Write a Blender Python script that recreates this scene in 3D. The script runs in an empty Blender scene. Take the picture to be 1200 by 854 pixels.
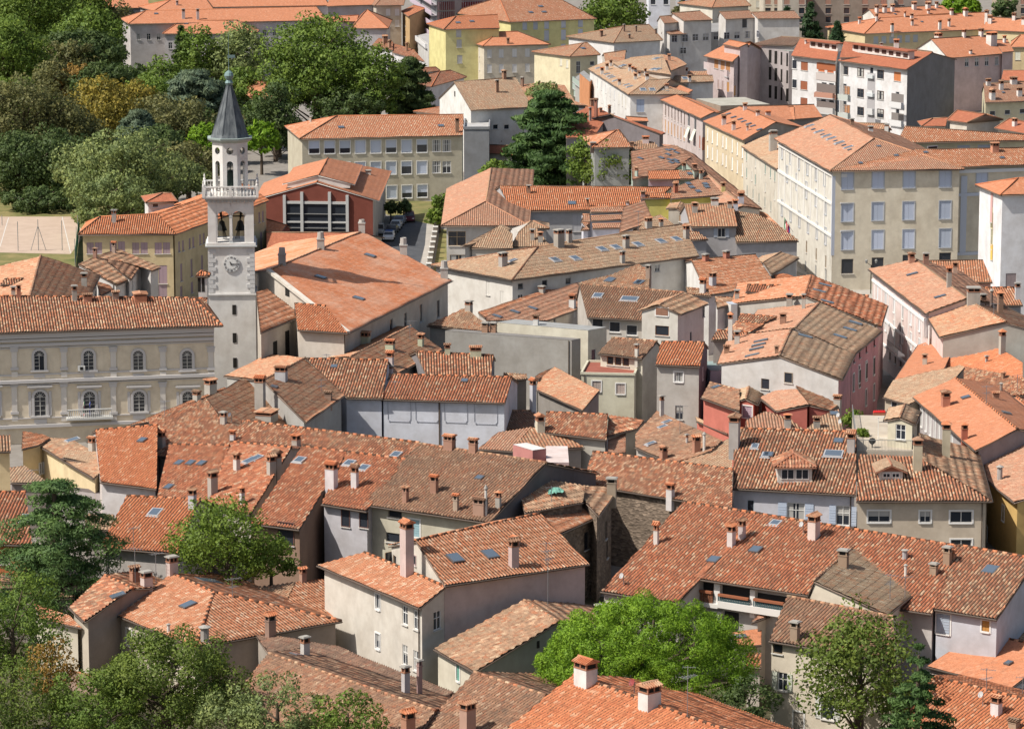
import bpy, math, random
import numpy as np
from mathutils import Vector, Matrix
from mathutils.bvhtree import BVHTree
rnd = random.Random(7)
R = math.radians
scn = bpy.context.scene
col = scn.collection
# ---------------------------------------------------------------- camera
CAMH = 78.0; FPX = 4000.0; HOR = -300.0
PITCH = math.atan((427.0 - HOR) / FPX)
cam_d = bpy.data.cameras.new('camera'); cam = bpy.data.objects.new('camera', cam_d); col.objects.link(cam)
cam.location = (0, 0, CAMH); cam.rotation_euler = (math.pi / 2 - PITCH, 0, 0)
cam_d.sensor_width = 36; cam_d.lens = 36 * FPX / 1200.0; cam_d.clip_start = 1; cam_d.clip_end = 6000
scn.camera = cam
# ---------------------------------------------------------------- light
SUN_AZ = R(24); SUN_EL = R(51)      # sun from the left, a little in front of the facades
w = bpy.data.worlds.new('World'); scn.world = w; w.use_nodes = True
nt = w.node_tree; bg = nt.nodes['Background']
sky = nt.nodes.new('ShaderNodeTexSky'); sky.sky_type = 'NISHITA'; sky.sun_disc = False
sky.sun_elevation = SUN_EL; sky.air_density = 1.0; sky.dust_density = 2.5; sky.ozone_density = 1.0
svec = Vector((-math.cos(SUN_AZ) * math.cos(SUN_EL), -math.sin(SUN_AZ) * math.cos(SUN_EL), math.sin(SUN_EL)))
sky.sun_rotation = math.atan2(svec.x, svec.y)
tint = nt.nodes.new('ShaderNodeMix'); tint.data_type = 'RGBA'; tint.blend_type = 'MULTIPLY'; tint.inputs[0].default_value = 1.0; tint.inputs[7].default_value = (1.0, .97, .90, 1); nt.links.new(sky.outputs[0], tint.inputs[6]); nt.links.new(tint.outputs[2], bg.inputs[0]); bg.inputs[1].default_value = 0.105
sd = bpy.data.lights.new('sun', 'SUN'); sd.energy = 4.7; sd.angle = R(0.5); sd.color = (1.0, 0.94, 0.85)
so = bpy.data.objects.new('sun', sd); col.objects.link(so)
so.rotation_euler = svec.to_track_quat('Z', 'Y').to_euler()
scn.view_settings.view_transform = 'Standard'; scn.view_settings.look = 'None'
scn.view_settings.gamma = 1; scn.view_settings.use_curve_mapping = False
scn.view_settings.exposure = 0.22
scn.cycles.max_bounces = 5; scn.cycles.diffuse_bounces = 3; scn.cycles.transparent_max_bounces = 6
# ---------------------------------------------------------------- materials
MATS = {}
def new_mat(name, color=(.5, .5, .5), rough=.8, metal=0.0, spec=.3):
    m = bpy.data.materials.new(name); m.use_nodes = True
    b = m.node_tree.nodes['Principled BSDF']
    b.inputs['Base Color'].default_value = (*color, 1); b.inputs['Roughness'].default_value = rough
    b.inputs['Metallic'].default_value = metal; b.inputs['Specular IOR Level'].default_value = spec
    return m, m.node_tree, b
def plain(color, rough=.7, metal=0.0):
    k = ('p', tuple(round(c, 3) for c in color), rough, metal)
    if k not in MATS: MATS[k] = new_mat('paint', color, rough, metal)[0]
    return MATS[k]
def N(nt, t, **kw):
    n = nt.nodes.new(t)
    for k, v in kw.items():
        if hasattr(n, k): setattr(n, k, v)
        else: n.inputs[k].default_value = v
    return n
def mixc(nt, fac, a, b, mode='MIX'):
    m = nt.nodes.new('ShaderNodeMix'); m.data_type = 'RGBA'; m.blend_type = mode
    for s, v in ((0, fac), (6, a), (7, b)):
        if isinstance(v, bpy.types.NodeSocket): nt.links.new(v, m.inputs[s])
        elif s == 0: m.inputs[0].default_value = v
        else: m.inputs[s].default_value = (*v, 1)
    return m.outputs[2]
def ramp(nt, fac, stops, interp='LINEAR'):
    r = nt.nodes.new('ShaderNodeValToRGB'); r.color_ramp.interpolation = interp
    e = r.color_ramp.elements
    while len(e) < len(stops): e.new(.5)
    for i, (p, c) in enumerate(stops):
        e[i].position = p; e[i].color = (*c, 1) if len(c) == 3 else c
    nt.links.new(fac, r.inputs[0]); return r.outputs[0]
def plaster(color, stain=.35):
    k = ('w', tuple(round(c, 3) for c in color), stain)
    if k in MATS: return MATS[k]
    m, nt, b = new_mat('plaster', color, .9)
    g = N(nt, 'ShaderNodeNewGeometry')
    n1 = N(nt, 'ShaderNodeTexNoise', Scale=.45, Detail=6.0); n1.inputs['Roughness'].default_value = .65
    mp = N(nt, 'ShaderNodeMapping'); mp.inputs['Scale'].default_value = (.9, .9, .22)
    nt.links.new(g.outputs['Position'], n1.inputs['Vector']); nt.links.new(g.outputs['Position'], mp.inputs[0])
    n2 = N(nt, 'ShaderNodeTexNoise', Scale=1.0, Detail=5.0); nt.links.new(mp.outputs[0], n2.inputs['Vector'])
    n3 = N(nt, 'ShaderNodeTexNoise', Scale=2.2, Detail=8.0); nt.links.new(g.outputs['Position'], n3.inputs['Vector'])
    d = tuple(c * .62 for c in color); l = tuple(min(1, c * 1.08) for c in color)
    f1 = ramp(nt, n1.outputs[0], [(.35, (0, 0, 0)), (.75, (1, 1, 1))])
    c1 = mixc(nt, f1, l, tuple(c * k for c, k in zip(color, (.80, .77, .74))))
    f2 = ramp(nt, n2.outputs[0], [(.52, (0, 0, 0)), (.85, (stain * 1.1,) * 3)])
    c2 = mixc(nt, f2, c1, d)
    c3 = mixc(nt, .12, c2, n3.outputs[0], 'MULTIPLY')
    nt.links.new(c3, b.inputs['Base Color'])
    bp = N(nt, 'ShaderNodeBump', Strength=.25, Distance=.03); nt.links.new(n3.outputs[0], bp.inputs['Height'])
    nt.links.new(bp.outputs[0], b.inputs['Normal'])
    MATS[k] = m; return m
def stone(color):
    k = ('s', color)
    if k in MATS: return MATS[k]
    m, nt, b = new_mat('rubble_stone', color, .95)
    g = N(nt, 'ShaderNodeNewGeometry'); v = N(nt, 'ShaderNodeTexVoronoi', Scale=2.6)
    mp = N(nt, 'ShaderNodeMapping'); mp.inputs['Scale'].default_value = (1, 1, 1.9)
    nt.links.new(g.outputs['Position'], mp.inputs[0]); nt.links.new(mp.outputs[0], v.inputs['Vector'])
    n = N(nt, 'ShaderNodeTexNoise', Scale=.6, Detail=6.0); nt.links.new(g.outputs['Position'], n.inputs['Vector'])
    s = N(nt, 'ShaderNodeSeparateColor'); nt.links.new(v.outputs['Color'], s.inputs[0])
    c = ramp(nt, s.outputs[0], [(0, tuple(x * .55 for x in color)), (.5, color), (1, tuple(min(1, x * 1.5) for x in color))])
    f = ramp(nt, n.outputs[0], [(.35, (0, 0, 0)), (.7, (.8, .8, .8))])
    c2 = mixc(nt, f, c, tuple(x * .55 for x in color))
    nt.links.new(c2, b.inputs['Base Color'])
    bp = N(nt, 'ShaderNodeBump', Strength=.8, Distance=.08); nt.links.new(v.outputs['Distance'], bp.inputs['Height'])
    nt.links.new(bp.outputs[0], b.inputs['Normal'])
    MATS[k] = m; return m
# roof palettes: tile colours, weather colour, weather amount, profile
PAL = {
 'coppi':  ([(.50,.165,.075),(.36,.13,.07),(.58,.36,.22),(.20,.11,.075),(.66,.47,.31)], (.20,.145,.10), .35, 'coppi'),
 'red':    ([(.50,.155,.07),(.41,.125,.06),(.54,.23,.12),(.27,.11,.065),(.56,.39,.26)], (.24,.14,.09), .35, 'coppi'),
 'old':    ([(.40,.21,.125),(.50,.30,.19),(.30,.18,.115),(.45,.16,.075),(.62,.44,.29)], (.23,.175,.12), .6, 'coppi'),
 'brown':  ([(.30,.15,.09),(.38,.21,.13),(.22,.13,.09),(.34,.13,.07),(.46,.31,.21)], (.17,.125,.09), .55, 'coppi'),
 'tan':    ([(.47,.29,.18),(.55,.37,.24),(.38,.24,.155),(.50,.24,.14),(.62,.46,.32)], (.36,.28,.20), .5, 'pan'),
 'lichen': ([(.47,.30,.19),(.55,.39,.25),(.39,.26,.17),(.53,.25,.13),(.62,.50,.35)], (.40,.32,.22), .45, 'scale'),
 'scale':  ([(.50,.22,.12),(.56,.32,.19),(.40,.185,.11),(.54,.175,.08),(.62,.45,.30)], (.34,.23,.155), .4, 'scale'),
 'mix':    ([(.54,.185,.085),(.58,.24,.125),(.63,.37,.235),(.44,.14,.065),(.68,.47,.33)], (.36,.19,.11), .35, 'pan'),
 'pink':   ([(.48,.235,.15),(.53,.29,.19),(.41,.19,.12),(.52,.20,.11),(.60,.38,.26)], (.36,.23,.16), .4, 'pan'),
 'orange': ([(.56,.185,.08),(.60,.21,.095),(.50,.16,.07),(.55,.19,.09),(.62,.28,.16)], (.46,.17,.09), .22, 'pan'),
 'orangecoppi': ([(.56,.185,.08),(.60,.22,.10),(.48,.15,.065),(.54,.18,.08),(.64,.36,.22)], (.42,.17,.09), .2, 'coppi'),
 'salmon': ([(.52,.205,.105),(.55,.225,.12),(.48,.185,.095),(.52,.19,.09),(.58,.27,.16)], (.50,.22,.13), .3, 'flat'),
 'newred': ([(.38,.12,.065),(.41,.135,.07),(.35,.11,.06),(.39,.125,.065),(.44,.16,.085)], (.30,.12,.075), .2, 'flat'),
 'church': ([(.64,.225,.10),(.66,.25,.12),(.60,.20,.09),(.64,.23,.11),(.68,.36,.23)], (.70,.44,.31), .55, 'flat'),
 'dark':   ([(.22,.125,.09),(.28,.16,.11),(.17,.105,.08),(.30,.14,.09),(.34,.24,.17)], (.12,.09,.07), .5, 'coppi'),
}
PROF = {'coppi': (.31, .42, .10, .02), 'pan': (.31, .42, .06, .025), 'scale': (.36, .42, .045, .04), 'flat': (.30, .40, .008, .010)}
def tile_mat(key):
    if ('t', key) in MATS: return MATS[('t', key)]
    cols, wc, wa, prof = PAL[key]; kk = {'tan': .86, 'pink': .9, 'mix': .92, 'salmon': .92, 'scale': .95}.get(key, 1)
    br = {'salmon': .10, 'church': .05, 'orange': .12, 'orangecoppi': .12, 'newred': .1}.get(key, .15)
    cols = [tuple(min(.7, x * kk) * (1 - br) + y * br for x, y in zip(c, (.34, .235, .165))) for c in cols]
    m, nt, b = new_mat('roof_tiles_' + key, cols[0], .88, 0, .2)
    uv = N(nt, 'ShaderNodeUVMap'); uv.uv_map = 'UVMap'
    fl = N(nt, 'ShaderNodeVectorMath', operation='FLOOR'); nt.links.new(uv.outputs[0], fl.inputs[0])
    wn = N(nt, 'ShaderNodeTexWhiteNoise'); wn.noise_dimensions = '2D'; nt.links.new(fl.outputs[0], wn.inputs['Vector'])
    g = N(nt, 'ShaderNodeNewGeometry')
    n1 = N(nt, 'ShaderNodeTexNoise', Scale=.22, Detail=7.0); n1.inputs['Roughness'].default_value = .7
    n2 = N(nt, 'ShaderNodeTexNoise', Scale=1.1, Detail=4.0)
    nt.links.new(g.outputs['Position'], n1.inputs['Vector']); nt.links.new(g.outputs['Position'], n2.inputs['Vector'])
    # shift of the palette by a slow noise: repaired patches and old patches
    ad = N(nt, 'ShaderNodeMath', operation='MULTIPLY_ADD'); nt.links.new(n2.outputs[0], ad.inputs[0]); ad.inputs[1].default_value = .5
    nt.links.new(wn.outputs[0], ad.inputs[2])
    sb = N(nt, 'ShaderNodeMath', operation='SUBTRACT'); nt.links.new(ad.outputs[0], sb.inputs[0]); sb.inputs[1].default_value = .25
    c = ramp(nt, sb.outputs[0], [(.05, tuple(x * .8 for x in cols[1])), (.28, cols[1]), (.46, cols[0]), (.6, cols[2]), (.72, cols[3]), (.84, cols[0]), (.98, cols[4])])
    f = ramp(nt, n1.outputs[0], [(.42, (0, 0, 0)), (.72, (wa * 1.5,) * 3)])
    c2 = mixc(nt, f, c, wc)
    n3 = N(nt, 'ShaderNodeTexNoise', Scale=9.0, Detail=3.0); nt.links.new(g.outputs['Position'], n3.inputs['Vector'])
    f3 = ramp(nt, n3.outputs[0], [(.35, (.82, .82, .82)), (.65, (1.1, 1.1, 1.1))])
    c3 = mixc(nt, 1.0, c2, f3, 'MULTIPLY')
    if prof != 'flat':      # the concave channel tiles between the cover tiles carry dirt plus painted gap shade
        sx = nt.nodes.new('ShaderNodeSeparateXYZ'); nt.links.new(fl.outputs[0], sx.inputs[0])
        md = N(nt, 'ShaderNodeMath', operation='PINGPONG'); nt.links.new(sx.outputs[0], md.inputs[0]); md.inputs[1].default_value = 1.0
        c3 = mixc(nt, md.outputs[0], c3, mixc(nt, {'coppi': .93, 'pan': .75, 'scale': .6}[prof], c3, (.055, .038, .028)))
    nt.links.new(c3, b.inputs['Base Color'])
    MATS[('t', key)] = m; return m
def mortar():
    return plain((.50, .30, .20), .9)
M_GLASS = new_mat('window_glass', (.03, .035, .045), .12, 0, .6)[0]
M_SKYGL = new_mat('skylight_glass', (.10, .13, .17), .08, 0, .9)[0]
M_DARK = plain((.02, .018, .016), .9)
M_METAL = plain((.32, .33, .35), .45, .6)
M_LEAD = plain((.16, .17, .18), .6, .2)
M_GUT = plain((.10, .075, .06), .6, .1)
M_WOOD = plain((.13, .075, .045), .85)
M_WHITE = plain((.72, .72, .70), .7)
# ---------------------------------------------------------------- image -> world
cp, sp = math.cos(PITCH), math.sin(PITCH)
ORG = Vector((0, 0, CAMH))
def ray(u, v):
    a, b = u - 600.0, v - 427.0
    return Vector((a, FPX * cp - b * sp, -FPX * sp - b * cp)).normalized()
def P(uv, z):
    d = ray(*uv); t = (z - CAMH) / d.z
    return ORG + d * t
def on_plane(uv, p0, n):
    d = ray(*uv); return ORG + d * ((p0 - ORG).dot(n) / d.dot(n))
def px(p):
    q = p - ORG; x = q.x; f = q.y * cp - q.z * sp; dn = -(q.y * sp + q.z * cp)
    return (600 + FPX * x / f, 427 + FPX * dn / f)
class Fr:
    def __init__(s, u, v, k): s.u, s.v, s.k = u, v, k
    def __call__(s, p): return (s.u + p[0] / s.k, s.v + p[1] / s.k)
T = {}
for i in range(16): T[i + 1] = Fr(300 * (i % 4), (0, 214, 428, 640)[i // 4], 3.99)
Q = {1: Fr(1020,340,6.667), 2: Fr(1020,430,6.667), 3: Fr(740,180,6), 4: Fr(560,290,6), 5: Fr(740,290,6), 6: Fr(740,400,6), 7: Fr(560,400,6), 8: Fr(860,300,6)}
RR = {1: Fr(250,170,5.4545), 2: Fr(660,60,6), 3: Fr(540,100,6), 4: Fr(720,100,6), 5: Fr(280,380,6), 6: Fr(90,400,6), 7: Fr(800,640,6), 8: Fr(600,540,6)}
PX = Fr(0, 0, 1)
# ---------------------------------------------------------------- objects
def link(name, verts, faces, mats, parent=None, mi=None, uvs=None, smooth=False):
    me = bpy.data.meshes.new(name)
    me.from_pydata([tuple(v) for v in verts], [], faces)
    for m in (mats if isinstance(mats, (list, tuple)) else [mats]): me.materials.append(m)
    if mi is not None: me.polygons.foreach_set('material_index', np.array(mi, dtype=np.int32))
    if uvs is not None:
        l = me.uv_layers.new(name='UVMap'); l.data.foreach_set('uv', np.asarray(uvs, dtype=np.float32).ravel())
    if smooth: me.polygons.foreach_set('use_smooth', np.ones(len(me.polygons), dtype=bool))
    me.update()
    o = bpy.data.objects.new(name, me); col.objects.link(o)
    if parent: o.parent = parent; o.matrix_parent_inverse = Matrix.Identity(4)
    return o
def inst(name, me, parent, M):
    o = bpy.data.objects.new(name, me); col.objects.link(o)
    if parent: o.parent = parent
    o.matrix_local = M; return o
def tag(o, label=None, cat=None, group=None, kind=None):
    if label: o['label'] = label
    if cat: o['category'] = cat
    if group: o['group'] = group
    if kind: o['kind'] = kind
    return o
class MB:                                  # mesh collector
    def __init__(s): s.v = []; s.f = []; s.m = []
    def add(s, v, f, m=0):
        k = len(s.v); s.v += [Vector(x) for x in v]; s.f += [tuple(i + k for i in q) for q in f]; s.m += [m] * len(f)
    def box(s, c, d, m=0, rz=0.0, M=None):
        hx, hy, hz = d[0] / 2, d[1] / 2, d[2] / 2
        v = [Vector((x * hx, y * hy, z * hz)) for z in (-1, 1) for y in (-1, 1) for x in (-1, 1)]
        if rz: v = [Matrix.Rotation(rz, 3, 'Z') @ q for q in v]
        v = [q + Vector(c) for q in v]
        if M: v = [M @ q for q in v]
        s.add(v, [(0, 2, 3, 1), (4, 5, 7, 6), (0, 1, 5, 4), (2, 6, 7, 3), (0, 4, 6, 2), (1, 3, 7, 5)], m)
    def tube(s, a, b, r, n=6, m=0, r2=None):
        a, b = Vector(a), Vector(b); d = (b - a).normalized(); x = d.orthogonal().normalized(); y = d.cross(x); r2 = r if r2 is None else r2
        v = [a + (x * math.cos(t) + y * math.sin(t)) * r for t in [2 * math.pi * i / n for i in range(n)]]
        v += [b + (x * math.cos(t) + y * math.sin(t)) * r2 for t in [2 * math.pi * i / n for i in range(n)]]
        s.add(v, [(i, (i + 1) % n, n + (i + 1) % n, n + i) for i in range(n)] + [tuple(range(n))[::-1], tuple(range(n, 2 * n))], m)
    def lathe(s, c, prof, n=12, m=0, sq=False):
        v = []
        for r, z in prof:
            for i in range(n):
                t = 2 * math.pi * (i + (.5 if sq else 0)) / n; v.append((c[0] + r * math.cos(t), c[1] + r * math.sin(t), c[2] + z))
        f = [(k * n + i, k * n + (i + 1) % n, (k + 1) * n + (i + 1) % n, (k + 1) * n + i) for k in range(len(prof) - 1) for i in range(n)]
        f += [tuple(range(n))[::-1], tuple(range((len(prof) - 1) * n, len(prof) * n))]
        s.add(v, f, m)
    def poly(s, pts, t, m=0):               # prism under a top polygon
        n = len(pts); v = [Vector(p) for p in pts] + [Vector(p) - Vector((0, 0, t)) for p in pts]
        s.add(v, [tuple(range(n)), tuple(range(n, 2 * n))[::-1]] + [(i, n + i, n + (i + 1) % n, (i + 1) % n) for i in range(n)], m)
    def build(s, name, mats, parent=None, smooth=False): return link(name, s.v, s.f, mats, parent, s.m, None, smooth)
    def mesh(s, name, mats):
        me = bpy.data.meshes.new(name); me.from_pydata([tuple(v) for v in s.v], [], s.f)
        for m in mats: me.materials.append(m)
        me.polygons.foreach_set('material_index', np.array(s.m, dtype=np.int32)); me.update(); return me
# ---------------------------------------------------------------- roofs
def newell(p):
    n = Vector((0, 0, 0))
    for i in range(len(p)):
        a, b = p[i], p[(i + 1) % len(p)]
        n += Vector(((a.y - b.y) * (a.z + b.z), (a.z - b.z) * (a.x + b.x), (a.x - b.x) * (a.y + b.y)))
    return n.normalized()
class Grid:
    def __init__(s): s.V = []; s.F = []; s.UV = []; s.n = 0; s.MI = []
    def quads(s, pts, rows, cols, uv, mi=0):     # pts (rows, cols, 3)
        k = s.n; s.V.append(pts.reshape(-1, 3)); s.n += rows * cols
        i = np.arange(rows - 1)[:, None] * cols + np.arange(cols - 1)[None, :] + k
        f = np.stack([i, i + 1, i + cols + 1, i + cols], -1).reshape(-1, 4)
        s.F.append(f); u = uv.reshape(-1, 2); s.UV.append(u[(f - k)].reshape(-1, 2)); s.MI.append(np.full(len(f), mi))
def tile_facet(G, poly, prof, hi=True):
    p, rl, amp, st = PROF[prof]
    n = newell(poly)
    if n.z < 0: poly = poly[::-1]; n = -n
    e = Vector((0, 0, 1)).cross(n)
    if e.length < 1e-3: e = Vector((1, 0, 0))
    e.normalize(); s = n.cross(e).normalized()       # s points up the slope
    o = poly[0]; pe = np.array([(q - o).dot(e) for q in poly]); ps = np.array([(q - o).dot(s) for q in poly])
    x0, x1 = pe.min(), pe.max(); jit = rnd.random() * 100
    if x1 - x0 < .3: return
    dist = -n.dot((sum(poly, Vector((0, 0, 0))) / len(poly) - ORG).normalized())
    far = (sum(poly, Vector((0, 0, 0))) / len(poly)).y
    if not hi or dist < -.02: nc, dv = 1, 50.0
    elif far > 560: nc, dv = 3, 50.0
    elif far > 400: nc, dv = 5, rl
    else: nc, dv = 5, rl
    xs = np.arange(math.floor(x0 / p), math.ceil(x1 / p) + 1e-6, 1.0 / nc) * p if nc > 1 else np.array([x0, x1])
    xs = np.unique(np.concatenate([np.clip(xs, x0 + 1e-4, x1 - 1e-4), np.clip(pe, x0 + 1e-4, x1 - 1e-4)]))
    lo = np.full(len(xs), 1e9); up = np.full(len(xs), -1e9); m = len(poly)
    for i in range(m):
        a, b = pe[i], pe[(i + 1) % m]; va, vb = ps[i], ps[(i + 1) % m]
        if abs(a - b) < 1e-6: continue
        k = (xs >= min(a, b) - 1e-6) & (xs <= max(a, b) + 1e-6); t = np.clip((xs - a) / (b - a), 0, 1); vv = va + (vb - va) * t
        lo = np.where(k, np.minimum(lo, vv), lo); up = np.where(k, np.maximum(up, vv), up)
    ys0, ys1 = ps.min(), ps.max()
    if dv < 40:
        r = np.arange(math.floor(ys0 / dv), math.ceil(ys1 / dv) + 1); ys = []; hh = []
        for k in r: ys += [k * dv, k * dv + dv * .96]; hh += [st, 0.0]
        ys = np.array(ys); hh = np.array(hh)
    else: ys = np.array([ys0, ys1]); hh = np.array([0., 0.])
    Y = np.clip(ys[:, None], lo[None, :], up[None, :])
    ph = xs / p
    fr = ph - np.floor(ph)
    K3 = .6
    if prof == 'coppi': H = np.where(fr < K3 - 1e-4, np.sin(np.clip(fr / K3, 0, 1) * math.pi), -.55 * np.sin(np.clip((fr - K3) * 2.5, 0, 1) * math.pi)) * amp
    elif prof in ('pan', 'scale'): H = np.where(fr < K3 - 1e-4, np.sin(np.clip(fr / K3, 0, 1) * math.pi), -.3 * np.sin(np.clip((fr - K3) * 2.5, 0, 1) * math.pi)) * amp
    else: H = np.abs(np.sin(fr * math.pi)) * amp
    if nc == 1: H = H * 0
    # every column of tiles lies a little unevenly
    cj = np.array([((math.sin(k * 12.9898 + jit) * 43758.5453) % 1 - .5) for k in np.floor(ph)]) * .05
    Hn = H[None, :] + hh[:, None]
    if dv < 40:
        yy = Y + cj[None, :] * (Y > lo[None, :] + .3) * (Y < up[None, :] - .3)
        row = np.floor(ys / dv)[:, None]
        Hn = Hn + (np.modf(np.sin(row * 78.23 + np.floor(ph)[None, :] * 37.7 + jit) * 4375.85)[0]) * amp * .22
    else: yy = Y
    O = np.array(o); E = np.array(e); S = np.array(s); Nn = np.array(n)
    pts = O + xs[None, :, None] * E + yy[..., None] * S + Hn[..., None] * Nn
    wav = np.sin(pts[..., 0] * .9 + jit) * np.sin(pts[..., 1] * .7 + jit) * .05     # sagging old roofs
    pts[..., 2] += wav
    jit = float(int(jit))
    uu = (np.floor(ph + 1e-5) * 2 + np.where(fr < K3 - 1e-4, fr / K3, 1 + (fr - K3) * 2.5)) if prof != 'flat' else ph
    uu = np.where(fr > 1 - 1e-4, (np.floor(ph + 1e-3) * (2 if prof != 'flat' else 1)), uu)
    U = np.broadcast_to((uu + jit * 2)[None, :], Y.shape); Vv = Y / rl + jit
    ridx = np.floor((ys + 1e-4) / rl)[:, None] if dv < 40 else None
    G.quads(pts, Y.shape[0], Y.shape[1], np.stack([U + 1e-3, np.broadcast_to(Vv, Y.shape) + 1e-3], -1))
FACETS = []       # (polygon, roof object) for placing chimneys
def off_poly(pts, d):        # inset of a ccw/cw horizontal polygon, d per edge (i, i+1)
    n = len(pts); c = sum(pts, Vector((0, 0, 0))) / n; out = []
    L = []
    for i in range(n):
        a, b = pts[i].xy, pts[(i + 1) % n].xy; e = (b - a)
        if e.length < 1e-4: e = Vector((1, 0))
        e.normalize(); m = Vector((-e.y, e.x))
        if m.dot(c.xy - a) < 0: m = -m
        L.append((a + m * d[i], e))
    for i in range(n):
        (a, e), (b, f) = L[i - 1], L[i]
        den = e.x * f.y - e.y * f.x
        if abs(den) < .05: q = b
        else:
            t = ((b.x - a.x) * f.y - (b.y - a.y) * f.x) / den; q = a + e * t
        if (q - pts[i].xy).length > 2.5: q = pts[i].xy + (q - pts[i].xy).normalized() * .5
        out.append(Vector((q.x, q.y, 0)))
    return out
GROUND = -1.0
ALLH = []
class House:
    def __init__(s, name, label, cat, wall=(.6, .55, .45), roof='old', group=None, stonew=None, z0=0.0, lo=False):
        s.o = bpy.data.objects.new(name, None); col.objects.link(s.o); s.o.empty_display_size = .5
        tag(s.o, label, cat, group); s.wc = wall; s.roof = roof; s.W = []; s.wins = []; s.roofs = []; s.z0 = z0; s.lo = lo; s.sw = stonew; ALLH.append(s)
        s.base = None; s.trims = []
    # ---- geometry solving
    def _eave(s, A, B, r, pitch, side=None):
        d = (B - A); d.z = 0; d.normalize(); best = None
        for sg in (1, -1):
            n = Vector((-d.y, d.x, 0)) * sg
            pn = Vector((-n.x * math.tan(pitch), -n.y * math.tan(pitch), 1)).normalized()
            dd = ray(*r); den = dd.dot(pn)
            if abs(den) < 1e-6: continue
            q = ORG + dd * ((A - ORG).dot(pn) / den); run = (q - A).dot(n)
            if den < 0 and run > .2 and (best is None or run < best[2]): best = (n, pn, run)
        if best is None: raise ValueError('no roof plane for ' + s.o['label'])
        return best[0], best[1]
    def rid(s, F, A, B, R1, R2, z, ends='gg', pitch=18, back=1.0, roof=None, wall=None, gwall=None, ov=.45, cap=True, z0=None, fascia=None, zb=None, same=None, roof2=None):
        pitch = R(pitch * .85)
        if same: A, B = on_plane(F(A), same['A'], same['pn']), on_plane(F(B), same['A'], same['pn'])
        else: A, B = P(F(A), z), P(F(B), z if zb is None else zb)
        m = F(((R1[0] + R2[0]) / 2, (R1[1] + R2[1]) / 2))
        n, pn = (same['n'], same['pn']) if same else s._eave(A, B, m, pitch)
        r1, r2 = on_plane(F(R1), A, pn), on_plane(F(R2), A, pn)
        d = (B - A); d.z = 0; d.normalize()
        def mirror(E, r, e):
            if e == 'g': k = (r - E); k.z = 0; q = E + k * (1 + back)
            else: k = n * (r - E).dot(n); q = E + k * (1 + back)
            return Vector((q.x, q.y, E.z))
        if back == 0: A2, B2 = Vector((r1.x, r1.y, r1.z)), Vector((r2.x, r2.y, r2.z))
        else: A2, B2 = mirror(A, r1, ends[0]), mirror(B, r2, ends[1])
        f = [[A, B, r2, r1]]
        if back > 0:
            f.append([B2, A2, r1, r2]) if abs((newell([B2, A2, r1, r2])).z) > .3 else None
            if ends[0] == 'h': f.append([A2, A, r1])
            if ends[1] == 'h': f.append([B, B2, r2])
        caps = [(r1, r2)]
        if ends[0] == 'h': caps += [(A, r1), (A2, r1)]
        if ends[1] == 'h': caps += [(B, r2), (B2, r2)]
        eaves = [(A, B)] + ([(B2, A2)] if back > 0 else []) + ([(A2, A)] if ends[0] == 'h' else []) + ([(B, B2)] if ends[1] == 'h' else [])
        # walls
        fp = [A, B, B2, A2]; dd = [ov, .15 if ends[1] == 'g' else ov, ov if back > 0 else .05, .15 if ends[0] == 'g' else ov]
        q = off_poly([Vector((a.x, a.y, 0)) for a in fp], dd); tz = A.z + ov * math.tan(pitch) - .10; tzb = B.z + ov * math.tan(pitch) - .10
        if back == 0: tops = [tz, tzb, r2.z - .1, r1.z - .1]
        else: tops = [tz, tzb, tzb, tz]
        base = s.z0 if z0 is None else z0
        wm = wall or s.wc; gm = gwall or wm
        for i in range(4):
            a, b = q[i], q[(i + 1) % 4]; apex = None
            if back > 0 and i == 1 and ends[1] == 'g': apex = r2
            if back > 0 and i == 3 and ends[0] == 'g': apex = r1
            if apex is not None:
                e = (b - a).xy; t = max(.02, min(.98, (apex.xy - a.xy).dot(e) / max(e.length_squared, 1e-6)))
                apex = (t, apex.z - .14)
            s.W.append(dict(a=a, b=b, za=tops[i], zb=tops[(i + 1) % 4], apex=apex, z0=base, m=gm if i in (1, 3) else wm, wins=[]))
        s.roofs.append(dict(f=f[:1] if roof2 else f, caps=caps if cap else [], eaves=eaves, key=roof or s.roof, fascia=fascia))
        if roof2: s.roofs.append(dict(f=f[1:], caps=[], eaves=[], key=roof2, fascia=fascia))
        s.last = dict(A=A, B=B, r1=r1, r2=r2, A2=A2, B2=B2, n=n, pn=pn)
        return s
    def fac(s, F, pts, z, pitch=16, roof=None, wall=None, ov=.3, caps=(), z0=None, zb=None, plane=None):
        A, B = P(F(pts[0]), z), P(F(pts[1]), z if zb is None else zb)
        m = (sum(p[0] for p in pts[2:]) / (len(pts) - 2), sum(p[1] for p in pts[2:]) / (len(pts) - 2))
        n, pn = s._eave(A, B, F(m), R(pitch * .9))
        poly = [A, B] + [on_plane(F(p), A, pn) for p in pts[2:]]
        return s._slab(poly, A, pn, roof, wall, ov, caps, z0, s.z0)
    def _slab(s, poly, A, pn, roof, wall, ov, caps, z0, b0):
        q = off_poly([Vector((a.x, a.y, 0)) for a in poly], [ov] + [.12] * (len(poly) - 1)); k = len(poly)
        def hz(p): return A.z - (pn.x * (p.x - A.x) + pn.y * (p.y - A.y)) / pn.z - .12
        base = b0 if z0 is None else z0
        for i in range(k):
            a, b = q[i], q[(i + 1) % k]
            s.W.append(dict(a=a, b=b, za=hz(a), zb=hz(b), apex=None, z0=base, m=wall or s.wc, wins=[]))
        s.roofs.append(dict(f=[poly], caps=[(poly[i], poly[(i + 1) % k]) for i in caps], eaves=[(poly[0], poly[1])], key=roof or s.roof, fascia=None))
        s.last = dict(poly=poly); return s
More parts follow.
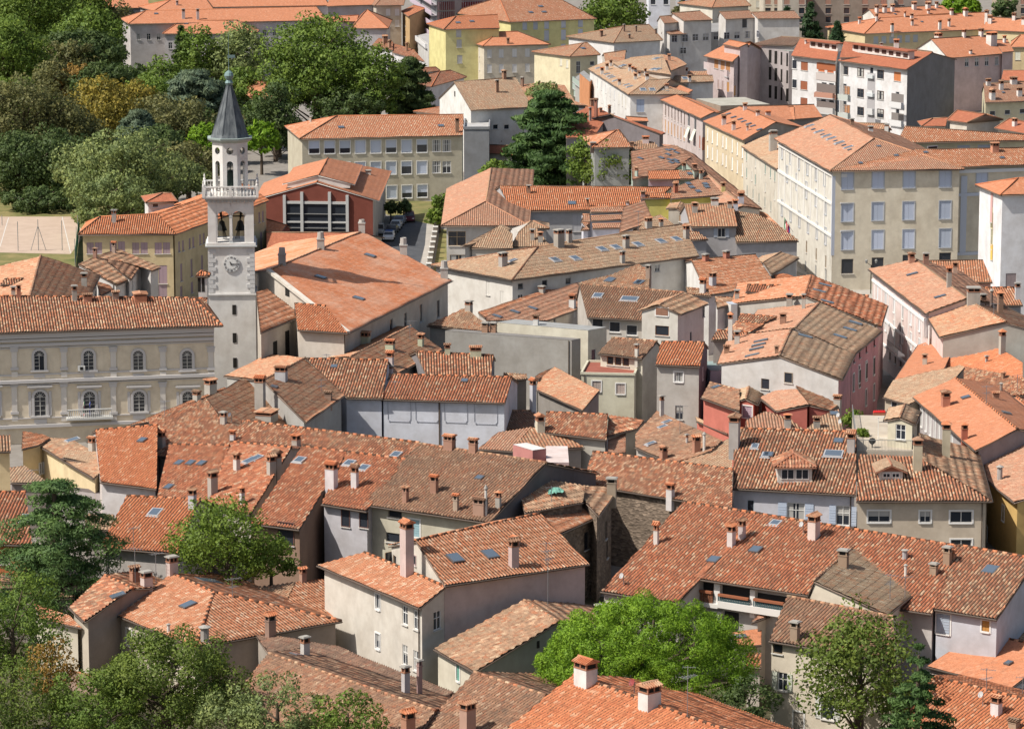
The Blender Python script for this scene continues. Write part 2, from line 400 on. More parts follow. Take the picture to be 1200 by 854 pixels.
    def slab(s, F, A, B, depth, z, flat=(.3, .29, .27), wall=None, par=.0, zb=None, z0=None, ang=0, over=0.0):
        """flat-roofed block: front top edge A-B, depth in metres going away"""
        A, B = P(F(A), z), P(F(B), z if zb is None else zb); d = (B - A); d.z = 0; d.normalize()
        n = Vector((-d.y, d.x, 0)); n = n if n.y > 0 else -n
        if ang: n = Matrix.Rotation(R(ang), 3, 'Z') @ n
        return s.flat([A, B, B + n * depth, A + n * depth], flat, wall, par, z0, over)
    def flat(s, poly, flat=(.3, .29, .27), wall=None, par=0.0, z0=None, over=0.0):
        base = s.z0 if z0 is None else z0; k = len(poly)
        for i in range(k):
            a, b = poly[i], poly[(i + 1) % k]
            s.W.append(dict(a=Vector((a.x, a.y, 0)), b=Vector((b.x, b.y, 0)), za=a.z, zb=b.z, apex=None, z0=base, m=wall or s.wc, wins=[]))
        s.roofs.append(dict(flat=poly, c=flat, par=par, over=over, wall=wall or s.wc)); s.last = dict(poly=poly); return s
    def corner(s, F, C, P0, B, z):
        C, P0, B = P(F(C), z), P(F(P0), z), P(F(B), z); return [P0, B, B + C - P0, C]
    # ---- windows
    def win(s, F, pts, w, h, style='glass', col=(.7, .7, .7), mode='c'):
        for p in pts: s.wins.append((F(p), w, h, style, col)); 
        return s
    def row(s, F, p, q, n, w, h, style='glass', col=(.7, .7, .7)):
        return s.win(F, [(p[0] + (q[0] - p[0]) * i / max(1, n - 1), p[1] + (q[1] - p[1]) * i / max(1, n - 1)) for i in range(n)], w, h, style, col)
    # ---- build
    def finish(s):
        allp = [x['a'] for x in s.W]
        c = sum(allp, Vector((0, 0, 0))) / max(1, len(allp)); s.o.location = (c.x, c.y, s.z0); off = Vector((c.x, c.y, s.z0)); s.off = off
        # assign windows
        for uv, w_, h_, st, cc in s.wins:
            d = ray(*uv); best = None
            for W in s.W:
                a, b = W['a'], W['b']; e = (b - a); L = e.length
                if L < .5: continue
                e = e / L; n = Vector((e.y, -e.x, 0)); den = d.dot(n)
                if abs(den) < 1e-5: continue
                t = (a - ORG).dot(n) / den; q = ORG + d * t; sx = (q - a).dot(e)
                top = max(W['za'], W['zb'], W['apex'][1] if W['apex'] else 0)
                if -.3 < sx < L + .3 and W['z0'] - .5 < q.z < top and (best is None or t < best[0]): best = (t, W, sx, q.z, L)
            if best is None: print('WINMISS', s.o['label'], [round(x) for x in uv]); continue
            t, W, sx, zc, L = best; W['wins'].append([sx, zc, w_, h_, st, cc])
        cen = c
        groups = {}
        for W in s.W:
            a, b = W['a'], W['b']; e = (b - a); L = e.length
            if L < .05: continue
            e = e / L; n = Vector((e.y, -e.x, 0))
            # outward: away from its own volume's centre; use camera-independent test with neighbours
            k = s.W.index(W)
            W['n'] = n; W['e'] = e; W['L'] = L
        # outward normals per volume: test polygon centroid
        vol = []; cur = []
        for W in s.W:
            cur.append(W)
            if (W['b'] - cur[0]['a']).length < 1e-3: vol.append(cur); cur = []
        if cur: vol.append(cur)
        for vv in vol:
            cc = sum([x['a'] for x in vv], Vector((0, 0, 0))) / len(vv)
            for W in vv:
                if 'n' not in W: continue
                if W['n'].dot(cc - W['a']) > 0: W['n'] = -W['n']
        for vi, vv in enumerate(vol):
            bym = {}
            for W in vv:
                if 'n' in W: bym.setdefault(W['m'], []).append(W)
            V = MB(); mats = []
            for mk, ws in bym.items():
                mats.append(stone(mk[1]) if mk and mk[0] == 'stone' else plaster(mk)); mi = len(mats) - 1
                for W in ws: s._wall(V, W, mi, off)
            s_w = V.build('wall', mats, s.o) if V.v else None
            for W in vv:
                for wn in W['wins']: make_window(s, W, wn, off)
                if 'n' in W and not s.lo and W['L'] > 6 and W['n'].y < -.45 and W['za'] > 5 and W['a'].y < 430 and rnd.random() < .6:
                    g = MB(); x_ = W['L'] - .35 if rnd.random() < .5 else .35; q_ = W['a'] + W['e'] * x_ + W['n'] * .1 - off; zt_ = min(W['za'], W['zb']) - .05
                    g.tube((q_.x, q_.y, .1), (q_.x, q_.y, zt_ - off.z), .055, 6); g.build('drainpipe', [M_GUT], s.o)
        for rf in s.roofs: s._roof(rf, off)
        return s
    def _wall(s, V, W, mi, off):
        a, e, L, n = W['a'], W['e'], W['L'], W['n']; z0 = W['z0'] + GROUND; zt = min(W['za'], W['zb']); D = .16
        def pt(x, z, d=0.0): return a + e * x + Vector((0, 0, z)) - n * d - off
        good = []
        for wn in W['wins']:
            sx, zc, w_, h_, st, cc = wn
            x0, x1, y0, y1 = sx - w_ / 2, sx + w_ / 2, zc - h_ / 2, zc + h_ / 2
            ok = x0 > .08 and x1 < L - .08 and y1 < zt - .05 and y0 > z0 + .1 and st not in ('slit', 'arch', 'surf')
            for g in good:
                if x0 < g[1] + .02 and x1 > g[0] - .02 and y0 < g[3] + .02 and y1 > g[2] - .02: ok = False
            wn.append(ok)
            if ok: good.append((x0, x1, y0, y1))
        xs = sorted({0.0, L} | {g[0] for g in good} | {g[1] for g in good}); ys = sorted({z0, zt} | {g[2] for g in good} | {g[3] for g in good})
        idx = {}
        def vid(x, z):
            k = (x, z)
            if k not in idx: idx[k] = len(vv); vv.append(pt(x, z))
            return idx[k]
        vv = []; ff = []
        for i in range(len(xs) - 1):
            j = 0
            while j < len(ys) - 1:
                cx, cy = (xs[i] + xs[i + 1]) / 2, (ys[j] + ys[j + 1]) / 2
                if not any(g[0] < cx < g[1] and g[2] < cy < g[3] for g in good):
                    ff.append((vid(xs[i], ys[j]), vid(xs[i + 1], ys[j]), vid(xs[i + 1], ys[j + 1]), vid(xs[i], ys[j + 1])))
                j += 1
        for g in good:
            for (p, q) in (((g[0], g[2]), (g[1], g[2])), ((g[1], g[2]), (g[1], g[3])), ((g[1], g[3]), (g[0], g[3])), ((g[0], g[3]), (g[0], g[2]))):
                k = len(vv); vv += [pt(p[0], p[1]), pt(q[0], q[1]), pt(q[0], q[1], D), pt(p[0], p[1], D)]; ff.append((k, k + 1, k + 2, k + 3))
        if W['apex'] or abs(W['za'] - W['zb']) > .01:
            k = len(vv); top = [pt(0, zt), pt(L, zt)]
            if W['zb'] > zt + .01: top.append(pt(L, W['zb']))
            if W['apex']: top.append(pt(W['apex'][0] * L, W['apex'][1]))
            if W['za'] > zt + .01: top.append(pt(0, W['za']))
            if len(top) > 2: vv += top; ff.append(tuple(range(k, k + len(top))))
        V.add(vv, ff, mi)
    def _roof(s, rf, off):
        if 'flat' in rf:
            m = MB(); pl = rf['flat']; up = [p - off + Vector((0, 0, .004)) for p in pl]
            if rf['over']:
                c = sum(up, Vector((0, 0, 0))) / len(up); up = [p + (p - c).normalized() * rf['over'] for p in up]
            m.poly([p + Vector((0, 0, .12 if rf['over'] else 0)) for p in up], .2 if rf['over'] else .05, 0)
            if rf['par']:
                k = len(pl)
                for i in range(k):
                    a, b = up[i], up[(i + 1) % k]; mid = (a + b) / 2; d = b - a
                    m.box(mid + Vector((0, 0, rf['par'] / 2 + .01)), (d.length + .2, .25, rf['par']), 1, math.atan2(d.y, d.x))
            o = m.build('roof', [plaster(rf['c']), plaster(rf['wall'] if rf['wall'][0] != 'stone' else (.3, .28, .25))], s.o)
            FACETS.append((pl, o, s)); return
        G = Grid(); key = rf['key']; prof = PAL[key][3]
        for poly in rf['f']:
            tile_facet(G, [p - off for p in poly], prof, not s.lo) if False else tile_facet(G, poly, prof, not s.lo)
        if not G.V: return
        V = np.concatenate(G.V) - np.array(off); F = np.concatenate(G.F); UV = np.concatenate(G.UV)
        nv = len(V)
        # slab edges and ridge tiles
        m = MB()
        for poly in rf['f']:
            n = newell(poly)
            pl = poly if n.z > 0 else poly[::-1]
            m.poly([p - off - Vector((0, 0, .10)) for p in pl], .10, 1)
        for a, b in rf['caps']:
            if (b - a).length > .5:
                a_, b_ = a - off + Vector((0, 0, .03)), b - off + Vector((0, 0, .03)); L = (b_ - a_).length; kk = max(1, min(60, int(L / .45)))
                if a.y > 430: m.tube(a_, b_, .13, 5, 2)
                else:
                    for i in range(kk):
                        p, q = a_.lerp(b_, i / kk), a_.lerp(b_, (i + 1.04) / kk); m.tube(p, q, .12, 6, 2, .155)
        V2 = np.array([tuple(v) for v in m.v]) if m.v else np.zeros((0, 3))
        me = bpy.data.meshes.new('roof')
        verts = np.concatenate([V, V2]); nq = len(F)
        loops = [F.ravel()]; tot = [np.full(nq, 4)]; mi = [np.zeros(nq)]
        for f, k in zip(m.f, m.m): pass
        loops.append(np.array([i + nv for f in m.f for i in f])); tot.append(np.array([len(f) for f in m.f])); mi.append(np.array(m.m))
        loops = np.concatenate(loops).astype(np.int32); tot = np.concatenate(tot).astype(np.int32); mi = np.concatenate(mi).astype(np.int32)
        me.vertices.add(len(verts)); me.vertices.foreach_set('co', verts.astype(np.float32).ravel())
        me.loops.add(len(loops)); me.loops.foreach_set('vertex_index', loops)
        me.polygons.add(len(tot)); st = np.concatenate([[0], np.cumsum(tot)[:-1]]).astype(np.int32)
        me.polygons.foreach_set('loop_start', st); me.polygons.foreach_set('loop_total', tot)
        me.polygons.foreach_set('material_index', mi)
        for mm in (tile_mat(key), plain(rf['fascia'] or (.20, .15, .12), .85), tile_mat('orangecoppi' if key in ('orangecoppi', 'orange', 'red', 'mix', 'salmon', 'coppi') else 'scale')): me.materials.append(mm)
        l = me.uv_layers.new(name='UVMap'); uv = np.zeros((len(loops), 2), dtype=np.float32); uv[:len(UV)] = UV
        # ridge tiles: vary along their own index
        k = len(UV)
        if len(loops) > k:
            idx = np.repeat(np.arange(len(m.f)), [len(f) for f in m.f]) // 8; uv[k:, 0] = idx * 1.0 + .5; uv[k:, 1] = .5
        l.data.foreach_set('uv', uv.ravel())
        me.update(calc_edges=True); me.validate()
        o = bpy.data.objects.new('roof', me); col.objects.link(o); o.parent = s.o
        for poly in rf['f']: FACETS.append((poly, o, s))
        for a, b in rf['eaves']:
            g = MB()
            d = b - a
            if d.length < 1: continue
            nn = Vector((d.y, -d.x, 0)).normalized(); c = sum(rf['f'][0], Vector((0, 0, 0))) / len(rf['f'][0])
            if nn.dot(a - c) < 0: nn = -nn
            g.tube(a - off + nn * .07 - Vector((0, 0, .09)), b - off + nn * .07 - Vector((0, 0, .09)), .075, 6)
            if not s.lo and a.y + b.y < 900 and nn.y < .3: g.build('gutter', [M_GUT], s.o)
WCACHE = {}
def win_mesh(kind, key, fn, mats):
    k = (kind,) + key
    if k not in WCACHE:
        m = MB(); fn(m); WCACHE[k] = m.mesh(kind, mats)
    return WCACHE[k]
def make_window(H, W, wn, off):
    sx, zc, w, h, st, cc, rec = wn
    a, e, n = W['a'], W['e'], W['n']; org = a + e * sx + Vector((0, 0, zc)) - off
    x = Vector((0, 0, 1)).cross(n); M = Matrix(((x.x, -n.x, 0, org.x), (x.y, -n.y, 0, org.y), (0, 0, 1, org.z), (0, 0, 0, 1)))   # local: x along wall, -y outward, z up
    dist = (a + e * sx).y; far = dist > 430
    d = .12 if rec else -.01
    w, h = round(w, 2), round(h, 2); cc = tuple(round(c, 2) for c in cc); K = (w, h, st, cc, rec)
    frame = plain((.70, .69, .66), .6)
    if st == 'slit':
        H_ = win_mesh('window', K, lambda m: m.box((0, 0, 0), (w, .06, h)), [M_DARK]); inst('window', H_, H.o, M); return
    if st in ('shut', 'louvre', 'blind') and h > 1.0:
        q_ = rnd.choice((.9, 1, 1, 1.06)); cc = tuple(round(min(.85, c * q_), 2) for c in cc); K = (w, h, st, cc, rec)
    bv = rnd.choice((0, 0, 0, .35, .55)) if st == 'blind' else 0
    K = K + (bv,)
    if st in ('shut', 'louvre'):
        def f(m):
            for sgn in (-1, 1): m.box((sgn * w / 4, d - .05, 0), (w / 2 - .02, .05, h - .03), 0)
            m.box((0, d, 0), (w, .04, h), 1)
            if not far:
                for k in range(int(h / .22)):
                    for sgn in (-1, 1): m.box((sgn * w / 4, d - .085, -h / 2 + .15 + k * .22), (w / 2 - .14, .025, .05), 0)
        o = inst('window', win_mesh('window', K, f, [plain(cc, .7), M_DARK]), H.o, M)
    elif st == 'blind':           # roller shutter, gap of glass below
        def f(m):
            m.box((0, d, .06 + bv * h / 2), (w, .05, (h - .12) - bv * h), 0); m.box((0, d + .03, 0), (w, .02, h - .1), 1); m.box((0, d - .03, -h / 2 + .04), (w + .1, .14, .07), 2)
            m.box((0, d + .01, -h / 2 + .2), (w, .06, .1), 1)
        o = inst('window', win_mesh('window', K, f, [plain(cc, .6), M_GLASS, M_WHITE]), H.o, M)
    else:
        def f(m):
            t = .07
            m.box((0, d - .03, h / 2 - t / 2), (w, .07, t)); m.box((0, d - .03, -h / 2 + t / 2), (w, .07, t))
            for sgn in (-1, 1): m.box((sgn * (w / 2 - t / 2), d - .03, 0), (t, .07, h - 2 * t))
            if st not in ('dark', 'hole'):
                m.box((0, d - .03, 0), (t, .06, h - 2 * t))
                if h > 1.3: m.box((0, d - .03, h * .12), (w - 2 * t, .05, .05))
        fm = plain(cc, .6) if st in ('glass', 'surround', 'dark', 'surf') else frame
        o = inst('window', win_mesh('window', K, f, [fm if st != 'hole' else M_WOOD]), H.o, M)
        cv = rnd.choice((0, 0, 1, 2)) if st != 'dark' else 0
        gm = win_mesh('pane', (w, h, rec, cv), lambda m: [m.box((0, d + .01, 0), (w - .04, .02, h - .04))] + ([m.box((s_ * w * .3, d - .004, 0), (w * .3, .01, h - .2), 1) for s_ in (-1, 1)] if cv == 1 else [m.box((0, d - .004, h * .22), (w - .2, .01, h * .45), 1)] if cv == 2 else []), [M_GLASS, plain((.38, .37, .35), .9)]); inst('pane', gm, o, Matrix.Identity(4))
        if st == 'open':
            for sgn in (-1, 1):
                sm = win_mesh('shutter', (w, h, cc, sgn), lambda m: [m.box((sgn * (w * .76), -.05, 0), (w / 2 - .02, .05, h), 0)] + [m.box((sgn * (w * .76), -.085, -h / 2 + .2 + k * .25), (w / 2 - .14, .02, .06), 0) for k in range(int(h / .25) - 1)], [plain(cc, .7)])
                q = inst('shutter', sm, o, Matrix.Identity(4))
    if st in ('surround', 'blind', 'louvre') or (st == 'shut' and not far):
        def g(m):
            t = .13
            for sgn in (-1, 1): m.box((sgn * (w / 2 + t / 2), -.02, 0), (t, .06, h + 2 * t))
            m.box((0, -.02, h / 2 + t / 2), (w, .06, t)); m.box((0, -.05, -h / 2 - t / 2), (w + .02, .14, t))
        tr = (.72, .71, .69) if st != 'louvre' else (.42, .44, .47)
        inst('surround', win_mesh('surround', (w, h, tr), g, [plain(tr, .8)]), o, Matrix.Identity(4))
    else:
        inst('sill', win_mesh('sill', (w, h), lambda m: m.box((0, -.05, -h / 2 - .04), (w + .16, .16, .08)), [plain((.55, .53, .50), .8)]), o, Matrix.Identity(4))
# ---------------------------------------------------------------- things on roofs
BVH = None
def build_bvh():
    global BVH
    v = []; f = []; own = []
    for poly, o, h in FACETS:
        k = len(v); v += list(poly); f.append(tuple(range(k, k + len(poly)))); own.append((o, h, newell(poly)))
    BVH = (BVHTree.FromPolygons([tuple(p) for p in v], f), own)
def hit(uv):
    loc, n, i, d = BVH[0].ray_cast(ORG, ray(*uv))
    if i is None: return None
    o, h, nn = BVH[1][i]
    return loc, (nn if nn.z > 0 else -nn), o, h
def scale_at(p): return FPX / p.y
def flue(m, w, d, h, style):
    # mats: 0 stack, 1 brick, 2 dark, 3 tiles, 4 slab
    if style == 'pipe':
        m.lathe((0, 0, -.3), [(w * .5, 0), (w * .5, h * .82 + .3)], 8, 0); m.lathe((0, 0, h * .86), [(w * .75, 0), (w * .75, .05), (w * .2, h * .14)], 8, 4)
        m.tube((0, 0, h * .8), (0, 0, h * .88), w * .3, 6, 2); return
    hb = h * .62 if h < 2.2 else h - .75
    m.box((0, 0, hb / 2 - .6), (w, d, hb + 1.2), 0)
    m.box((0, 0, hb + .04), (w + .08, d + .08, .08), 1)
    hh = min(.34, h - hb - .2); z = hb + .08 + hh / 2
    m.box((0, 0, z), (w - .16, d - .16, hh), 2)
    nx = 3 if w > .85 else 2
    for i in range(nx):
        for sy in (-1, 1): m.box((-w / 2 + .06 + (w - .12) * i / (nx - 1), sy * (d / 2 - .06), z), (.11, .11, hh), 1)
    zt = hb + .08 + hh
    if style == 'slab':
        m.box((0, 0, zt + .05), (w + .22, d + .22, .09), 4); m.box((0, 0, zt + .12), (w + .02, d + .02, .06), 4); return
    m.box((0, 0, zt + .03), (w + .12, d + .12, .06), 1)
    ht = max(.12, h - zt - .06) if h - zt < .6 else .34
    W, D = w / 2 + .14, d / 2 + .14
    if style == 'hip':
        m.add([(-W, -D, zt + .06), (W, -D, zt + .06), (W, D, zt + .06), (-W, D, zt + .06), (0, 0, zt + .06 + ht * 1.3)], [(0, 1, 4), (1, 2, 4), (2, 3, 4), (3, 0, 4), (3, 2, 1, 0)], 3); return
    # little gabled roof: ridge along x, half-round tiles running down
    m.add([(-W, -D, zt + .06), (W, -D, zt + .06), (W, 0, zt + ht), (-W, 0, zt + ht), (-W, D, zt + .06), (W, D, zt + .06)], [(0, 1, 2, 3), (3, 2, 5, 4), (0, 3, 4), (1, 5, 2), (0, 4, 5, 1)], 3)
    n = max(3, int(2 * W / .2))
    for i in range(n):
        x = -W + (i + .5) * 2 * W / n
        for sy in (-1, 1): m.tube((x, sy * D, zt + .09), (x, 0, zt + ht + .05), .075, 5, 3)
    m.tube((-W, 0, zt + ht + .06), (W, 0, zt + ht + .06), .085, 6, 3)
NCH = [0]
CAPM = None
def chim(F, lst, col=(.66, .64, .60), style='tile'):
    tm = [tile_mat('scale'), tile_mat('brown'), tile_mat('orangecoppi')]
    for t in lst:
        x, yb, yt, w = t[:4]; st = t[4] if len(t) > 4 and t[4] else style; c = t[5] if len(t) > 5 else col
        q = hit(F((x, yb)))
        if q is None: print('CHIMMISS', F((x, yb))); continue
        loc, n, o, h = q; s = scale_at(loc); wm = max(.25, w / F.k / s); hm = (yb - yt) / F.k / s / .97
        wm = min(wm, 2.6); hm = max(.7, hm)
        dm = wm if st in ('pipe', 'hip') else wm * .8
        e = Vector((0, 0, 1)).cross(n); ang = math.atan2(e.y, e.x) if e.length > .02 else -.3
        if st != 'pipe':
            # the wide side faces the camera as seen in the photo
            while ang > math.pi / 4: ang -= math.pi / 2
            while ang < -math.pi / 4: ang += math.pi / 2
            wm = wm / (abs(math.cos(ang)) + .8 * abs(math.sin(ang))); dm = wm * .8
        m = MB(); flue(m, wm, dm, hm, st); NCH[0] += 1
        brick = c[0] < .42 and c[0] > c[2] * 1.5
        mats = [plaster(c, .7), plain((.33, .16, .10), .9) if not brick else plaster(c, .7), M_DARK, rnd.choice(tm), plain((.34, .32, .29), .85)]
        me = m.mesh('chimney', mats)
        # tile cap uses plain UV-free cells
        ob = bpy.data.objects.new('chimney', me); globals()['col'].objects.link(ob); ob.parent = o
        ob.matrix_local = Matrix.Translation(loc - h.off) @ Matrix.Rotation(ang, 4, 'Z')
        if st == 'tile' and rnd.random() < .25: ob.rotation_euler.z += math.pi / 2
def roofit(F, x, y, name, mesh, lift=0.0, flat=False):
    q = hit(F((x, y)))
    if q is None: print('ROOFMISS', name, F((x, y))); return None
    loc, n, o, h = q; e = Vector((0, 0, 1)).cross(n)
    if e.length < .05: e = Vector((1, 0, 0))
    e.normalize(); s = n.cross(e)
    if flat: M = Matrix.Translation(loc - h.off)
    else: M = Matrix(((e.x, s.x, n.x, 0), (e.y, s.y, n.y, 0), (e.z, s.z, n.z, 0), (0, 0, 0, 1))); M = Matrix.Translation(loc - h.off + n * lift) @ M
    return inst(name, mesh, o, M)
def skylights(F, lst, w=.8, h=1.1, open_=False):
    def f(m):
        m.box((0, 0, .06), (w + .16, h + .16, .14), 0); m.box((0, 0, .12), (w - .02, h - .02, .05), 1)
    me = win_mesh('skylight', (w, h), f, [plain((.15, .15, .16), .5, .4), M_SKYGL])
    def g(m):
        m.box((0, 0, .06), (w + .16, h + .16, .14), 0); m.box((0, 0, .12), (w - .1, h - .1, .05), 1); m.box((0, -h / 2 - .14, .03), (w + .4, .2, .03), 0)
    me2 = win_mesh('skylight', (w, h, 'b'), g, [plain((.46, .46, .47), .5, .3), M_SKYGL])
    for i, p in enumerate(lst): roofit(F, p[0], p[1], 'skylight', me2 if len(p) > 2 else me, .04)
def antenna_mesh(h, k):
    m = MB(); m.tube((0, 0, -.2), (0, 0, h), .03, 5); r = random.Random(k)
    for j in range(r.choice((1, 2, 2))):
        z = h - .12 - j * .7; a = r.uniform(-.6, .6) + j; L = r.uniform(.9, 1.5); dx, dy = math.cos(a), math.sin(a)
        m.tube((-dx * L * .4, -dy * L * .4, z), (dx * L * .6, dy * L * .6, z), .02, 4)
        for i in range(6):
            t = -.38 + i * .19; l = .42 - .035 * i
            m.tube((dx * L * t - dy * l, dy * L * t + dx * l, z), (dx * L * t + dy * l, dy * L * t - dx * l, z), .012, 3)
    return m.mesh('antenna', [M_METAL])
def antennas(F, lst):
    for i, (x, y, yt) in enumerate(lst):
        q = hit(F((x, y)))
        if q is None: continue
        hm = (y - yt) / F.k / scale_at(q[0]); roofit(F, x, y, 'antenna', antenna_mesh(max(1.2, hm), int(x * 7 + y)), 0, True)
def dishes(F, lst, c=(.42, .42, .42)):
    for x, y, r_ in lst:
        q = hit(F((x, y)))
        if q is None: continue
        s = scale_at(q[0]); r = max(.25, r_ / F.k / s * .42)
        m = MB(); m.tube((0, .1, -.3), (0, .1, .9), .035, 5, 1)
        pr = [(.02, -.14 * r)] + [(r * k / 4, -.14 * r + .2 * r * (k / 4) ** 2) for k in range(1, 5)]
        v = []; n = 14
        for a_, z in pr:
            for i in range(n): v.append(Vector((a_ * math.cos(2 * math.pi * i / n), a_ * math.sin(2 * math.pi * i / n), z)))
        f = [(k * n + i, k * n + (i + 1) % n, (k + 1) * n + (i + 1) % n, (k + 1) * n + i) for k in range(len(pr) - 1) for i in range(n)]
        Mx = Matrix.Translation((-.15, -.05, .9)) @ Matrix.Rotation(R(68), 4, 'X') if False else Matrix.Translation((-.2, 0, .9)) @ Matrix.Rotation(R(-50), 4, 'Z') @ Matrix.Rotation(R(65), 4, 'X')
        m.add([Mx @ q_ for q_ in v], f, 0); m.tube(Mx @ Vector((0, -r * .8, 0)), Mx @ Vector((0, 0, r * .9)), .02, 4, 1)
        roofit(F, x, y, 'satellite_dish', m.mesh('satellite_dish', [plain(c, .6), M_METAL]), 0, True)
# ---------------------------------------------------------------- foliage
def leaf_mat(key, c, trans=.3):
    if ('l', key) in MATS: return MATS[('l', key)]
    m, nt, b = new_mat('foliage_' + key, c, .6, 0, .25)
    g = N(nt, 'ShaderNodeNewGeometry'); n = N(nt, 'ShaderNodeTexNoise', Scale=.5 if key != 'pine' else 1.5, Detail=3.0); nt.links.new(g.outputs['Position'], n.inputs['Vector'])
    a = ramp(nt, g.outputs['Random Per Island'], [(0, tuple(x * .74 for x in c)), (.6, c), (1, tuple(min(1, x * y) for x, y in zip(c, (1.4, 1.28, 1.2))))])
    f = ramp(nt, n.outputs[0], [(.3, (.75, .8, .85)), (.7, (1.25, 1.15, .95))]); a2 = mixc(nt, 1.0, a, f, 'MULTIPLY')
    nt.links.new(a2, b.inputs['Base Color'])
    tr = nt.nodes.new('ShaderNodeBsdfTranslucent'); nt.links.new(a2, tr.inputs[0]); mx = nt.nodes.new('ShaderNodeMixShader'); mx.inputs[0].default_value = trans
    out = nt.nodes['Material Output']; nt.links.new(b.outputs[0], mx.inputs[1]); nt.links.new(tr.outputs[0], mx.inputs[2]); nt.links.new(mx.outputs[0], out.inputs[0])
    MATS[('l', key)] = m; return m
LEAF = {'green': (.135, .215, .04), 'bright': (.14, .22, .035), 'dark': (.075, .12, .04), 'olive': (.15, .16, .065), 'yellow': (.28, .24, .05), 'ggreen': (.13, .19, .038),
        'autumn': (.30, .19, .05), 'cedar': (.105, .19, .065), 'blue': (.12, .175, .12), 'pine': (.17, .31, .025), 'spruce': (.05, .10, .045), 'willow': (.20, .26, .10), 'fir': (.075, .145, .045)}
def cards(centers, radii, n, size, rs, flat=.0, up=0.0, aspect=1.6):
    """leaf-sized quads spread in a shell of every clump"""
    K = len(centers); c = np.repeat(centers, n, 0); r = np.repeat(radii, n, 0)
    d = rs.normal(size=(K * n, 3)); d /= np.linalg.norm(d, axis=1)[:, None]
    rad = rs.uniform(.45, 1.0, (K * n, 1)) ** .5
    p = c + d * r * rad
    a = d + rs.normal(size=d.shape) * .7; a[:, 2] += up; a /= np.linalg.norm(a, axis=1)[:, None]   # leaf normal
    cc = centers.mean(0); g = p - cc; g /= np.linalg.norm(g, axis=1)[:, None] + 1e-6; out = d * .6 + g * .4; out[:, 2] += .15
    a *= np.where((a * out).sum(1) < 0, -1.0, 1.0)[:, None]
    t = rs.normal(size=d.shape); t -= (t * a).sum(1)[:, None] * a; t /= np.linalg.norm(t, axis=1)[:, None]; b = np.cross(a, t)
    s = size * rs.uniform(.6, 1.3, (K * n, 1)); t = t * s * aspect / 2; b = b * s / 2
    v = np.stack([p - b * .9 - t * .1, p + t, p + b * .9 - t * .1, p - t], 1).reshape(-1, 3)
    nn = out * .8 + a * .6; nn /= np.linalg.norm(nn, axis=1)[:, None]
    return v, np.repeat(nn, 4, 0)
def raw_mesh(name, v, mats, nor=None):
    n = len(v) // 4; me = bpy.data.meshes.new(name); me.vertices.add(len(v)); me.vertices.foreach_set('co', v.astype(np.float32).ravel())
    me.loops.add(n * 4); me.loops.foreach_set('vertex_index', np.arange(n * 4, dtype=np.int32)); me.polygons.add(n)
    me.polygons.foreach_set('loop_start', np.arange(n, dtype=np.int32) * 4); me.polygons.foreach_set('loop_total', np.full(n, 4, dtype=np.int32))
    for m in mats: me.materials.append(m)
    me.polygons.foreach_set('use_smooth', np.ones(n, dtype=bool)); me.update(calc_edges=True)
    if nor is not None: me.normals_split_custom_set_from_vertices([tuple(q) for q in nor])
    return me
M_BARK = plain((.10, .075, .055), .95)
TREES = [0]
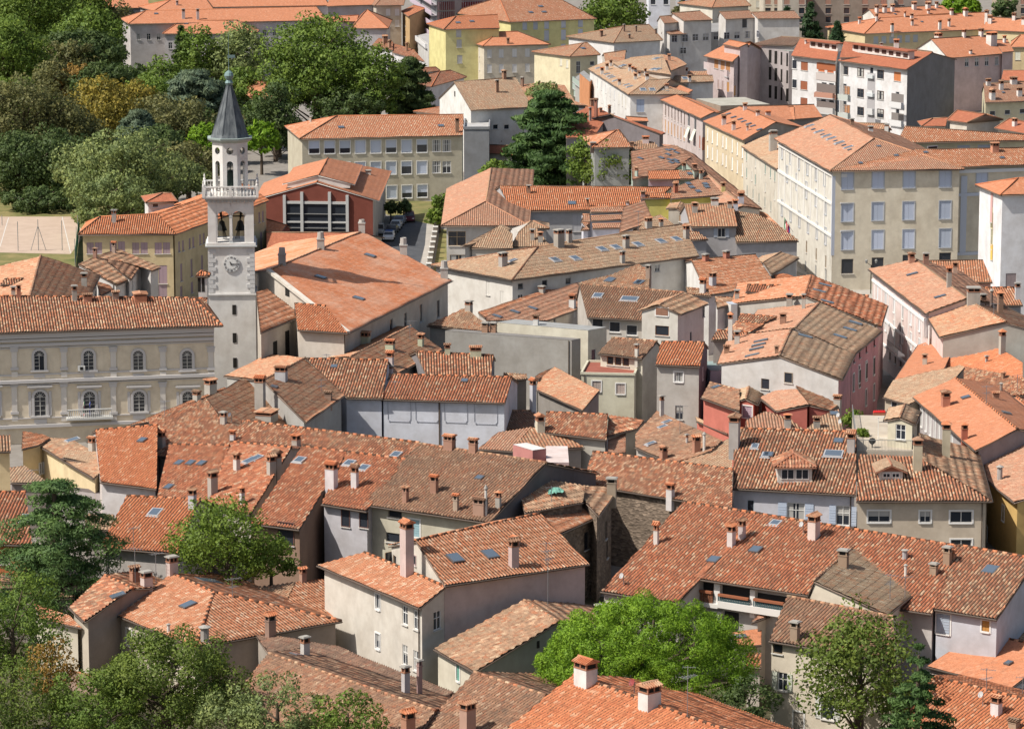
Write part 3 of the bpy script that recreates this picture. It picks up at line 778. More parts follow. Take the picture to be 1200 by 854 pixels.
def tree(F, x, y, rx, ry, zc, kind, key, label, group=None, dens=1.0, name='tree', gz=0.0, leaf=None, lean=0, grow=1.08):
    """crown centre at pixel (x,y), half sizes in frame pixels, centre zc metres above the ground"""
    TREES[0] += 1; rs = np.random.RandomState(TREES[0] * 13 + 5); rd = random.Random(TREES[0])
    dens = dens * (1.5 if kind != 'broad' or rx / F.k > 25 else 1.2); c = P(F((x, y)), zc); s = scale_at(c); a = rx / F.k / s * grow; hz = ry / F.k / s * grow
    o = bpy.data.objects.new(name, None); col.objects.link(o); o.location = (c.x, c.y, gz); tag(o, label, 'tree' if name != 'shrub' else 'shrub', group)
    z = zc - gz; m = MB(); ls = leaf or max(.13, min(.52, 2.5 / s)); area = 4 * math.pi * ((a * hz + a * a + a * hz) / 3)
    C = []; Rr = []; tips = []
    if kind == 'broad':
        k = int(max(18, min(170, area / 4.2))) ; 
        for i in range(k):
            t = rd.uniform(-.75, 1); ph = rd.uniform(0, 6.283); q = math.sqrt(max(0, 1 - t * t)); rr = rd.uniform(.62, 1.0)
            C.append((a * q * math.cos(ph) * rr, a * q * math.sin(ph) * rr, z + hz * t * rr)); g = rd.uniform(.14, .27) * min(a, hz) + .35; Rr.append((g, g, g * .8)); 
            if i % 5 == 0: tips.append(C[-1])
        for i in range(k // 4): C.append((rd.uniform(-.5, .5) * a, rd.uniform(-.5, .5) * a, z + rd.uniform(-.5, .5) * hz)); Rr.append((a * .25, a * .25, hz * .25))
    elif kind == 'umbrella':
        k = int(max(30, min(420, area / 1.5)))
        for i in range(k):
            t = rd.uniform(-.25, 1); ph = rd.uniform(0, 6.283); q = math.sqrt(max(0, 1 - t * t)); rr = rd.uniform(.80, 1.0)
            C.append((a * q * math.cos(ph) * rr, a * q * math.sin(ph) * rr, z - hz * .5 + hz * 1.5 * t * rr)); g = rd.uniform(.065, .12) * a; Rr.append((g, g, g * .85))
            if i % 8 == 0: tips.append(C[-1])
        for i in range(k // 3): q = rd.uniform(0, .8) * a; ph = rd.uniform(0, 6.283); C.append((q * math.cos(ph), q * math.sin(ph), z - hz * .3)); Rr.append((a * .2, a * .2, hz * .2))
    elif kind == 'cedar':
        L = 8 if rx > 300 else 13; H0 = z - hz; 
        for j in range(L):
            f = j / (L - 1); zz = H0 + 2 * hz * f ** .9; rad = a * math.sqrt(max(.03, 1 - .97 * f ** 1.7)) * (.72 + .3 * rd.random()); nb = int(7 + 7 * (1 - f))
            for i in range(nb):
                ph = rd.uniform(0, 6.283); L2 = rad * rd.uniform(.65, 1.05)
                tips.append((L2 * .85 * math.cos(ph), L2 * .85 * math.sin(ph), zz))
                for t in (.35, .55, .75, .95):
                    w_ = .10 * a + .18 * a * t * (1 - f * .5)
                    C.append((L2 * t * math.cos(ph) + rd.uniform(-.1, .1) * a, L2 * t * math.sin(ph) + rd.uniform(-.1, .1) * a, zz - (.10 if rx < 300 else .24) * L2 * t * t + rd.uniform(-.15, .15) * hz / 6)); Rr.append((w_ * .8, w_ * .8, .20 + w_ * .16))
    elif kind == 'cone':
        H0 = z - hz; L = int(max(10, hz * 2.2))
        for j in range(L):
            f = j / (L - 1); zz = H0 + 2 * hz * f; rad = a * (1 - f) ** .8 + .15; nb = int(5 + 5 * (1 - f))
            for i in range(nb):
                ph = rd.uniform(0, 6.283); L2 = rad * rd.uniform(.75, 1.08)
                for t in (.4, .7, .98): g = (.16 + .14 * rad); C.append((L2 * t * math.cos(ph), L2 * t * math.sin(ph), zz - .25 * L2 * t)); Rr.append((g, g, g * .5))
    C = np.array(C); Rr = np.array(Rr)
    tot = min(110000, area * 26 * dens * (.16 / ls) ** 1.15 + 500) if kind != 'cedar' else min(42000, len(C) * 70 * dens)
    n = int(max(14, tot / len(C)))
    v, nor = cards(C, Rr, n, ls, rs, up=.2 if kind != 'umbrella' else .0, aspect=1.6 if kind == 'broad' else 3.2)
    ob = bpy.data.objects.new('crown', raw_mesh('crown', v, [leaf_mat(key, LEAF[key])], nor)); col.objects.link(ob); ob.parent = o
    tr = max(.12, min(.6, a * .07)); top = z + (hz * .2 if kind == 'broad' else hz * .85 if kind in ('cone', 'cedar') else -hz * .5)
    m.tube((lean, 0, -.6), (lean * .2, 0, top * .55), tr * 1.3, 8, 0, tr); m.tube((lean * .2, 0, top * .55), (0, 0, top), tr, 8, 0, tr * .35)
    for t in tips[:26]: 
        b0 = (0, 0, max(.6, min(top * .95, t[2] - (.5 if kind == 'cedar' else hz * .55)))); m.tube(b0, t, tr * .35, 5, 0, tr * .1)
    m.build('trunk', [M_BARK], o); return o
def palm(F, x, y, r, z, label):
    TREES[0] += 1; rs = random.Random(TREES[0]); c = P(F((x, y)), z); s = scale_at(c); rr = r / F.k / s
    o = bpy.data.objects.new('palm_tree', None); col.objects.link(o); o.location = (c.x, c.y, 0); tag(o, label, 'palm tree'); m = MB()
    for i in range(26):
        ph = i * 2.4; el = rs.uniform(.1, 1.2); L = rr * rs.uniform(.7, 1.0); d = Vector((math.cos(ph) * math.cos(el), math.sin(ph) * math.cos(el), math.sin(el)))
        st = Vector((0, 0, z)); tip = st + d * L * .55; m.tube(st, tip, .02, 3)
        sd_ = d.cross(Vector((0, 0, 1))).normalized(); u_ = sd_.cross(d)
        for k in range(-9, 10):
            a = k * .16; q = (d * math.cos(a) + sd_ * math.sin(a)).normalized(); e = tip + q * L * .5 - Vector((0, 0, .12 * L * abs(k) / 9)); w_ = q.cross(u_).normalized() * .022
            m.add([tip - w_, tip + w_, tip.lerp(e, .6) + w_, e, tip.lerp(e, .6) - w_], [(0, 1, 2, 3, 4)], 0)
    m.build('crown', [leaf_mat('palm', (.09, .15, .06))], o); t = MB(); t.tube((0, 0, -.5), (0, 0, z), .16, 7); t.build('trunk', [M_BARK], o)
# ---------------------------------------------------------------- ground
def sheet(name, pts, z, mat):
    return tag(link(name, [(p[0], p[1], z) for p in pts], [tuple(range(len(pts)))], mat), kind='structure')
def gmat(name, c1, c2, sc, rough=.95):
    m, nt, b = new_mat(name, c1, rough); g = N(nt, 'ShaderNodeNewGeometry')
    n = N(nt, 'ShaderNodeTexNoise', Scale=sc, Detail=8.0); nt.links.new(g.outputs['Position'], n.inputs['Vector'])
    n.inputs['Roughness'].default_value = .7
    nt.links.new(ramp(nt, n.outputs[0], [(.35, c1), (.65, c2)]), b.inputs['Base Color']); return m
G_PAVE = gmat('stone_paving', (.20, .18, .16), (.27, .25, .225), .4)
G_ASPH = gmat('asphalt', (.055, .06, .07), (.085, .09, .10), .5)
G_GRASS = gmat('dry_grass', (.10, .12, .035), (.26, .21, .09), .25)
G_EARTH = gmat('clay_court', (.42, .32, .25), (.50, .39, .31), .35)
G_CONC = gmat('concrete', (.34, .32, .29), (.44, .41, .37), .5)
sheet('ground', [(-900, 150), (900, 150), (2500, 5000), (-2500, 5000)], -.01, G_PAVE)
def gp(F, pts): return [P(F(p), 0) for p in pts]
sheet('parking_road', gp(T[6], [(560, 310), (640, 150), (800, 160), (790, 290), (760, 400), (740, 520), (560, 520)]), .004, G_ASPH)
sheet('parking_apron', gp(T[6], [(801, 160), (860, 205), (835, 300), (800, 470), (741, 520), (790, 290)]), .004, G_CONC)
sheet('school_lawn', gp(T[6], [(610, 150), (860, 205), (900, 90), (560, 80)]), .008, G_GRASS)
sheet('garden_path', gp(T[6], [(862, 215), (905, 225), (880, 470), (820, 470)]), .004, G_GRASS)
sheet('sports_court', gp(T[5], [(-120, 160), (330, 160), (400, 240), (330, 335), (-120, 325)]), .02, G_EARTH)
sheet('park_lawn', gp(T[5], [(-400, -900), (800, -900), (700, 400), (-400, 400)]), .002, G_GRASS)
if False: sheet('lower_court', gp(T[5], [(-120, 352), (350, 345), (345, 375), (-120, 385)]), .012, gmat('green_court', (.06, .11, .08), (.075, .13, .095), .4))
m = MB()
for a, b in (((40, 165), (0, 300)), ((290, 160), (330, 330))):
    a, b = gp(T[5], [a, b]); d = (b - a).normalized() * 1; n = Vector((-d.y, d.x, 0)) * .06
    m.add([Vector((q.x, q.y, .026)) for q in (a - n, b - n, b + n, a + n)], [(0, 1, 2, 3)])
tag(m.build('court_markings', [plain((.6, .58, .55))]), kind='structure')
# street pavement strips beside the grey palace
sheet('street', gp(T[8], [(150, 340), (520, 500), (560, 620), (620, 900), (540, 900), (500, 560), (100, 400)]), .004, G_CONC)
# near hillside under the front gardens
sheet('garden_soil', [(-120, 200), (60, 200), (60, 300), (-120, 330)], .003, gmat('soil', (.06, .055, .03), (.10, .09, .05), .5))
# wall colours
WHITE=(.72,.71,.69); CREAM=(.62,.56,.44); BEIGE=(.55,.49,.40); GREYW=(.42,.41,.40); YEL=(.62,.50,.26); LEM=(.66,.61,.30); PINKW=(.62,.45,.42)
DGREY=(.25,.23,.22); LILAC=(.50,.47,.52); STONE=('stone',(.22,.17,.13))
LS=[]
def B(name, label, cat, **k): return House(name, label, cat, **k)
# ================= far row (top of the picture)
h=B('convent','long pale grey convent building with white-edged orange roofs behind the park trees','building',wall=(.48,.46,.47),roof='salmon',lo=True)
h.rid(T[1],(600,112),(1530,95),(680,52),(1480,32),14,'hh',ov=.5)
h.rid(T[1],(760,158),(1197,158),(848,97),(1105,96),12,'hh',ov=.5)
h.rid(T[1],(720,52),(1000,44),(800,0),(960,-10),14.5,'hh')
h.rid(T[1],(470,38),(697,38),(440,-20),(690,-20),14,'gg')
h.rid(T[1],(930,34),(1540,26),(980,-30),(1500,-40),14.8,'hh'); h.rid(T[2],(330,30),(560,22),(350,-20),(540,-30),15,'gg'); h.rid(T[2],(445,133),(620,133),(518,48),(522,48),12,'hh'); h.rid(T[2],(345,104),(470,100),(385,78),(480,72),12.5,'hg')
h.win(T[1],[(648,173),(695,173),(742,173),(797,215),(980,212),(1035,212),(568,75),(622,75),(1035,280)],.9,1.5,'glass',(.5,.5,.5))
h.win(T[2],[(39,155),(86,154),(134,153),(180,152),(87,232),(134,231),(39,233)],.9,1.5,'glass',(.5,.5,.5)); h.finish()
h=B('shed','low brown outbuilding with dark flat-pitched roof among park trees','outbuilding',wall=(.33,.27,.24),roof='dark',lo=True)
h.rid(T[1],(568,264),(790,266),(575,226),(765,222),5,'gg',pitch=12); h.win(T[1],[(617,328),(676,328),(735,325)],1.0,1.2,'dark',(.2,.2,.2)); h.finish()
h=B('apartment_block','beige apartment house with pale shutters beside the balcony tower','apartment building',wall=(.55,.50,.43),roof='pink',lo=True)
h.rid(T[2],(556,27),(690,24),(590,-12),(700,-14),15,'hh'); h.row(T[2],(618,58),(660,58),2,1.1,1.7,'shut',(.6,.6,.62)); h.row(T[2],(618,110),(660,110),2,1.1,1.7,'shut',(.6,.6,.62)); h.finish()
h=B('house','narrow ochre house with small orange roof left of balcony tower','house',wall=(.55,.38,.20),roof='orange',lo=True)
h.rid(T[2],(677,52),(712,78),(735,25),(790,40),13,'gg'); h.row(T[2],(700,110),(700,210),3,1.0,1.4,'dark',(.3,.2,.1)); h.finish()
h=B('apartment_tower','tall apartment tower with lilac balconies and dark red panels','apartment building',wall=(.30,.31,.33),lo=True)
h.flat(h.corner(T[2],(742,-120),(845,-60),(1150,-70),20.5),(.3,.3,.3))
h.finish()
def balcony(h, F, p, q, z, dep, hgt, c, slab=(.5,.5,.5), rail=None):
    a,b=P(F(p),z),P(F(q),z); d=b-a; d.z=0; L=d.length; d.normalize(); n=Vector((d.y,-d.x,0)); n=n if n.y<0 else -n
    m=MB(); c0=(a+b)/2+n*dep/2-h.off; rz=math.atan2(d.y,d.x)
    m.box(c0,(L,dep,.18),0,rz)
    if rail is None:
        m.box(c0+n*(dep/2-.04)+Vector((0,0,hgt/2+.09)),(L,.08,hgt),1,rz)
        for s_ in (-1,1): m.box(c0+d*(s_*(L/2-.04))+Vector((0,0,hgt/2+.09)),(.08,dep,hgt),1,rz)
    else:
        m.box(c0+n*(dep/2-.04)+Vector((0,0,hgt+.09)),(L,.06,.06),1,rz)
        k=max(2,int(L/.22))
        for i in range(k+1): m.box(c0+n*(dep/2-.04)+d*(L*(i/k-.5))+Vector((0,0,hgt/2+.09)),(.03,.03,hgt),1,rz)
    return m.build('balcony',[plain(slab,.8),plain(c,.7)],h.o)
def wp(W,F,pt):
    a,e,n=W['a'],W['e'],W['n']; d=ray(*F(pt)); return ORG+d*((a-ORG).dot(n)/d.dot(n))
def wxy(W,F,pt): q=wp(W,F,pt); return (q-W['a']).dot(W['e']),q.z
def wbox(m,W,off,x,z,w_,hh,t,mi,inn=0): m.box(W['a']+W['e']*x+Vector((0,0,z))+W['n']*(t/2-inn)-off,(w_,t,hh),mi,math.atan2(W['e'].y,W['e'].x))
Wf,Wl=h.W[0],h.W[3]
for k in range(6):
    q=wxy(Wl,T[2],(800,8+k*48-60)); m=MB(); wbox(m,Wl,h.off,Wl['L']/2,q[1],Wl['L'],.2,1.3,0)
    m.box(Wl['a']+Wl['e']*Wl['L']/2+Wl['n']*1.28+Vector((0,0,q[1]+.6))-h.off,(Wl['L'],.08,1.0),1,math.atan2(Wl['e'].y,Wl['e'].x)); m.build('balcony',[plain((.42,.38,.42)),plain((.50,.42,.50))],h.o)
    m=MB(); wbox(m,Wl,h.off,Wl['L']*.3,q[1]+1.35,2.0,2.1,.05,0); wbox(m,Wl,h.off,Wl['L']*.72,q[1]+1.35,1.8,2.1,.05,1); m.build('window',[M_GLASS,plain((.25,.22,.22))],h.o)
for k in range(5):
    for x0,x1 in ((850,928),(962,1062)):
        a_=wxy(Wf,T[2],(x0,-40+k*47)); b_=wxy(Wf,T[2],(x1,-40+k*47)); c_=wxy(Wf,T[2],(x1,0+k*47)); m=MB(); zc=(b_[1]+c_[1])/2; hh=abs(b_[1]-c_[1])
        if a_[1]>21: continue
        wbox(m,Wf,h.off,(a_[0]+b_[0])/2,zc,b_[0]-a_[0],hh,.1,0)
        for i in range(9): wbox(m,Wf,h.off,a_[0]+(b_[0]-a_[0])*(i+.5)/9,zc,.12,hh,.25,1)
        m.build('panel',[plain((.13,.018,.025),.6),plain((.26,.24,.27),.6)],h.o)
    a_=wxy(Wf,T[2],(1085,0+k*47-10)); m=MB(); wbox(m,Wf,h.off,a_[0],a_[1],1.6,1.4,.06,0); m.build('window',[plain((.14,.10,.11))],h.o)
h=B('apartment_block','white low block with ribbed balcony fronts below the balcony tower','apartment building',wall=(.58,.58,.57),lo=True)
h.flat(h.corner(T[2],(758,166),(808,205),(850,195),9),(.4,.4,.4)); h.finish()
for k in range(3): balcony(h,T[2],(757,188+k*26),(806,228+k*26),7.6-k*2.4,.7,1.0,(.66,.66,.66))
h=B('apartment_block','lemon yellow block with orange roof and grey shutters beside the balcony tower','apartment building',wall=LEM,roof='orange',lo=True)
h.rid(T[2],(880,138),(1140,132),(935,78),(1130,70),15,'hg')
h.win(T[2],[(948,155),(950,205),(953,278)],1.2,1.8,'shut',(.5,.5,.5)); h.finish()
balcony(h,T[2],(832,232),(862,262),7,1.0,1.0,(.6,.6,.5))
h=B('house','pale yellow house at the top with hipped orange roof and white shutters','house',wall=LEM,roof='mix',lo=True)
h.rid(T[3],(-10,104),(396,88),(-60,-10),(205,-14),14,'hh')
h.row(T[3],(162,117),(320,108),3,1.25,1.8,'shut',(.5,.52,.58)); h.row(T[3],(162,167),(320,160),3,1.3,2.4,'shut',(.5,.52,.58)); h.row(T[3],(240,222),(320,215),2,1.2,1.6,'shut',(.5,.52,.58)); h.win(T[3],[(60,122),(110,120)],1.2,1.8,'shut',(.5,.52,.58)); h.finish()
h=B('apartment_block','cream hipped house with white shuttered windows beside the yellow block','house',wall=(.58,.53,.44),roof='salmon',lo=True)
h.rid(T[2],(1060,216),(1378,208),(1130,150),(1225,148),11.5,'hh'); 
h.row(T[2],(1092,252),(1147,251),2,1.1,1.9,'shut',(.62,.62,.62)); h.row(T[2],(1092,322),(1147,320),2,1.1,1.9,'shut',(.62,.62,.62))
h.row(T[3],(12,248),(133,246),3,1.1,1.9,'shut',(.62,.62,.62)); h.row(T[3],(12,320),(133,315),3,1.1,1.9,'shut',(.62,.62,.62))
h.row(T[2],(998,225),(1045,247),3,.8,1.7,'shut',(.62,.6,.55)); h.row(T[2],(998,290),(1045,312),3,.8,1.7,'shut',(.62,.6,.55)); h.finish()
h=B('house','grey flat-roofed building behind the cream hipped house','building',wall=(.5,.5,.5),lo=True)
h.slab(T[2],(985,168),(1197,160),14,12.5,(.42,.42,.42)); h.finish()
h=B('house','small villa behind the plane tree with several red hipped roofs','house',wall=(.62,.62,.64),roof='red',lo=True)
h.rid(T[2],(640,245),(790,290),(640,205),(740,235),8,'gg'); h.rid(T[2],(540,215),(640,235),(570,180),(640,200),8.4,'gg')
h.rid(T[2],(820,405),(985,360),(860,335),(910,330),7,'hh'); h.rid(T[2],(735,345),(860,330),(760,318),(840,315),7.5,'hh'); h.finish()
h=B('house','small white house with orange roof left of the plane tree','house',wall=(.55,.55,.58),roof='salmon',lo=True)
h.rid(T[1],(1100,468),(1320,466),(1190,385),(1230,383),7,'hh'); h.finish()
h=B('house','white gabled house with long brown tiled roof right of the plane tree','house',wall=(.68,.68,.66),roof='tan')
h.rid(T[2],(1005,516),(1290,500),(927,385),(1215,362),12,'gg',pitch=24)
h.rid(T[2],(1085,560),(1300,545),(1010,520),(1260,500),9,'gg',wall=(.24,.27,.27))
h.win(T[2],[(1120,594),(1172,594)],1.1,.9,'dark'); h.win(T[2],[(930,440)],.7,1.0,'slit'); h.finish()
h=B('house','low house with red-brown roof between the school and the brown roof','house',wall=(.5,.48,.45),roof='mix',lo=True)
h.rid(T[2],(870,535),(1000,520),(960,485),(985,480),9,'hh'); h.rid(T[2],(1090,635),(1150,660),(1095,632),(1150,636),6,'gg'); h.rid(T[2],(1085,715),(1200,725),(1090,678),(1200,682),5,'gg',roof='newred'); h.finish()
# yellow school with blinds
h=B('school','long grey-yellow school with orange roof and rows of pale blinds','school',wall=(.50,.46,.36),roof='salmon')
h.rid(T[2],(205,650),(968,633),(380,543),(970,536),11.3,'hg',roof='mix')
h.row(T[2],(272,690),(776,684),8,1.75,2.2,'blind',(.50,.55,.66)); h.row(T[2],(344,790),(776,784),7,1.75,2.2,'blind',(.50,.55,.66)); h.win(T[2],[(844,682),(892,682),(844,782),(892,782)],1.5,2.1,'glass',(.8,.8,.8))
h.win(T[6],[(635,45),(706,43),(778,40)],1.75,2.2,'blind',(.50,.55,.66))
h.slab(T[2],(972,606),(1090,606),14,9.6,(.45,.45,.45),wall=(.26,.27,.29),par=.5); h.finish()
# red assembly hall
h=B('school_hall','brick-red school hall with large white-framed glass front','school hall',wall=(.20,.060,.042),roof='salmon')
h.rid(RR[1],(1060,357),(1140,165),(660,238),(735,92),7.5,'gg',pitch=18.8,gwall=(.20,.060,.042),wall=(.45,.42,.38),ov=1.0,fascia=(.6,.58,.55))
h.rid(RR[1],(905,252),(955,130),(672,192),(733,83),9.8,'gg',pitch=16.5,z0=10.2,wall=(.62,.6,.57),ov=.8,fascia=(.6,.58,.55))
h.rid(RR[1],(340,655),(760,655),(340,560),(930,560),5,'gg',roof='newred',wall=(.40,.36,.28)); h.rid(RR[1],(340,560),(430,562),(340,475),(465,512),5.8,'gg')
h.finish()
def frontbox(h, F, pts, z, y0, mats, name):   # pieces on the plane y=y0: (x0,y0,x1,y1 in frame px, thickness, mat)
    m=MB()
    for (a,b,c,d,t,mi) in pts:
        p=on_plane(F((a,b)),Vector((0,y0,0)),Vector((0,1,0))); q=on_plane(F((c,d)),Vector((0,y0,0)),Vector((0,1,0)))
        m.box((p+q)/2-Vector((0,t/2,0))-h.off,(max(.08,abs(q.x-p.x)),t,max(.08,abs(q.z-p.z))),mi)
    return m.build(name,mats,h.o)
yh=P(RR[1]((660,355)),7.2).y-.1
W_=h.W[1]; 
# glass bay, posts and bars set just in front of the gable wall
g=h.W[1]; yy=min(x['a'].y for x in h.W[:4])
def gab(F,pt):
    best=None
    for W in h.W[:4]:
        a,e=W['a'],W['e']; n=Vector((e.y,-e.x,0)); d=ray(*F(pt)); t=(a-ORG).dot(n)/d.dot(n); q=ORG+d*t; sx=(q-a).dot(e)
        if -1<sx<W['L']+1 and t>0 and (best is None or t<best[0]): best=(t,q,W)
    return best[1],best[2]
m=MB()
def bar(F,p,q,wd,t,mi,m=m):
    a,W=gab(F,p); b,_=gab(F,q); n=W['n']; d=b-a; L=d.length; x=W['e']; c=(a+b)/2+n*t/2-h.off; rz=math.atan2(x.y,x.x)
    if abs(d.z)>abs(d.dot(x)): m.box(c,(wd,t,L),mi,rz)
    else: m.box(c,(L,t,wd),mi,rz)
for x in (457,568,745,858): bar(RR[1],(x,320 if x in(457,858) else 300),(x,556),.45,.45,0)
for y,t in ((368,.4),(492,.25),(530,.12),(440,.12)): bar(RR[1],(470,y),(850,y-0),t,.3,0 if t>.2 else 2)
bar(RR[1],(470,465),(850,465),4.3,.08,1)
m.build('glass_front',[plain((.46,.46,.45),.7),M_GLASS,plain((.2,.2,.2))],h.o)
# orange-roofed L building right of the lot
h=B('institute','long low institute with L-shaped orange tiled roof beside the parking road','building',wall=(.55,.53,.50),roof='orange')
h.rid(T[6],(865,202),(890,30),(1075,90),(1100,-68),8,'hg',ov=.8,roof='pink',pitch=17)
h.rid(T[7],(0,133),(620,128),(-60,16),(745,22),8,'gg',ov=.6,wall=(.45,.45,.46),roof='orangecoppi')
h.win(T[6],[(940,262),(948,372)],2.6,2.2,'glass',(.45,.33,.2)); h.win(T[7],[(305,190)],1.4,2.6,'shut',(.5,.5,.52)); h.finish()
# top middle right
h=B('house','white house with brown hipped roof below the terraced flats','house',wall=(.66,.66,.66),roof='tan',lo=True)
h.rid(T[3],(475,201),(705,188),(520,124),(640,116),12,'hh'); h.finish()
h=B('apartment_block','modern white terraced flats with terracotta sheds and blue-posted gallery','apartment building',wall=(.60,.58,.56),roof='pink',lo=True)
h.rid(T[3],(712,110),(800,103),(690,78),(770,72),15,'gg',pitch=22,back=.6); h.rid(T[3],(805,98),(940,94),(750,62),(880,52),15.5,'gg',pitch=20,back=.3)
h.rid(T[3],(1000,90),(1140,84),(970,56),(1110,50),15.5,'gg',pitch=20,back=.3); h.rid(T[3],(1150,88),(1350,86),(1120,58),(1320,52),15.5,'gg',back=.3); h.rid(T[3],(740,162),(820,158),(705,140),(800,138),12.5,'gg',back=.2)
h.slab(T[3],(700,165),(1300,128),20,11.5,(.3,.3,.3)); h.slab(T[3],(700,200),(850,190),14,8.5,(.5,.5,.5),wall=(.36,.35,.37)); h.slab(T[3],(900,185),(1200,182),16,9,(.3,.33,.3),wall=(.52,.52,.54))
h.row(T[3],(760,182),(1150,160),9,1.5,1.6,'glass',(.5,.5,.55)); h.row(T[3],(730,242),(800,238),2,1.6,1.5,'glass'); h.win(T[3],[(1088,110)],1.4,2.2,'dark'); h.finish()
m=MB()
for i in range(14):
    p=P(T[3]((740+i*36,186-i*2.0)),9.2); m.box(p-h.off-Vector((0,.6,0)),(.35,.35,2.6))
m.build('post',[plain((.09,.16,.42))],h.o)
h=B('house','cream square house with hipped brown roof below yellow house','house',wall=(.66,.60,.42),roof='scale',lo=True)
h.rid(T[3],(270,265),(413,256),(332,202),(350,200),11,'hh',roof='scale'); h.row(T[3],(229,290),(258,300),2,.8,1.6,'shut',(.6,.58,.5)); h.win(T[3],[(310,315)],1.1,2.6,'glass'); h.win(T[3],[(375,297)],1.2,.9,'dark'); h.finish()
h=B('house','narrow grey and orange house with glazed loggias beside the long white house','house',wall=(.40,.40,.38),lo=True)
h.flat(h.corner(RR[2],(85,185),(155,240),(190,215),8.5),(.3,.3,.3)); h.flat(h.corner(RR[2],(115,155),(185,215),(215,195),11),(.28,.28,.28),wall=(.55,.25,.12)); h.finish()
for k in range(3): balcony(h,RR[2],(84,215+k*45),(150,268+k*45),7.6-k*2.6,.6,1.0,(.35,.42,.38))
h=B('house','long white house with brown hipped roof covered in skylights','house',wall=WHITE,roof='tan')
h.rid(RR[2],(175,125),(460,307),(330,62),(602,204),13,'gh',ov=.4,pitch=17)
h.rid(RR[2],(460,307),(640,304),(602,204),(760,196),13,'gg',wall=(.40,.34,.26)); h.rid(RR[2],(640,228),(1060,215),(610,180),(1050,172),12,'gg')
h.win(RR[2],[(543,385)],1.5,2.4,'shut',(.35,.42,.55)); h.row(RR[2],(210,200),(360,310),6,.7,1.7,'shut',(.52,.54,.58)); h.row(RR[2],(215,290),(360,400),6,.7,1.7,'shut',(.6,.6,.6)); h.row(RR[2],(392,330),(440,362),3,.7,2.2,'shut',(.66,.62,.5)); h.finish()
h=B('house','brown roofed house with rows of white chimneys behind the long white house','house',wall=(.5,.45,.4),roof='tan')
h.fac(RR[2],[(400,115),(760,168),(700,25),(470,50),(350,85)],14.5,pitch=14,caps=(2,)); h.fac(RR[2],[(740,145),(870,92),(800,45),(700,25)],14.5,roof='scale'); h.rid(RR[2],(300,98),(430,72),(285,18),(440,-5),13.0,'gg',roof='scale')
h.fac(RR[2],[(770,178),(1040,176),(1030,140),(760,142)],12,roof='scale',wall=(.22,.19,.19)); h.finish()
h=B('office_building','pinkish office building with orange strip roof, awnings and columned windows','office building',wall=(.56,.49,.48),roof='salmon')
h.rid(RR[2],(612,308),(967,472),(700,262),(1062,428),12,'gg',ov=.5,roof='salmon'); h.fac(RR[2],[(650,290),(830,320),(912,275),(820,240)],12.6,roof='salmon',pitch=12)
h.row(RR[2],(697,400),(697,400),1,.8,2.2,'dark',(.3,.2,.15)); h.row(RR[2],(720,412),(852,478),7,.75,2.3,'dark',(.3,.2,.15)); h.row(RR[2],(697,512),(740,536),3,.75,2.3,'shut',(.50,.27,.10)); h.row(RR[2],(762,546),(850,590),5,.75,2.3,'shut',(.50,.27,.10)); h.win(RR[2],[(883,480),(928,505)],1.9,2.6,'dark'); h.win(RR[2],[(960,640),(986,652)],.8,2.3,'shut',(.45,.15,.08)); h.finish()
m=MB()
for x,y in ((885,600),(925,620)):
    q=None
    W=h.W[0]; a,e,n=W['a'],W['e'],W['n']; d=ray(*RR[2]((x,y-30))); t=(a-ORG).dot(n)/d.dot(n); p=ORG+d*t-h.off
    m.add([p-e*1.0+Vector((0,0,1.0)),p+e*1.0+Vector((0,0,1.0)),p+e*1.0+n*.8-Vector((0,0,1)),p-e*1.0+n*.8-Vector((0,0,1))],[(0,1,2,3)])
m.build('awning',[plain((.62,.64,.55),.8)],h.o)
h=B('apartment_block','pinkish concrete tower house with orange split roofs and timber-screened balconies','apartment building',wall=(.52,.44,.44),roof='salmon')
h.rid(T[3],(895,262),(1030,290),(985,215),(1115,205),16,'gg',ov=.9,pitch=22,gwall=(.40,.34,.35)); h.rid(T[3],(985,208),(1060,222),(1015,188),(1100,205),18.6,'gg',back=.3)
h.slab(T[3],(945,290),(1055,340),14,12.5,(.4,.4,.4)) if False else None
h.row(T[3],(965,395),(985,400),2,.8,1.8,'shut',(.4,.3,.28)); h.win(T[3],[(1010,408),(1042,425)],1.1,2,'shut',(.42,.22,.08)); h.win(T[3],[(955,295),(985,303),(1010,312)],2.0,2.2,'shut',(.40,.20,.09)); h.finish()
balcony(h,T[3],(925,320),(1035,362),12.6,1.3,1.3,(.55,.46,.46)); balcony(h,T[3],(940,420),(1035,460),8.6,1.3,1.2,(.55,.46,.46))
h=B('roof_terrace','flat concrete roof terrace with planting in front of the concrete tower house','building',wall=(.36,.28,.22),lo=True)
h.slab(T[3],(860,462),(975,495),10,10.5,(.42,.41,.36)); h.finish()
h=B('house','terrace of cream houses with white shutters along the curved street','house',wall=(.66,.56,.40),roof='salmon')
h.rid(RR[4],(622,252),(902,385),(880,150),(1135,258),13,'gg',gwall=(.38,.34,.30))
for y0 in (0,1): h.row(RR[4],(655,345+y0*120),(722,378+y0*118),3,.9,2.2,'shut',(.82,.82,.80)); h.row(RR[4],(762,395+y0*122),(785,408+y0*124),2,.8,2.0,'shut',(.8,.8,.8)); h.row(RR[4],(828,425+y0*125),(900,465+y0*128),3,.9,2.2,'shut',(.82,.82,.80))
h.rid(RR[4],(1060,228),(1270,240),(945,155),(1260,150),12,'gg',roof='salmon'); h.finish()
h=B('house','white street house with green shutters left of the grey palace','house',wall=(.64,.60,.52),roof='tan')
h.rid(RR[4],(892,428),(1142,590),(1088,345),(1300,480),12,'gg',pitch=17)
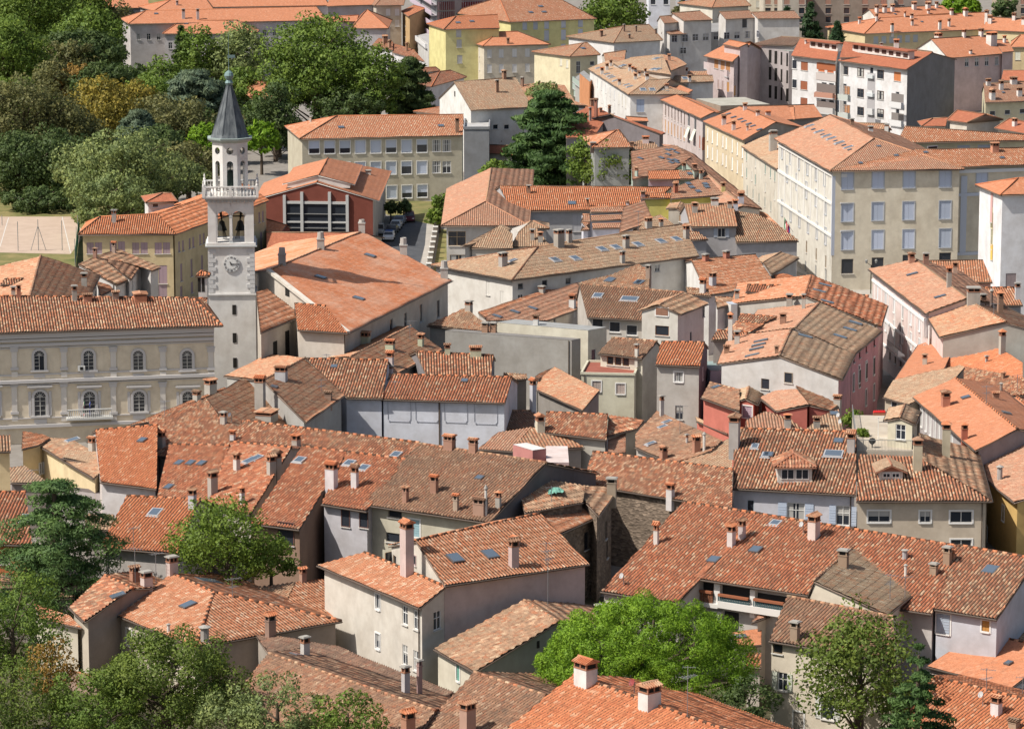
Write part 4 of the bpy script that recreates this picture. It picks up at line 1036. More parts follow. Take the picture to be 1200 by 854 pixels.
h.win(RR[4],[(930,495),(1060,590),(1098,615),(1128,640)],.7,1.6,'shut',(.10,.25,.24)); h.win(RR[4],[(930,615),(990,662)],.7,1.6,'shut',(.10,.25,.24)); h.win(RR[4],[(992,545),(967,640),(1062,715),(1128,775)],.8,1.5,'shut',(.6,.6,.55)); h.row(RR[4],(933,737),(1100,850),5,.8,1.6,'shut',(.3,.35,.33)); h.finish()
# grey palace
h=B('palace','huge grey and cream palace with white sunlit side and patterned tile roof','palace',wall=(.70,.63,.50),roof='pink')
h.rid(T[4],(30,650),(290,800),(290,538),(498,648),17.5,'hh',ov=.6,wall=(.66,.64,.58),gwall=(.70,.63,.50),roof='pink',pitch=19)
h.rid(T[4],(290,800),(1320,768),(498,650),(1330,692),17.5,'gg',ov=.6,roof='mix',pitch=19) if False else h.rid(T[4],(292,800),(1320,766),(690,700),(1330,690),17.5,'gg',ov=.6,roof='mix',pitch=19,back=.5)
h.rid(T[4],(600,668),(1300,655),(640,592),(1330,640),16,'gg',roof='mix',wall=(.62,.55,.38)); h.rid(T[4],(400,600),(580,606),(390,575),(560,580),15.5,'gg',roof='scale')
cx=[373,512,658,829]
for y,hh in ((830,2.2),):
    h.win(T[4],[(372,845),(515,840),(660,838),(829,835),(1000,830)],1.7,2.5,'louvre',(.48,.53,.64))
h.win(T[8],[(371,140),(513,135),(657,132),(828,128)],1.7,2.6,'louvre',(.48,.53,.64)); h.win(T[8],[(371,270),(513,267),(657,264),(828,260)],1.7,2.7,'louvre',(.50,.55,.66)); h.win(T[8],[(371,392),(513,385),(657,372),(828,362)],1.8,2.2,'dark',(.3,.25,.2))
for y0 in (.05,.33,.60,): pass
h.row(T[4],(66,705),(265,830),6,1.3,2.4,'louvre',(.52,.52,.52)); h.row(T[8],(66,118),(270,250),6,1.3,2.4,'louvre',(.52,.52,.52)) ; h.row(T[8],(90,-40),(270,110),5,1.3,2.4,'louvre',(.52,.52,.52)); h.row(T[8],(180,300),(270,370),3,.9,1.8,'glass',(.4,.3,.2)); h.row(T[8],(175,400),(270,440),3,1.0,2.2,'dark')
h.win(T[4],[(770,702),(915,698),(1010,696)],1.8,1.0,'louvre',(.4,.42,.48)); h.finish()
PAL_G=h
Wp=h.W[4]; m=MB(); mc=[plain((.56,.59,.66),.85),plain((.66,.66,.66),.85)]
for y in (68,345):
    q=wxy(Wp,T[8],(600,y)); wbox(m,Wp,h.off,Wp['L']/2,q[1],Wp['L'],.45,.16,0)
q=wxy(Wp,T[4],(600,812)); wbox(m,Wp,h.off,Wp['L']/2,q[1],Wp['L'],.5,.3,1); m.build('cornice',mc,h.o)
for x in (308,577,908):
    a_=wxy(Wp,T[8],(x,340)); b_=wxy(Wp,T[8],(x,-30)); m=MB(); wbox(m,Wp,h.off,a_[0],(a_[1]+b_[1])/2,.95,b_[1]-a_[1],.12,0); m.build('pilaster',mc,h.o)
for x in (448,742):
    a_=wxy(Wp,T[8],(x,410)); b_=wxy(Wp,T[8],(x,-50)); m=MB(); wbox(m,Wp,h.off,a_[0],(a_[1]+b_[1])/2,.14,b_[1]-a_[1],.2,0); m.build('drainpipe',[M_GUT],h.o)
for (F_,lst) in ((T[8],((371,97),(513,92),(657,88),(828,83),(371,228),(513,224),(657,221),(828,217))),):
    for x,y in lst:
        q=wxy(Wp,F_,(x,y)); m=MB(); wbox(m,Wp,h.off,q[0],q[1]+.05,2.4,.18,.5,0); m.build('window_head',[plain((.40,.41,.43),.85)],h.o)
Wp=h.W[0]; m=MB()
for y0,y1 in ((-72,0),(118,250)): pass
for i in range(9):
    u=.5+i*(Wp['L']-1)/8; wbox(m,Wp,h.off,u,12.2,.5,8.6,.12,0)
for z_ in (7.9,12.6,16.7): wbox(m,Wp,h.off,Wp['L']/2,z_,Wp['L'],.35,.2,0)
m.build('pilasters',[plain((.70,.69,.66),.85)],h.o)
h=B('house','white plastered building with orange hip roof at the right edge','building',wall=(.74,.74,.76),roof='salmon')
h.rid(T[8],(1085,58),(1340,52),(1170,-20),(1300,-24),17,'hh',ov=.5,roof='salmon')
h.win(T[8],[(1136,456)],1.5,1.9,'shut',(.30,.24,.24)); h.win(T[8],[(1047,110),(1047,215)],.9,4.5,'shut',(.60,.36,.34)); h.win(T[8],[(1047,165),(1047,262)],.8,3.0,'surf',(.55,.50,.30)); h.win(T[8],[(1047,325)],.9,2.2,'shut',(.70,.45,.10)); h.finish()
# white apartment block top right
h=B('apartment_block','white apartment block with orange shutters and tall bare grey gable','apartment building',wall=(.66,.66,.67),roof='newred')
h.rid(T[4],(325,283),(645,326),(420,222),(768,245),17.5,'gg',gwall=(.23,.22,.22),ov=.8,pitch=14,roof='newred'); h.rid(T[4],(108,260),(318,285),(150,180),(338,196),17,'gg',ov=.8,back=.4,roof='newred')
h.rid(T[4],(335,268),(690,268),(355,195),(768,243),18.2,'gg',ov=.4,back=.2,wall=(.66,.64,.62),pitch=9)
for k,y in enumerate((333,430,515)):
    h.win(T[4],[(360,y-3),(433,y+6),(526,y+16)],2.0,1.6,'surf',(.1,.1,.1)); h.win(T[4],[(360,y-3),(433,y+6),(526,y+16)] if k else [(360,y-3),(433,y+6),(526,y+16),(605,y+26)],2.2,1.7,'shut',((.50,.18,.07),(.55,.24,.10),(.48,.2,.1))[k])
h.win(T[4],[(170,310),(168,400),(168,478)],2.2,1.7,'shut',(.28,.10,.05)); h.win(T[4],[(125,302),(125,392)],1.5,1.8,'dark'); h.win(T[4],[(250,315),(292,320)],2.0,1.8,'shut',(.45,.13,.05)); h.win(T[4],[(262,412),(296,416),(258,490),(296,494)],1.6,2.2,'dark'); h.win(T[4],[(484,345),(484,430),(484,515),(605,460),(605,540),(360,420),(360,500)],1.1,2.4,'dark',(.5,.5,.5))
h.finish()
for k in range(3): balcony(h,T[4],(472,362+k*85),(498,366+k*85),14.6-k*3.2,.5,1.0,(.55,.55,.55))
for k in range(2): balcony(h,T[4],(576,500+k*85),(634,508+k*85),10.2-k*3.1,.6,1.0,(.6,.6,.6)); balcony(h,T[4],(335,466+k*85),(384,472+k*85),11.0-k*3.1,.6,1.0,(.45,.48,.45)); balcony(h,T[4],(228,455+k*70),(312,463+k*70),11.2-k*2.8,.6,1.0,(.5,.48,.46) if k else (.42,.22,.16))

def bay(W,x0,y0,x1,y1,c,t=.03,name='bay'):
    a_=wxy(W,T[4],(x0,y0)); b_=wxy(W,T[4],(x1,y1)); m=MB(); wbox(m,W,h.off,(a_[0]+b_[0])/2,(a_[1]+b_[1])/2,abs(b_[0]-a_[0]),abs(a_[1]-b_[1]),t,0); m.build(name,[plain(c,.85)],h.o)
Wa,Wb=h.W[0],h.W[4]
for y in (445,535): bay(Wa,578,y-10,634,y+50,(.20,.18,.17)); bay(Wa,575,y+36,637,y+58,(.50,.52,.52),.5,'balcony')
bay(Wa,466,340,498,590,(.36,.35,.36),.02); bay(Wa,640,0,641,1,(.3,.3,.3),.01) if False else None
for y in (345,430,515): bay(Wa,468,y+4,498,y+24,(.52,.55,.56),.5,'balcony')
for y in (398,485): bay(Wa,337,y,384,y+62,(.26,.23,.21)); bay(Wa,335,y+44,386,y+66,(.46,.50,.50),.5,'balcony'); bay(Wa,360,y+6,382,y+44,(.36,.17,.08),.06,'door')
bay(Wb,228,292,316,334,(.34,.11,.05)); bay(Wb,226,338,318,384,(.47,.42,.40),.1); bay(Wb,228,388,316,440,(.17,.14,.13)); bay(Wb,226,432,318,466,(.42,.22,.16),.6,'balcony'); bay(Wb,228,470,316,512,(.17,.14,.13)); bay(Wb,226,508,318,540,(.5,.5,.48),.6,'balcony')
h=B('stair_tower','grey concrete stair tower with vertical slots beside white apartment block','building',wall=(.42,.38,.38),lo=True)
h.slab(T[4],(-110,212),(98,240),18,17,(.30,.35,.33)); h.rid(T[4],(-80,205),(120,215),(60,172),(165,178),18,'gg',back=.3,pitch=10,roof='dark')
for y in (270,350,435): h.row(T[4],(10,y-6),(90,y+10),4,.6,2.6,'slit')
h.finish()
h=B('house','long cream house with orange hip roof dotted with white chimneys, top right','house',wall=(.62,.52,.32),roof='salmon',lo=True)
h.rid(T[4],(450,158),(1010,138),(525,84),(1020,58),11,'hh'); h.row(T[4],(505,188),(690,180),6,1.3,1.7,'shut',(.45,.48,.5)); h.rid(T[4],(1000,140),(1210,150),(1030,80),(1190,90),11.2,'gg'); h.finish()
h=B('house','white gabled house with orange roof at the top right behind long cream house','house',wall=(.68,.66,.62),roof='salmon',lo=True)
h.rid(T[4],(505,84),(860,62),(472,44),(815,26),13,'gg',pitch=22); h.finish()
h=B('house','pink house with orange roof and dark balcony, top right','house',wall=(.62,.48,.45),roof='salmon',lo=True)
h.rid(T[4],(842,272),(1095,252),(762,182),(1052,166),12,'gg',pitch=24,gwall=(.72,.70,.68)); h.row(T[4],(930,292),(1070,286),4,1.2,1.8,'glass'); h.rid(T[4],(1095,245),(1150,240),(1060,188),(1120,186),12.4,'gg'); h.finish()
balcony(h,T[4],(915,325),(1095,315),8.2,1.2,1.0,(.10,.10,.12),rail=1)
h=B('house','cream house with pinkish roof and three chimneys at the right edge','house',wall=(.66,.60,.42),roof='pink',lo=True)
h.rid(T[4],(1015,480),(1240,472),(1008,392),(1240,380),10,'gg'); h.row(T[4],(1050,530),(1190,520),3,1.2,.9,'dark'); h.finish()
h=B('house','ochre house with orange roof at the upper right corner','house',wall=(.62,.50,.30),roof='salmon',lo=True)
h.rid(T[4],(1130,220),(1270,222),(1180,165),(1270,165),11,'hh'); h.win(T[4],[(1168,262)],1.2,1.8,'shut',(.6,.6,.5)); h.finish()
h=B('house','small building with red hip roof below the bare grey gable','house',wall=(.6,.55,.48),roof='newred',lo=True)
h.rid(T[4],(835,562),(930,574),(885,516),(1020,535),9.5,'hh'); h.rid(T[4],(720,590),(830,590),(770,555),(840,550),8.5,'hg'); h.rid(T[4],(1060,600),(1300,640),(1130,555),(1300,590),8.5,'hh'); h.rid(T[4],(1090,375),(1250,380),(1100,330),(1250,330),8,'gg'); h.finish()
h=B('house','low house with orange roof left of the palace roof','house',wall=(.30,.28,.27),roof='salmon',lo=True)
h.rid(T[4],(20,565),(255,548),(-130,500),(215,490),12,'gg'); h.finish()
for (x0,x1,y,dz,c,lb) in ((-20,62,-80,20,(.55,.50,.42),'cream tower block at the top beside the dark conifers'),(68,178,-60,20,(.46,.42,.36),'beige tower block behind the dark conifers at the top'),(176,560,-70,20,(.30,.25,.21),'wide brown tower block behind the dark conifers'),(600,770,-50,18,(.36,.31,.27),'brown block at the top behind the long cream roof'),(1090,1300,-60,18,(.40,.33,.26),'brown house at the top right corner behind trees')):
    h=B('apartment_block',lb,'apartment building',wall=c,lo=True); h.slab(T[4],(x0,y),(x1,y),16,dz,(.3,.3,.3))
    for yy in (8,52,92): h.row(T[4],(x0+20,yy),(x1-20,yy),max(2,int((x1-x0)/70)),1.4,1.5,'dark' if yy>8 else 'shut',(.35,.2,.15))
    h.finish()
for (x0,x1,y,dz,c,lb) in ((640,740,-120,16,(.62,.64,.70),'white and blue building at the top beside the tree clump'),(780,930,-90,18,(.36,.36,.38),'grey flats at the top behind the terraced flats'),):
    h=B('building',lb,'building',wall=c,lo=True); h.slab(T[3],(x0,y),(x1,y),16,dz,(.3,.3,.3)); h.row(T[3],(x0+20,10),(x1-20,10),2,1.4,1.5,'dark'); h.finish()
h=B('house','brown roofed house at the top between flats and tower blocks','house',wall=(.6,.57,.5),roof='scale',lo=True)
h.rid(T[3],(935,36),(1118,28),(960,-20),(1060,-30),15,'hh'); h.finish()
h=B('building','pale cream building at the very top right of the middle','building',wall=(.62,.58,.48),lo=True)
h.slab(T[3],(1110,-60),(1260,-60),14,18,(.4,.4,.4)); h.row(T[3],(1150,20),(1230,20),3,1,1.6,'shut',(.5,.5,.45)); h.finish()
h=B('house','flat grey roofs and low orange roof at the top left edge','building',wall=(.5,.5,.5),roof='salmon',lo=True)
h.rid(T[1],(-60,52),(60,52),(-60,22),(60,24),12,'gg'); h.finish()
# ================= left middle: yellow institute, palace, bell tower, church
h=B('institute','ochre school building with bright orange hipped roof and lilac shutters behind the bell tower','building',wall=(.58,.47,.28),roof='orangecoppi')
h.rid(T[5],(365,243),(822,241),(470,160),(735,147),10.5,'hg',ov=.6); h.rid(T[5],(822,241),(1257,84),(735,147),(1150,3),10.5,'gg',ov=.6)
for pts,ww,hh in (([(422,307),(461,306),(530,303),(568,302),(635,307),(674,306),(740,307),(779,306)],1.0,1.6),([(762,430),(762,520)],1.2,2.6),([(838,300),(856,295),(887,284),(904,279),(936,266),(953,260)],.7,1.5),([(848,420),(896,398),(945,380)],.8,2.5),([(848,510),(898,490)],.9,1.6)):
    h.win(T[5],pts,ww,hh,'shut',(.33,.24,.26))
h.win(RR[1],[(257,475),(294,462),(317,455)],.7,1.6,'shut',(.33,.24,.26)); h.win(RR[1],[(307,615),(307,750)],.9,2.8,'shut',(.30,.22,.24))
h.rid(T[5],(680,92),(830,88),(760,50),(800,50),12.5,'hh',z0=10.5,wall=(.62,.61,.60),roof='newred'); h.win(T[5],[(727,107)],.9,.6,'dark'); h.finish()
h=B('palace','long cream palace with pilasters, arched windows and striped tile roof at the left','palace',wall=(.72,.63,.49),roof='coppi')
h.rid(T[5],(-330,714),(1040,668),(-330,528),(900,540),13,'gh',ov=.9); PA=h
h.rid(T[5],(880,575),(968,580),(870,540),(968,542),13.5,'gg',back=.3,z0=10); h.finish()
W=h.W[0]
def wp(W,F,pt):
    a,e,n=W['a'],W['e'],W['n']; d=ray(*F(pt)); return ORG+d*((a-ORG).dot(n)/d.dot(n))
def wxy(W,F,pt): q=wp(W,F,pt); return (q-W['a']).dot(W['e']),q.z
def wbox(m,W,off,x,z,w_,hh,t,mi,inn=0): m.box(W['a']+W['e']*x+Vector((0,0,z))+W['n']*(t/2-inn)-off,(w_,t,hh),mi,math.atan2(W['e'].y,W['e'].x))
GT=plain((.51,.49,.48),.85); GTL=plain((.62,.58,.53),.85)
m=MB(); L=W['L']
def zl(y,x=600): return wxy(W,T[5],(x,y))[1]
z_c=zl(697,520); 
for y,hh,t in ((700,.55,.55),(722,.3,.35),(745,.35,.25),(760,.12,.12)): 
    zz=wxy(W,T[5],(520,y))[1]; wbox(m,W,h.off,L/2,zz,L,hh,t,0)
for (F,y,hh,t) in ((T[9],30,.16,.12),(T[9],60,.35,.45),(T[9],76,.1,.2),(T[9],232,.12,.15),(T[9],268,.35,.4),):
    zz=wxy(W,F,(520,y))[1]; wbox(m,W,h.off,L/2,zz,L,hh,t,0)
m.build('cornice',[GT],h.o)
for x in (-165,65,297,528,760,985):
    a=wxy(W,T[5],(x,770)); b=wxy(W,T[9],(x,22)); c=wxy(W,T[9],(x,80)); d=wxy(W,T[9],(x,228))
    for (p,q) in ((a,b),(c,d)):
        m=MB(); zc=(p[1]+q[1])/2; hh=abs(p[1]-q[1]); wbox(m,W,h.off,p[0],zc,.62,hh,.12,1); wbox(m,W,h.off,p[0],p[1]-.25,.85,.5,.2,0); wbox(m,W,h.off,p[0],p[1]+.03,1.0,.14,.3,0); wbox(m,W,h.off,p[0],q[1]+.15,.9,.3,.2,0); wbox(m,W,h.off,p[0],q[1]-.5,.7,.6,.13,1)
        m.build('pilaster',[GT,GTL],h.o)
def archwin(h,W,x,zb,w_,hh,sur,head,open_=False,name='window'):
    """arched window: zb sill height, hh height to the crown of the arch"""
    r=w_/2; e,n=W['e'],W['n']; o=W['a']+e*x+Vector((0,0,zb))-h.off; zs=hh-r
    def ring(ro,ri,t,m,mi):
        K=10; pts=[(-1,0)]; 
        out=[(-ro,0)]+[(-ro*math.cos(math.pi*i/K),zs+ro*math.sin(math.pi*i/K)) for i in range(K+1)]+[(ro,0)]
        inn=[(-ri,0)]+[(-ri*math.cos(math.pi*i/K),zs+ri*math.sin(math.pi*i/K)) for i in range(K+1)]+[(ri,0)]
        v=[o+e*a+Vector((0,0,b))+n*t for a,b in out]+[o+e*a+Vector((0,0,b))+n*t for a,b in inn]+[o+e*a+Vector((0,0,b))-n*.02 for a,b in out]+[o+e*a+Vector((0,0,b))-n*.02 for a,b in inn]
        k=len(out); f=[]
        for i in range(k-1): f+=[(i,i+1,k+i+1,k+i),(i,2*k+i,2*k+i+1,i+1),(k+i,k+i+1,3*k+i+1,3*k+i)]
        m.add(v,f,mi)
    m=MB(); ring(r+sur,r,.14,m,0)
    wbox(m,W,h.off,x,zb-.09,w_+2*sur+.3,.18,.3,0)
    if head:
        wbox(m,W,h.off,x,zb+hh+.62,w_+1.5,.16,.5,0); wbox(m,W,h.off,x,zb+hh+.45,w_+1.0,.2,.3,0)
        for s_ in (-1,1): wbox(m,W,h.off,x+s_*(r+sur+.2),zb+hh/2,.3,hh,.08,0)
    wbox(m,W,h.off,x,zb-.62,w_*1.1,.5,.06,0)
    ob=m.build(name,[GT],h.o)
    g=MB(); K=10; out=[(-r,0)]+[(-r*math.cos(math.pi*i/K),zs+r*math.sin(math.pi*i/K)) for i in range(K+1)]+[(r,0)]
    g.add([o+e*a+Vector((0,0,b))+n*.02 for a,b in out],[tuple(range(len(out)))],0)
    for xx in (-r*.98,0,r*.98): g.tube(o+e*xx+n*.06,o+e*xx+Vector((0,0,zs if xx else hh-.3))+n*.06,.045,4,1)
    for zz in (.05,zs*.28,zs*.54,zs*.8,zs): g.tube(o-e*r*(1 if not open_ or zz>=zs*.8 else 1)+Vector((0,0,zz))+n*.06,o+e*(r if not open_ else 0 if 0<zz<zs else r)+Vector((0,0,zz))+n*.06,.03,4,1)
    for i in range(1,6): a=math.pi*i/6; g.tube(o+Vector((0,0,zs))+n*.06,o+e*r*.97*math.cos(a)+Vector((0,0,zs+r*.97*math.sin(a)))+n*.06,.022,4,1)
    g.tube(o+e*r*.5+Vector((0,0,zs))+n*.06,o+e*0+Vector((0,0,zs+r*.5))+n*.06,.03,4,1); g.tube(o-e*r*.5+Vector((0,0,zs))+n*.06,o+e*0+Vector((0,0,zs+r*.5))+n*.06,.03,4,1)
    g.build('pane',[M_GLASS,plain((.50,.49,.46),.6)],ob)
    return ob
for i,x in enumerate((-51,182,413,645,874)):
    t=wxy(W,T[5],(x,785)); b=wxy(W,T[9],(x,22 if x>0 else 24)); archwin(h,W,t[0],b[1]-.0,1.15,t[1]-b[1],.28,False,open_=(i==1))
    t=wxy(W,T[9],(x+4,122)); b=wxy(W,T[9],(x+4,232 if i else 236)); b=(b[0],wxy(W,T[9],(x+4,(238,236,222,216,210)[i]))[1]); archwin(h,W,t[0],b[1],1.3,t[1]-b[1],.3,True)
# balcony of the middle window
q=wxy(W,T[9],(417,236)); m=MB(); wbox(m,W,h.off,q[0],q[1]-.1,5.2,.22,1.3,0)
for i in range(22): wbox(m,W,h.off,q[0]-2.4+i*.228,q[1]-.65,.1,.9,.12,1,-1.1) if False else m.tube(W['a']+W['e']*(q[0]-2.4+i*.228)+Vector((0,0,q[1]))+W['n']*1.15-h.off,W['a']+W['e']*(q[0]-2.4+i*.228)+Vector((0,0,q[1]+.9))+W['n']*1.15-h.off,.05,5,0)
m.tube(W['a']+W['e']*(q[0]-2.5)+Vector((0,0,q[1]+.95))+W['n']*1.15-h.off,W['a']+W['e']*(q[0]+2.5)+Vector((0,0,q[1]+.95))+W['n']*1.15-h.off,.08,6,0)
m.build('balcony',[plain((.52,.52,.5),.8),plain((.3,.3,.3))],h.o)
def flag(W,h,F,pt,cols,label,L=1.9,name='flag'):
    q=wp(W,F,pt); n,e=W['n'],W['e']; o=bpy.data.objects.new(name,None); col.objects.link(o); o.location=q; tag(o,label,'flag')
    tip=n*L*.5+Vector((0,0,L*.75))-e*.2
    m=MB(); m.tube((0,0,0),tip,.03,5); m.build('pole',[M_METAL],o)
    m=MB(); K=len(cols); 
    for i in range(K):
        for j in range(4):
            f0,f1=i/K,(i+1)/K; z0_,z1_=-j*.42,-(j+1)*.42
            def pp(f,z,jj): return tip*(.95-.42*f)+Vector((0,0,z))+e*(.10*math.sin(jj*1.7+f*5))
            m.add([pp(f0,z0_,j),pp(f1,z0_,j),pp(f1,z1_,j+1),pp(f0,z1_,j+1)],[(0,1,2,3)],i)
    m.build('cloth',[plain(c,.8) for c in cols],o); return o
flag(W,h,T[9],(396,205),[(.05,.25,.10),(.6,.6,.58),(.55,.04,.05)],'green white red flag on the palace balcony window, left one of the pair')
flag(W,h,T[9],(425,205),[(.03,.05,.25),(.04,.07,.30)],'dark blue flag beside the tricolour on the palace balcony window')
W2=PAL_G.W[0]
flag(W2,PAL_G,T[8],(104,205),[(.05,.25,.10),(.6,.6,.58),(.55,.04,.05)],'green white red flag over the doorway of the grey palace')
flag(W2,PAL_G,T[8],(118,232),[(.5,.03,.06),(.03,.04,.2)],'red and dark blue flag over the doorway of the grey palace')
m=MB(); q=wp(W,T[5],(385,1036))
qa=wxy(W,T[9],(380,12)); m=MB(); wbox(m,W,h.off,qa[0],qa[1],.8,.6,.4,0); wbox(m,W,h.off,qa[0],qa[1],.35,.35,.44,1); m.build('air_conditioner',[plain((.65,.65,.62)),M_DARK],h.o)
# ---- bell tower
bt=bpy.data.objects.new('bell_tower',None); col.objects.link(bt); YT=402.0
def tz(v,u=270): return on_plane((u,v),Vector((0,YT,0)),Vector((0,1,0)))
cx=tz(400,270.5).x; bt.location=(cx,YT+2.9,0); tag(bt,'tall white bell tower with clock, balustrade and pointed grey spire','bell tower')
TW=(.72,.71,.69); stn=plaster(TW,.4); trimg=plain((.42,.44,.44),.85); TA=R(-5)
s_=FPX/YT; hw=28.0/s_; ROT=Matrix.Rotation(R(4),4,'Z')
def Z(v): return tz(v).z
m=MB()
zs=[-1,Z(347),Z(345),Z(290),Z(287)]
def sq(w_,z0,z1,mi=0,mm=None): (mm or m).box((0,0,(z0+z1)/2),(2*w_,2*w_,z1-z0),mi)
sq(hw,-1,Z(345)); sq(hw+.18,Z(346),Z(344)); sq(hw-.05,Z(344),Z(289))
sq(hw+.25,Z(289.5),Z(288),1); sq(hw+.1,Z(288),Z(285))
shaft=m.build('shaft',[stn,trimg],bt); 
# belfry storey: corner piers, two arched openings per face
m=MB(); zb,zt=Z(285),Z(238); pw=.95
for sx in (-1,1):
    for sy in (-1,1): m.box((sx*(hw-.1-pw/2),sy*(hw-.1-pw/2),(zb+zt)/2),(pw,pw,zt-zb),0)
ow=(2*(hw-.1)-2*pw)/2; zsp=Z(255); H=hw-.1
for a in range(4):
    Rm=Matrix.Rotation(a*math.pi/2,4,'Z')
    m.box((0,-H+.2,(zb+zsp)/2),(.22,.22,zsp-zb),0,0,Rm); m.box((0,-H+.2,zsp+.05),(.42,.4,.18),1,0,Rm); m.box((0,-H+.2,zb+.15),(.42,.4,.3),1,0,Rm)
    for s in (-1,1):
        c=s*ow/2; r=ow/2-.16; K=10
        v=[];f=[]
        for i in range(K+1):
            t=math.pi*i/K; v.append((c-r*math.cos(t),-H+.02,zsp+r*math.sin(t))); v.append((c-r*math.cos(t),-H+.5,zsp+r*math.sin(t)))
            v.append((c-ow/2*1.0 if i<K/2 else c+ow/2 if i>K/2 else c,-H+.02,zt)) if False else v.append((c+(-ow/2+ow*i/K),-H+.02,zt))
        for i in range(K): k=3*i; f+=[(k,k+3,k+5,k+2),(k,k+1,k+4,k+3)]
        m.add([Rm@Vector(q) for q in v],f,0); m.box((c-ow/2+.08,-H+.25,(zb+zsp)/2),(.16,.45,zsp-zb),0,0,Rm); m.box((c+ow/2-.08,-H+.25,(zb+zsp)/2),(.16,.45,zsp-zb),0,0,Rm)
        m.box((c-ow/2+.04,-H+.25,(zt+zsp)/2),(.08,.46,zt-zsp),0,0,Rm);m.box((c+ow/2-.04,-H+.25,(zt+zsp)/2),(.08,.46,zt-zsp),0,0,Rm)
        for k in range(7):
            rr=r+.12; 
    for i in range(11): m.box((-H+.35+i*(2*H-.7)/10,-H-.03,zt+.22),(.28,.35,.3),1,0,Rm) if i<11 else None
m.box((0,0,zt-.05),(2*H-.1,2*H-.1,.2),2); 
sq(H+.02,zt,Z(234.5)); sq(hw+.2,Z(234.8),Z(233),1); sq(hw+.42,Z(233),Z(231.5),0)
m.build('belfry',[stn,trimg,M_DARK],bt)
for k,(x,zz) in enumerate(((-1.1,Z(268)),(1.1,Z(268)))):
    b=MB(); b.lathe((x,0,zz),[(.62,-.6),(.55,-.4),(.40,.1),(.32,.45),(.1,.6)],12); b.tube((x,0,zz+.6),(x,0,zz+1.6),.05,5); b.tube((-H,0,zz+1.1),(H,0,zz+1.1),.09,5) if k==0 else None
    b.build('bell',[plain((.03,.03,.028),.6,.3)],bt)
m=MB()
for a in range(0,4):
    for s in (-1,1):
        for g in range(4): m.tube((s*(.5+g*.15),-H*.2,zb+.2),(s*(1.4-g*.1),-H*.4,zb+3.6),.05,4)
m.build('bell_frame',[M_DARK],bt)
# balustrade
m=MB(); zq=Z(231.3); bw=hw+.35; 
for a in range(4):
    Rm=Matrix.Rotation(a*math.pi/2,4,'Z')
    m.box((0,-bw,zq+1.25),(2*bw+.25,.28,.16),0,0,Rm); m.box((0,-bw,zq+.08),(2*bw+.2,.28,.16),0,0,Rm)
    for i in range(15):
        x=-bw+.35+i*(2*bw-.7)/14; m.lathe(tuple(Rm@Vector((x,-bw,zq))),[(.05,.16),(.11,.45),(.06,.8),(.09,1.18)],6)
    for x in (-bw,0): m.box((x,-bw,zq+.66),(.34,.34,1.32),0,0,Rm)
    m.lathe(tuple(Rm@Vector((-bw,-bw,zq+1.3))),[(.12,0),(.16,.15),(.07,.4),(.11,.55),(.02,.85)],8)
m.build('balustrade',[stn],bt)
# octagonal lantern
m=MB(); zl0,zl1=Z(231),Z(166); ro=22.5/s_*1.0; n=8
for i in range(8):
    t0,t1=math.pi/8+math.pi*2*i/8,math.pi/8+math.pi*2*(i+1)/8
    a,b=Vector((ro*math.cos(t0),ro*math.sin(t0),0)),Vector((ro*math.cos(t1),ro*math.sin(t1),0)); e=b-a; Lf=e.length; e.normalize(); nn=Vector((e.y,-e.x,0)); nn=nn if nn.dot(a)>0 else -nn
    za,zsp,zr=zl0,Z(194),Z(178.5); op=.44; lo_=(Lf-Lf*op)/2
    def q(x,z,d=0): return a+e*x-nn*d+Vector((0,0,z))
    K=8; r=Lf*op/2; c=Lf/2
    for d in (0,.35):
        m.add([q(0,za,d),q(c-r,za,d),q(c-r,zsp,d),q(0,zsp,d)],[(0,1,2,3)]); m.add([q(c+r,za,d),q(Lf,za,d),q(Lf,zsp,d),q(c+r,zsp,d)],[(0,1,2,3)])
        v=[];f=[]
        rc=.24*Lf; zc2=zr
        for k in range(K+1):
            t=math.pi*k/K; v+= [q(c-r*math.cos(t),zsp+r*math.sin(t),d),q(c-rc*math.cos(t),zc2-rc*math.sin(t),d)]
        for k in range(K): f.append((2*k,2*k+2,2*k+3,2*k+1))
        m.add(v,f); m.add([q(0,zsp,d),q(c-r,zsp,d),q(c-rc,zc2,d),q(0,zc2,d)],[(0,1,2,3)]); m.add([q(Lf,zsp,d),q(c+r,zsp,d),q(c+rc,zc2,d),q(Lf,zc2,d)],[(0,1,2,3)])
        v=[];f=[]
        for k in range(K+1): t=math.pi*k/K; v+=[q(c-rc*math.cos(t),zc2+rc*math.sin(t),d),q(Lf*k/K,zl1,d)]
        for k in range(K): f.append((2*k,2*k+2,2*k+3,2*k+1))
        m.add(v,f); m.add([q(0,zc2,d),q(c-rc,zc2,d),q(0,zl1,d)],[(0,1,2)]); m.add([q(Lf,zc2,d),q(c+rc,zc2,d),q(Lf,zl1,d)],[(0,1,2)])
    m.add([q(c-r,za),q(c-r,zsp),q(c-r,zsp,.35),q(c-r,za,.35)],[(0,1,2,3)]); m.add([q(c+r,za),q(c+r,zsp),q(c+r,zsp,.35),q(c+r,za,.35)],[(0,1,2,3)])
m.lathe((0,0,zl0-.02),[(ro+.25,0),(ro+.25,.5)],8,0,True); m.lathe((0,0,zl1-.3),[(ro+.1,0),(ro+.55,.35),(ro+.6,.55)],8,1,True)
for v_ in m.v[:0]: pass
m.build('lantern',[stn,plain((.33,.40,.38),.7)],bt)
b=MB(); b.lathe((0,0,Z(215)),[(.75,-.9),(.62,-.6),(.45,.3),(.36,1.0),(.1,1.3)],14); b.tube((0,0,Z(215)+1.2),(0,0,Z(180)),.06,5); b.build('bell',[plain((.05,.07,.06),.5,.5)],bt)
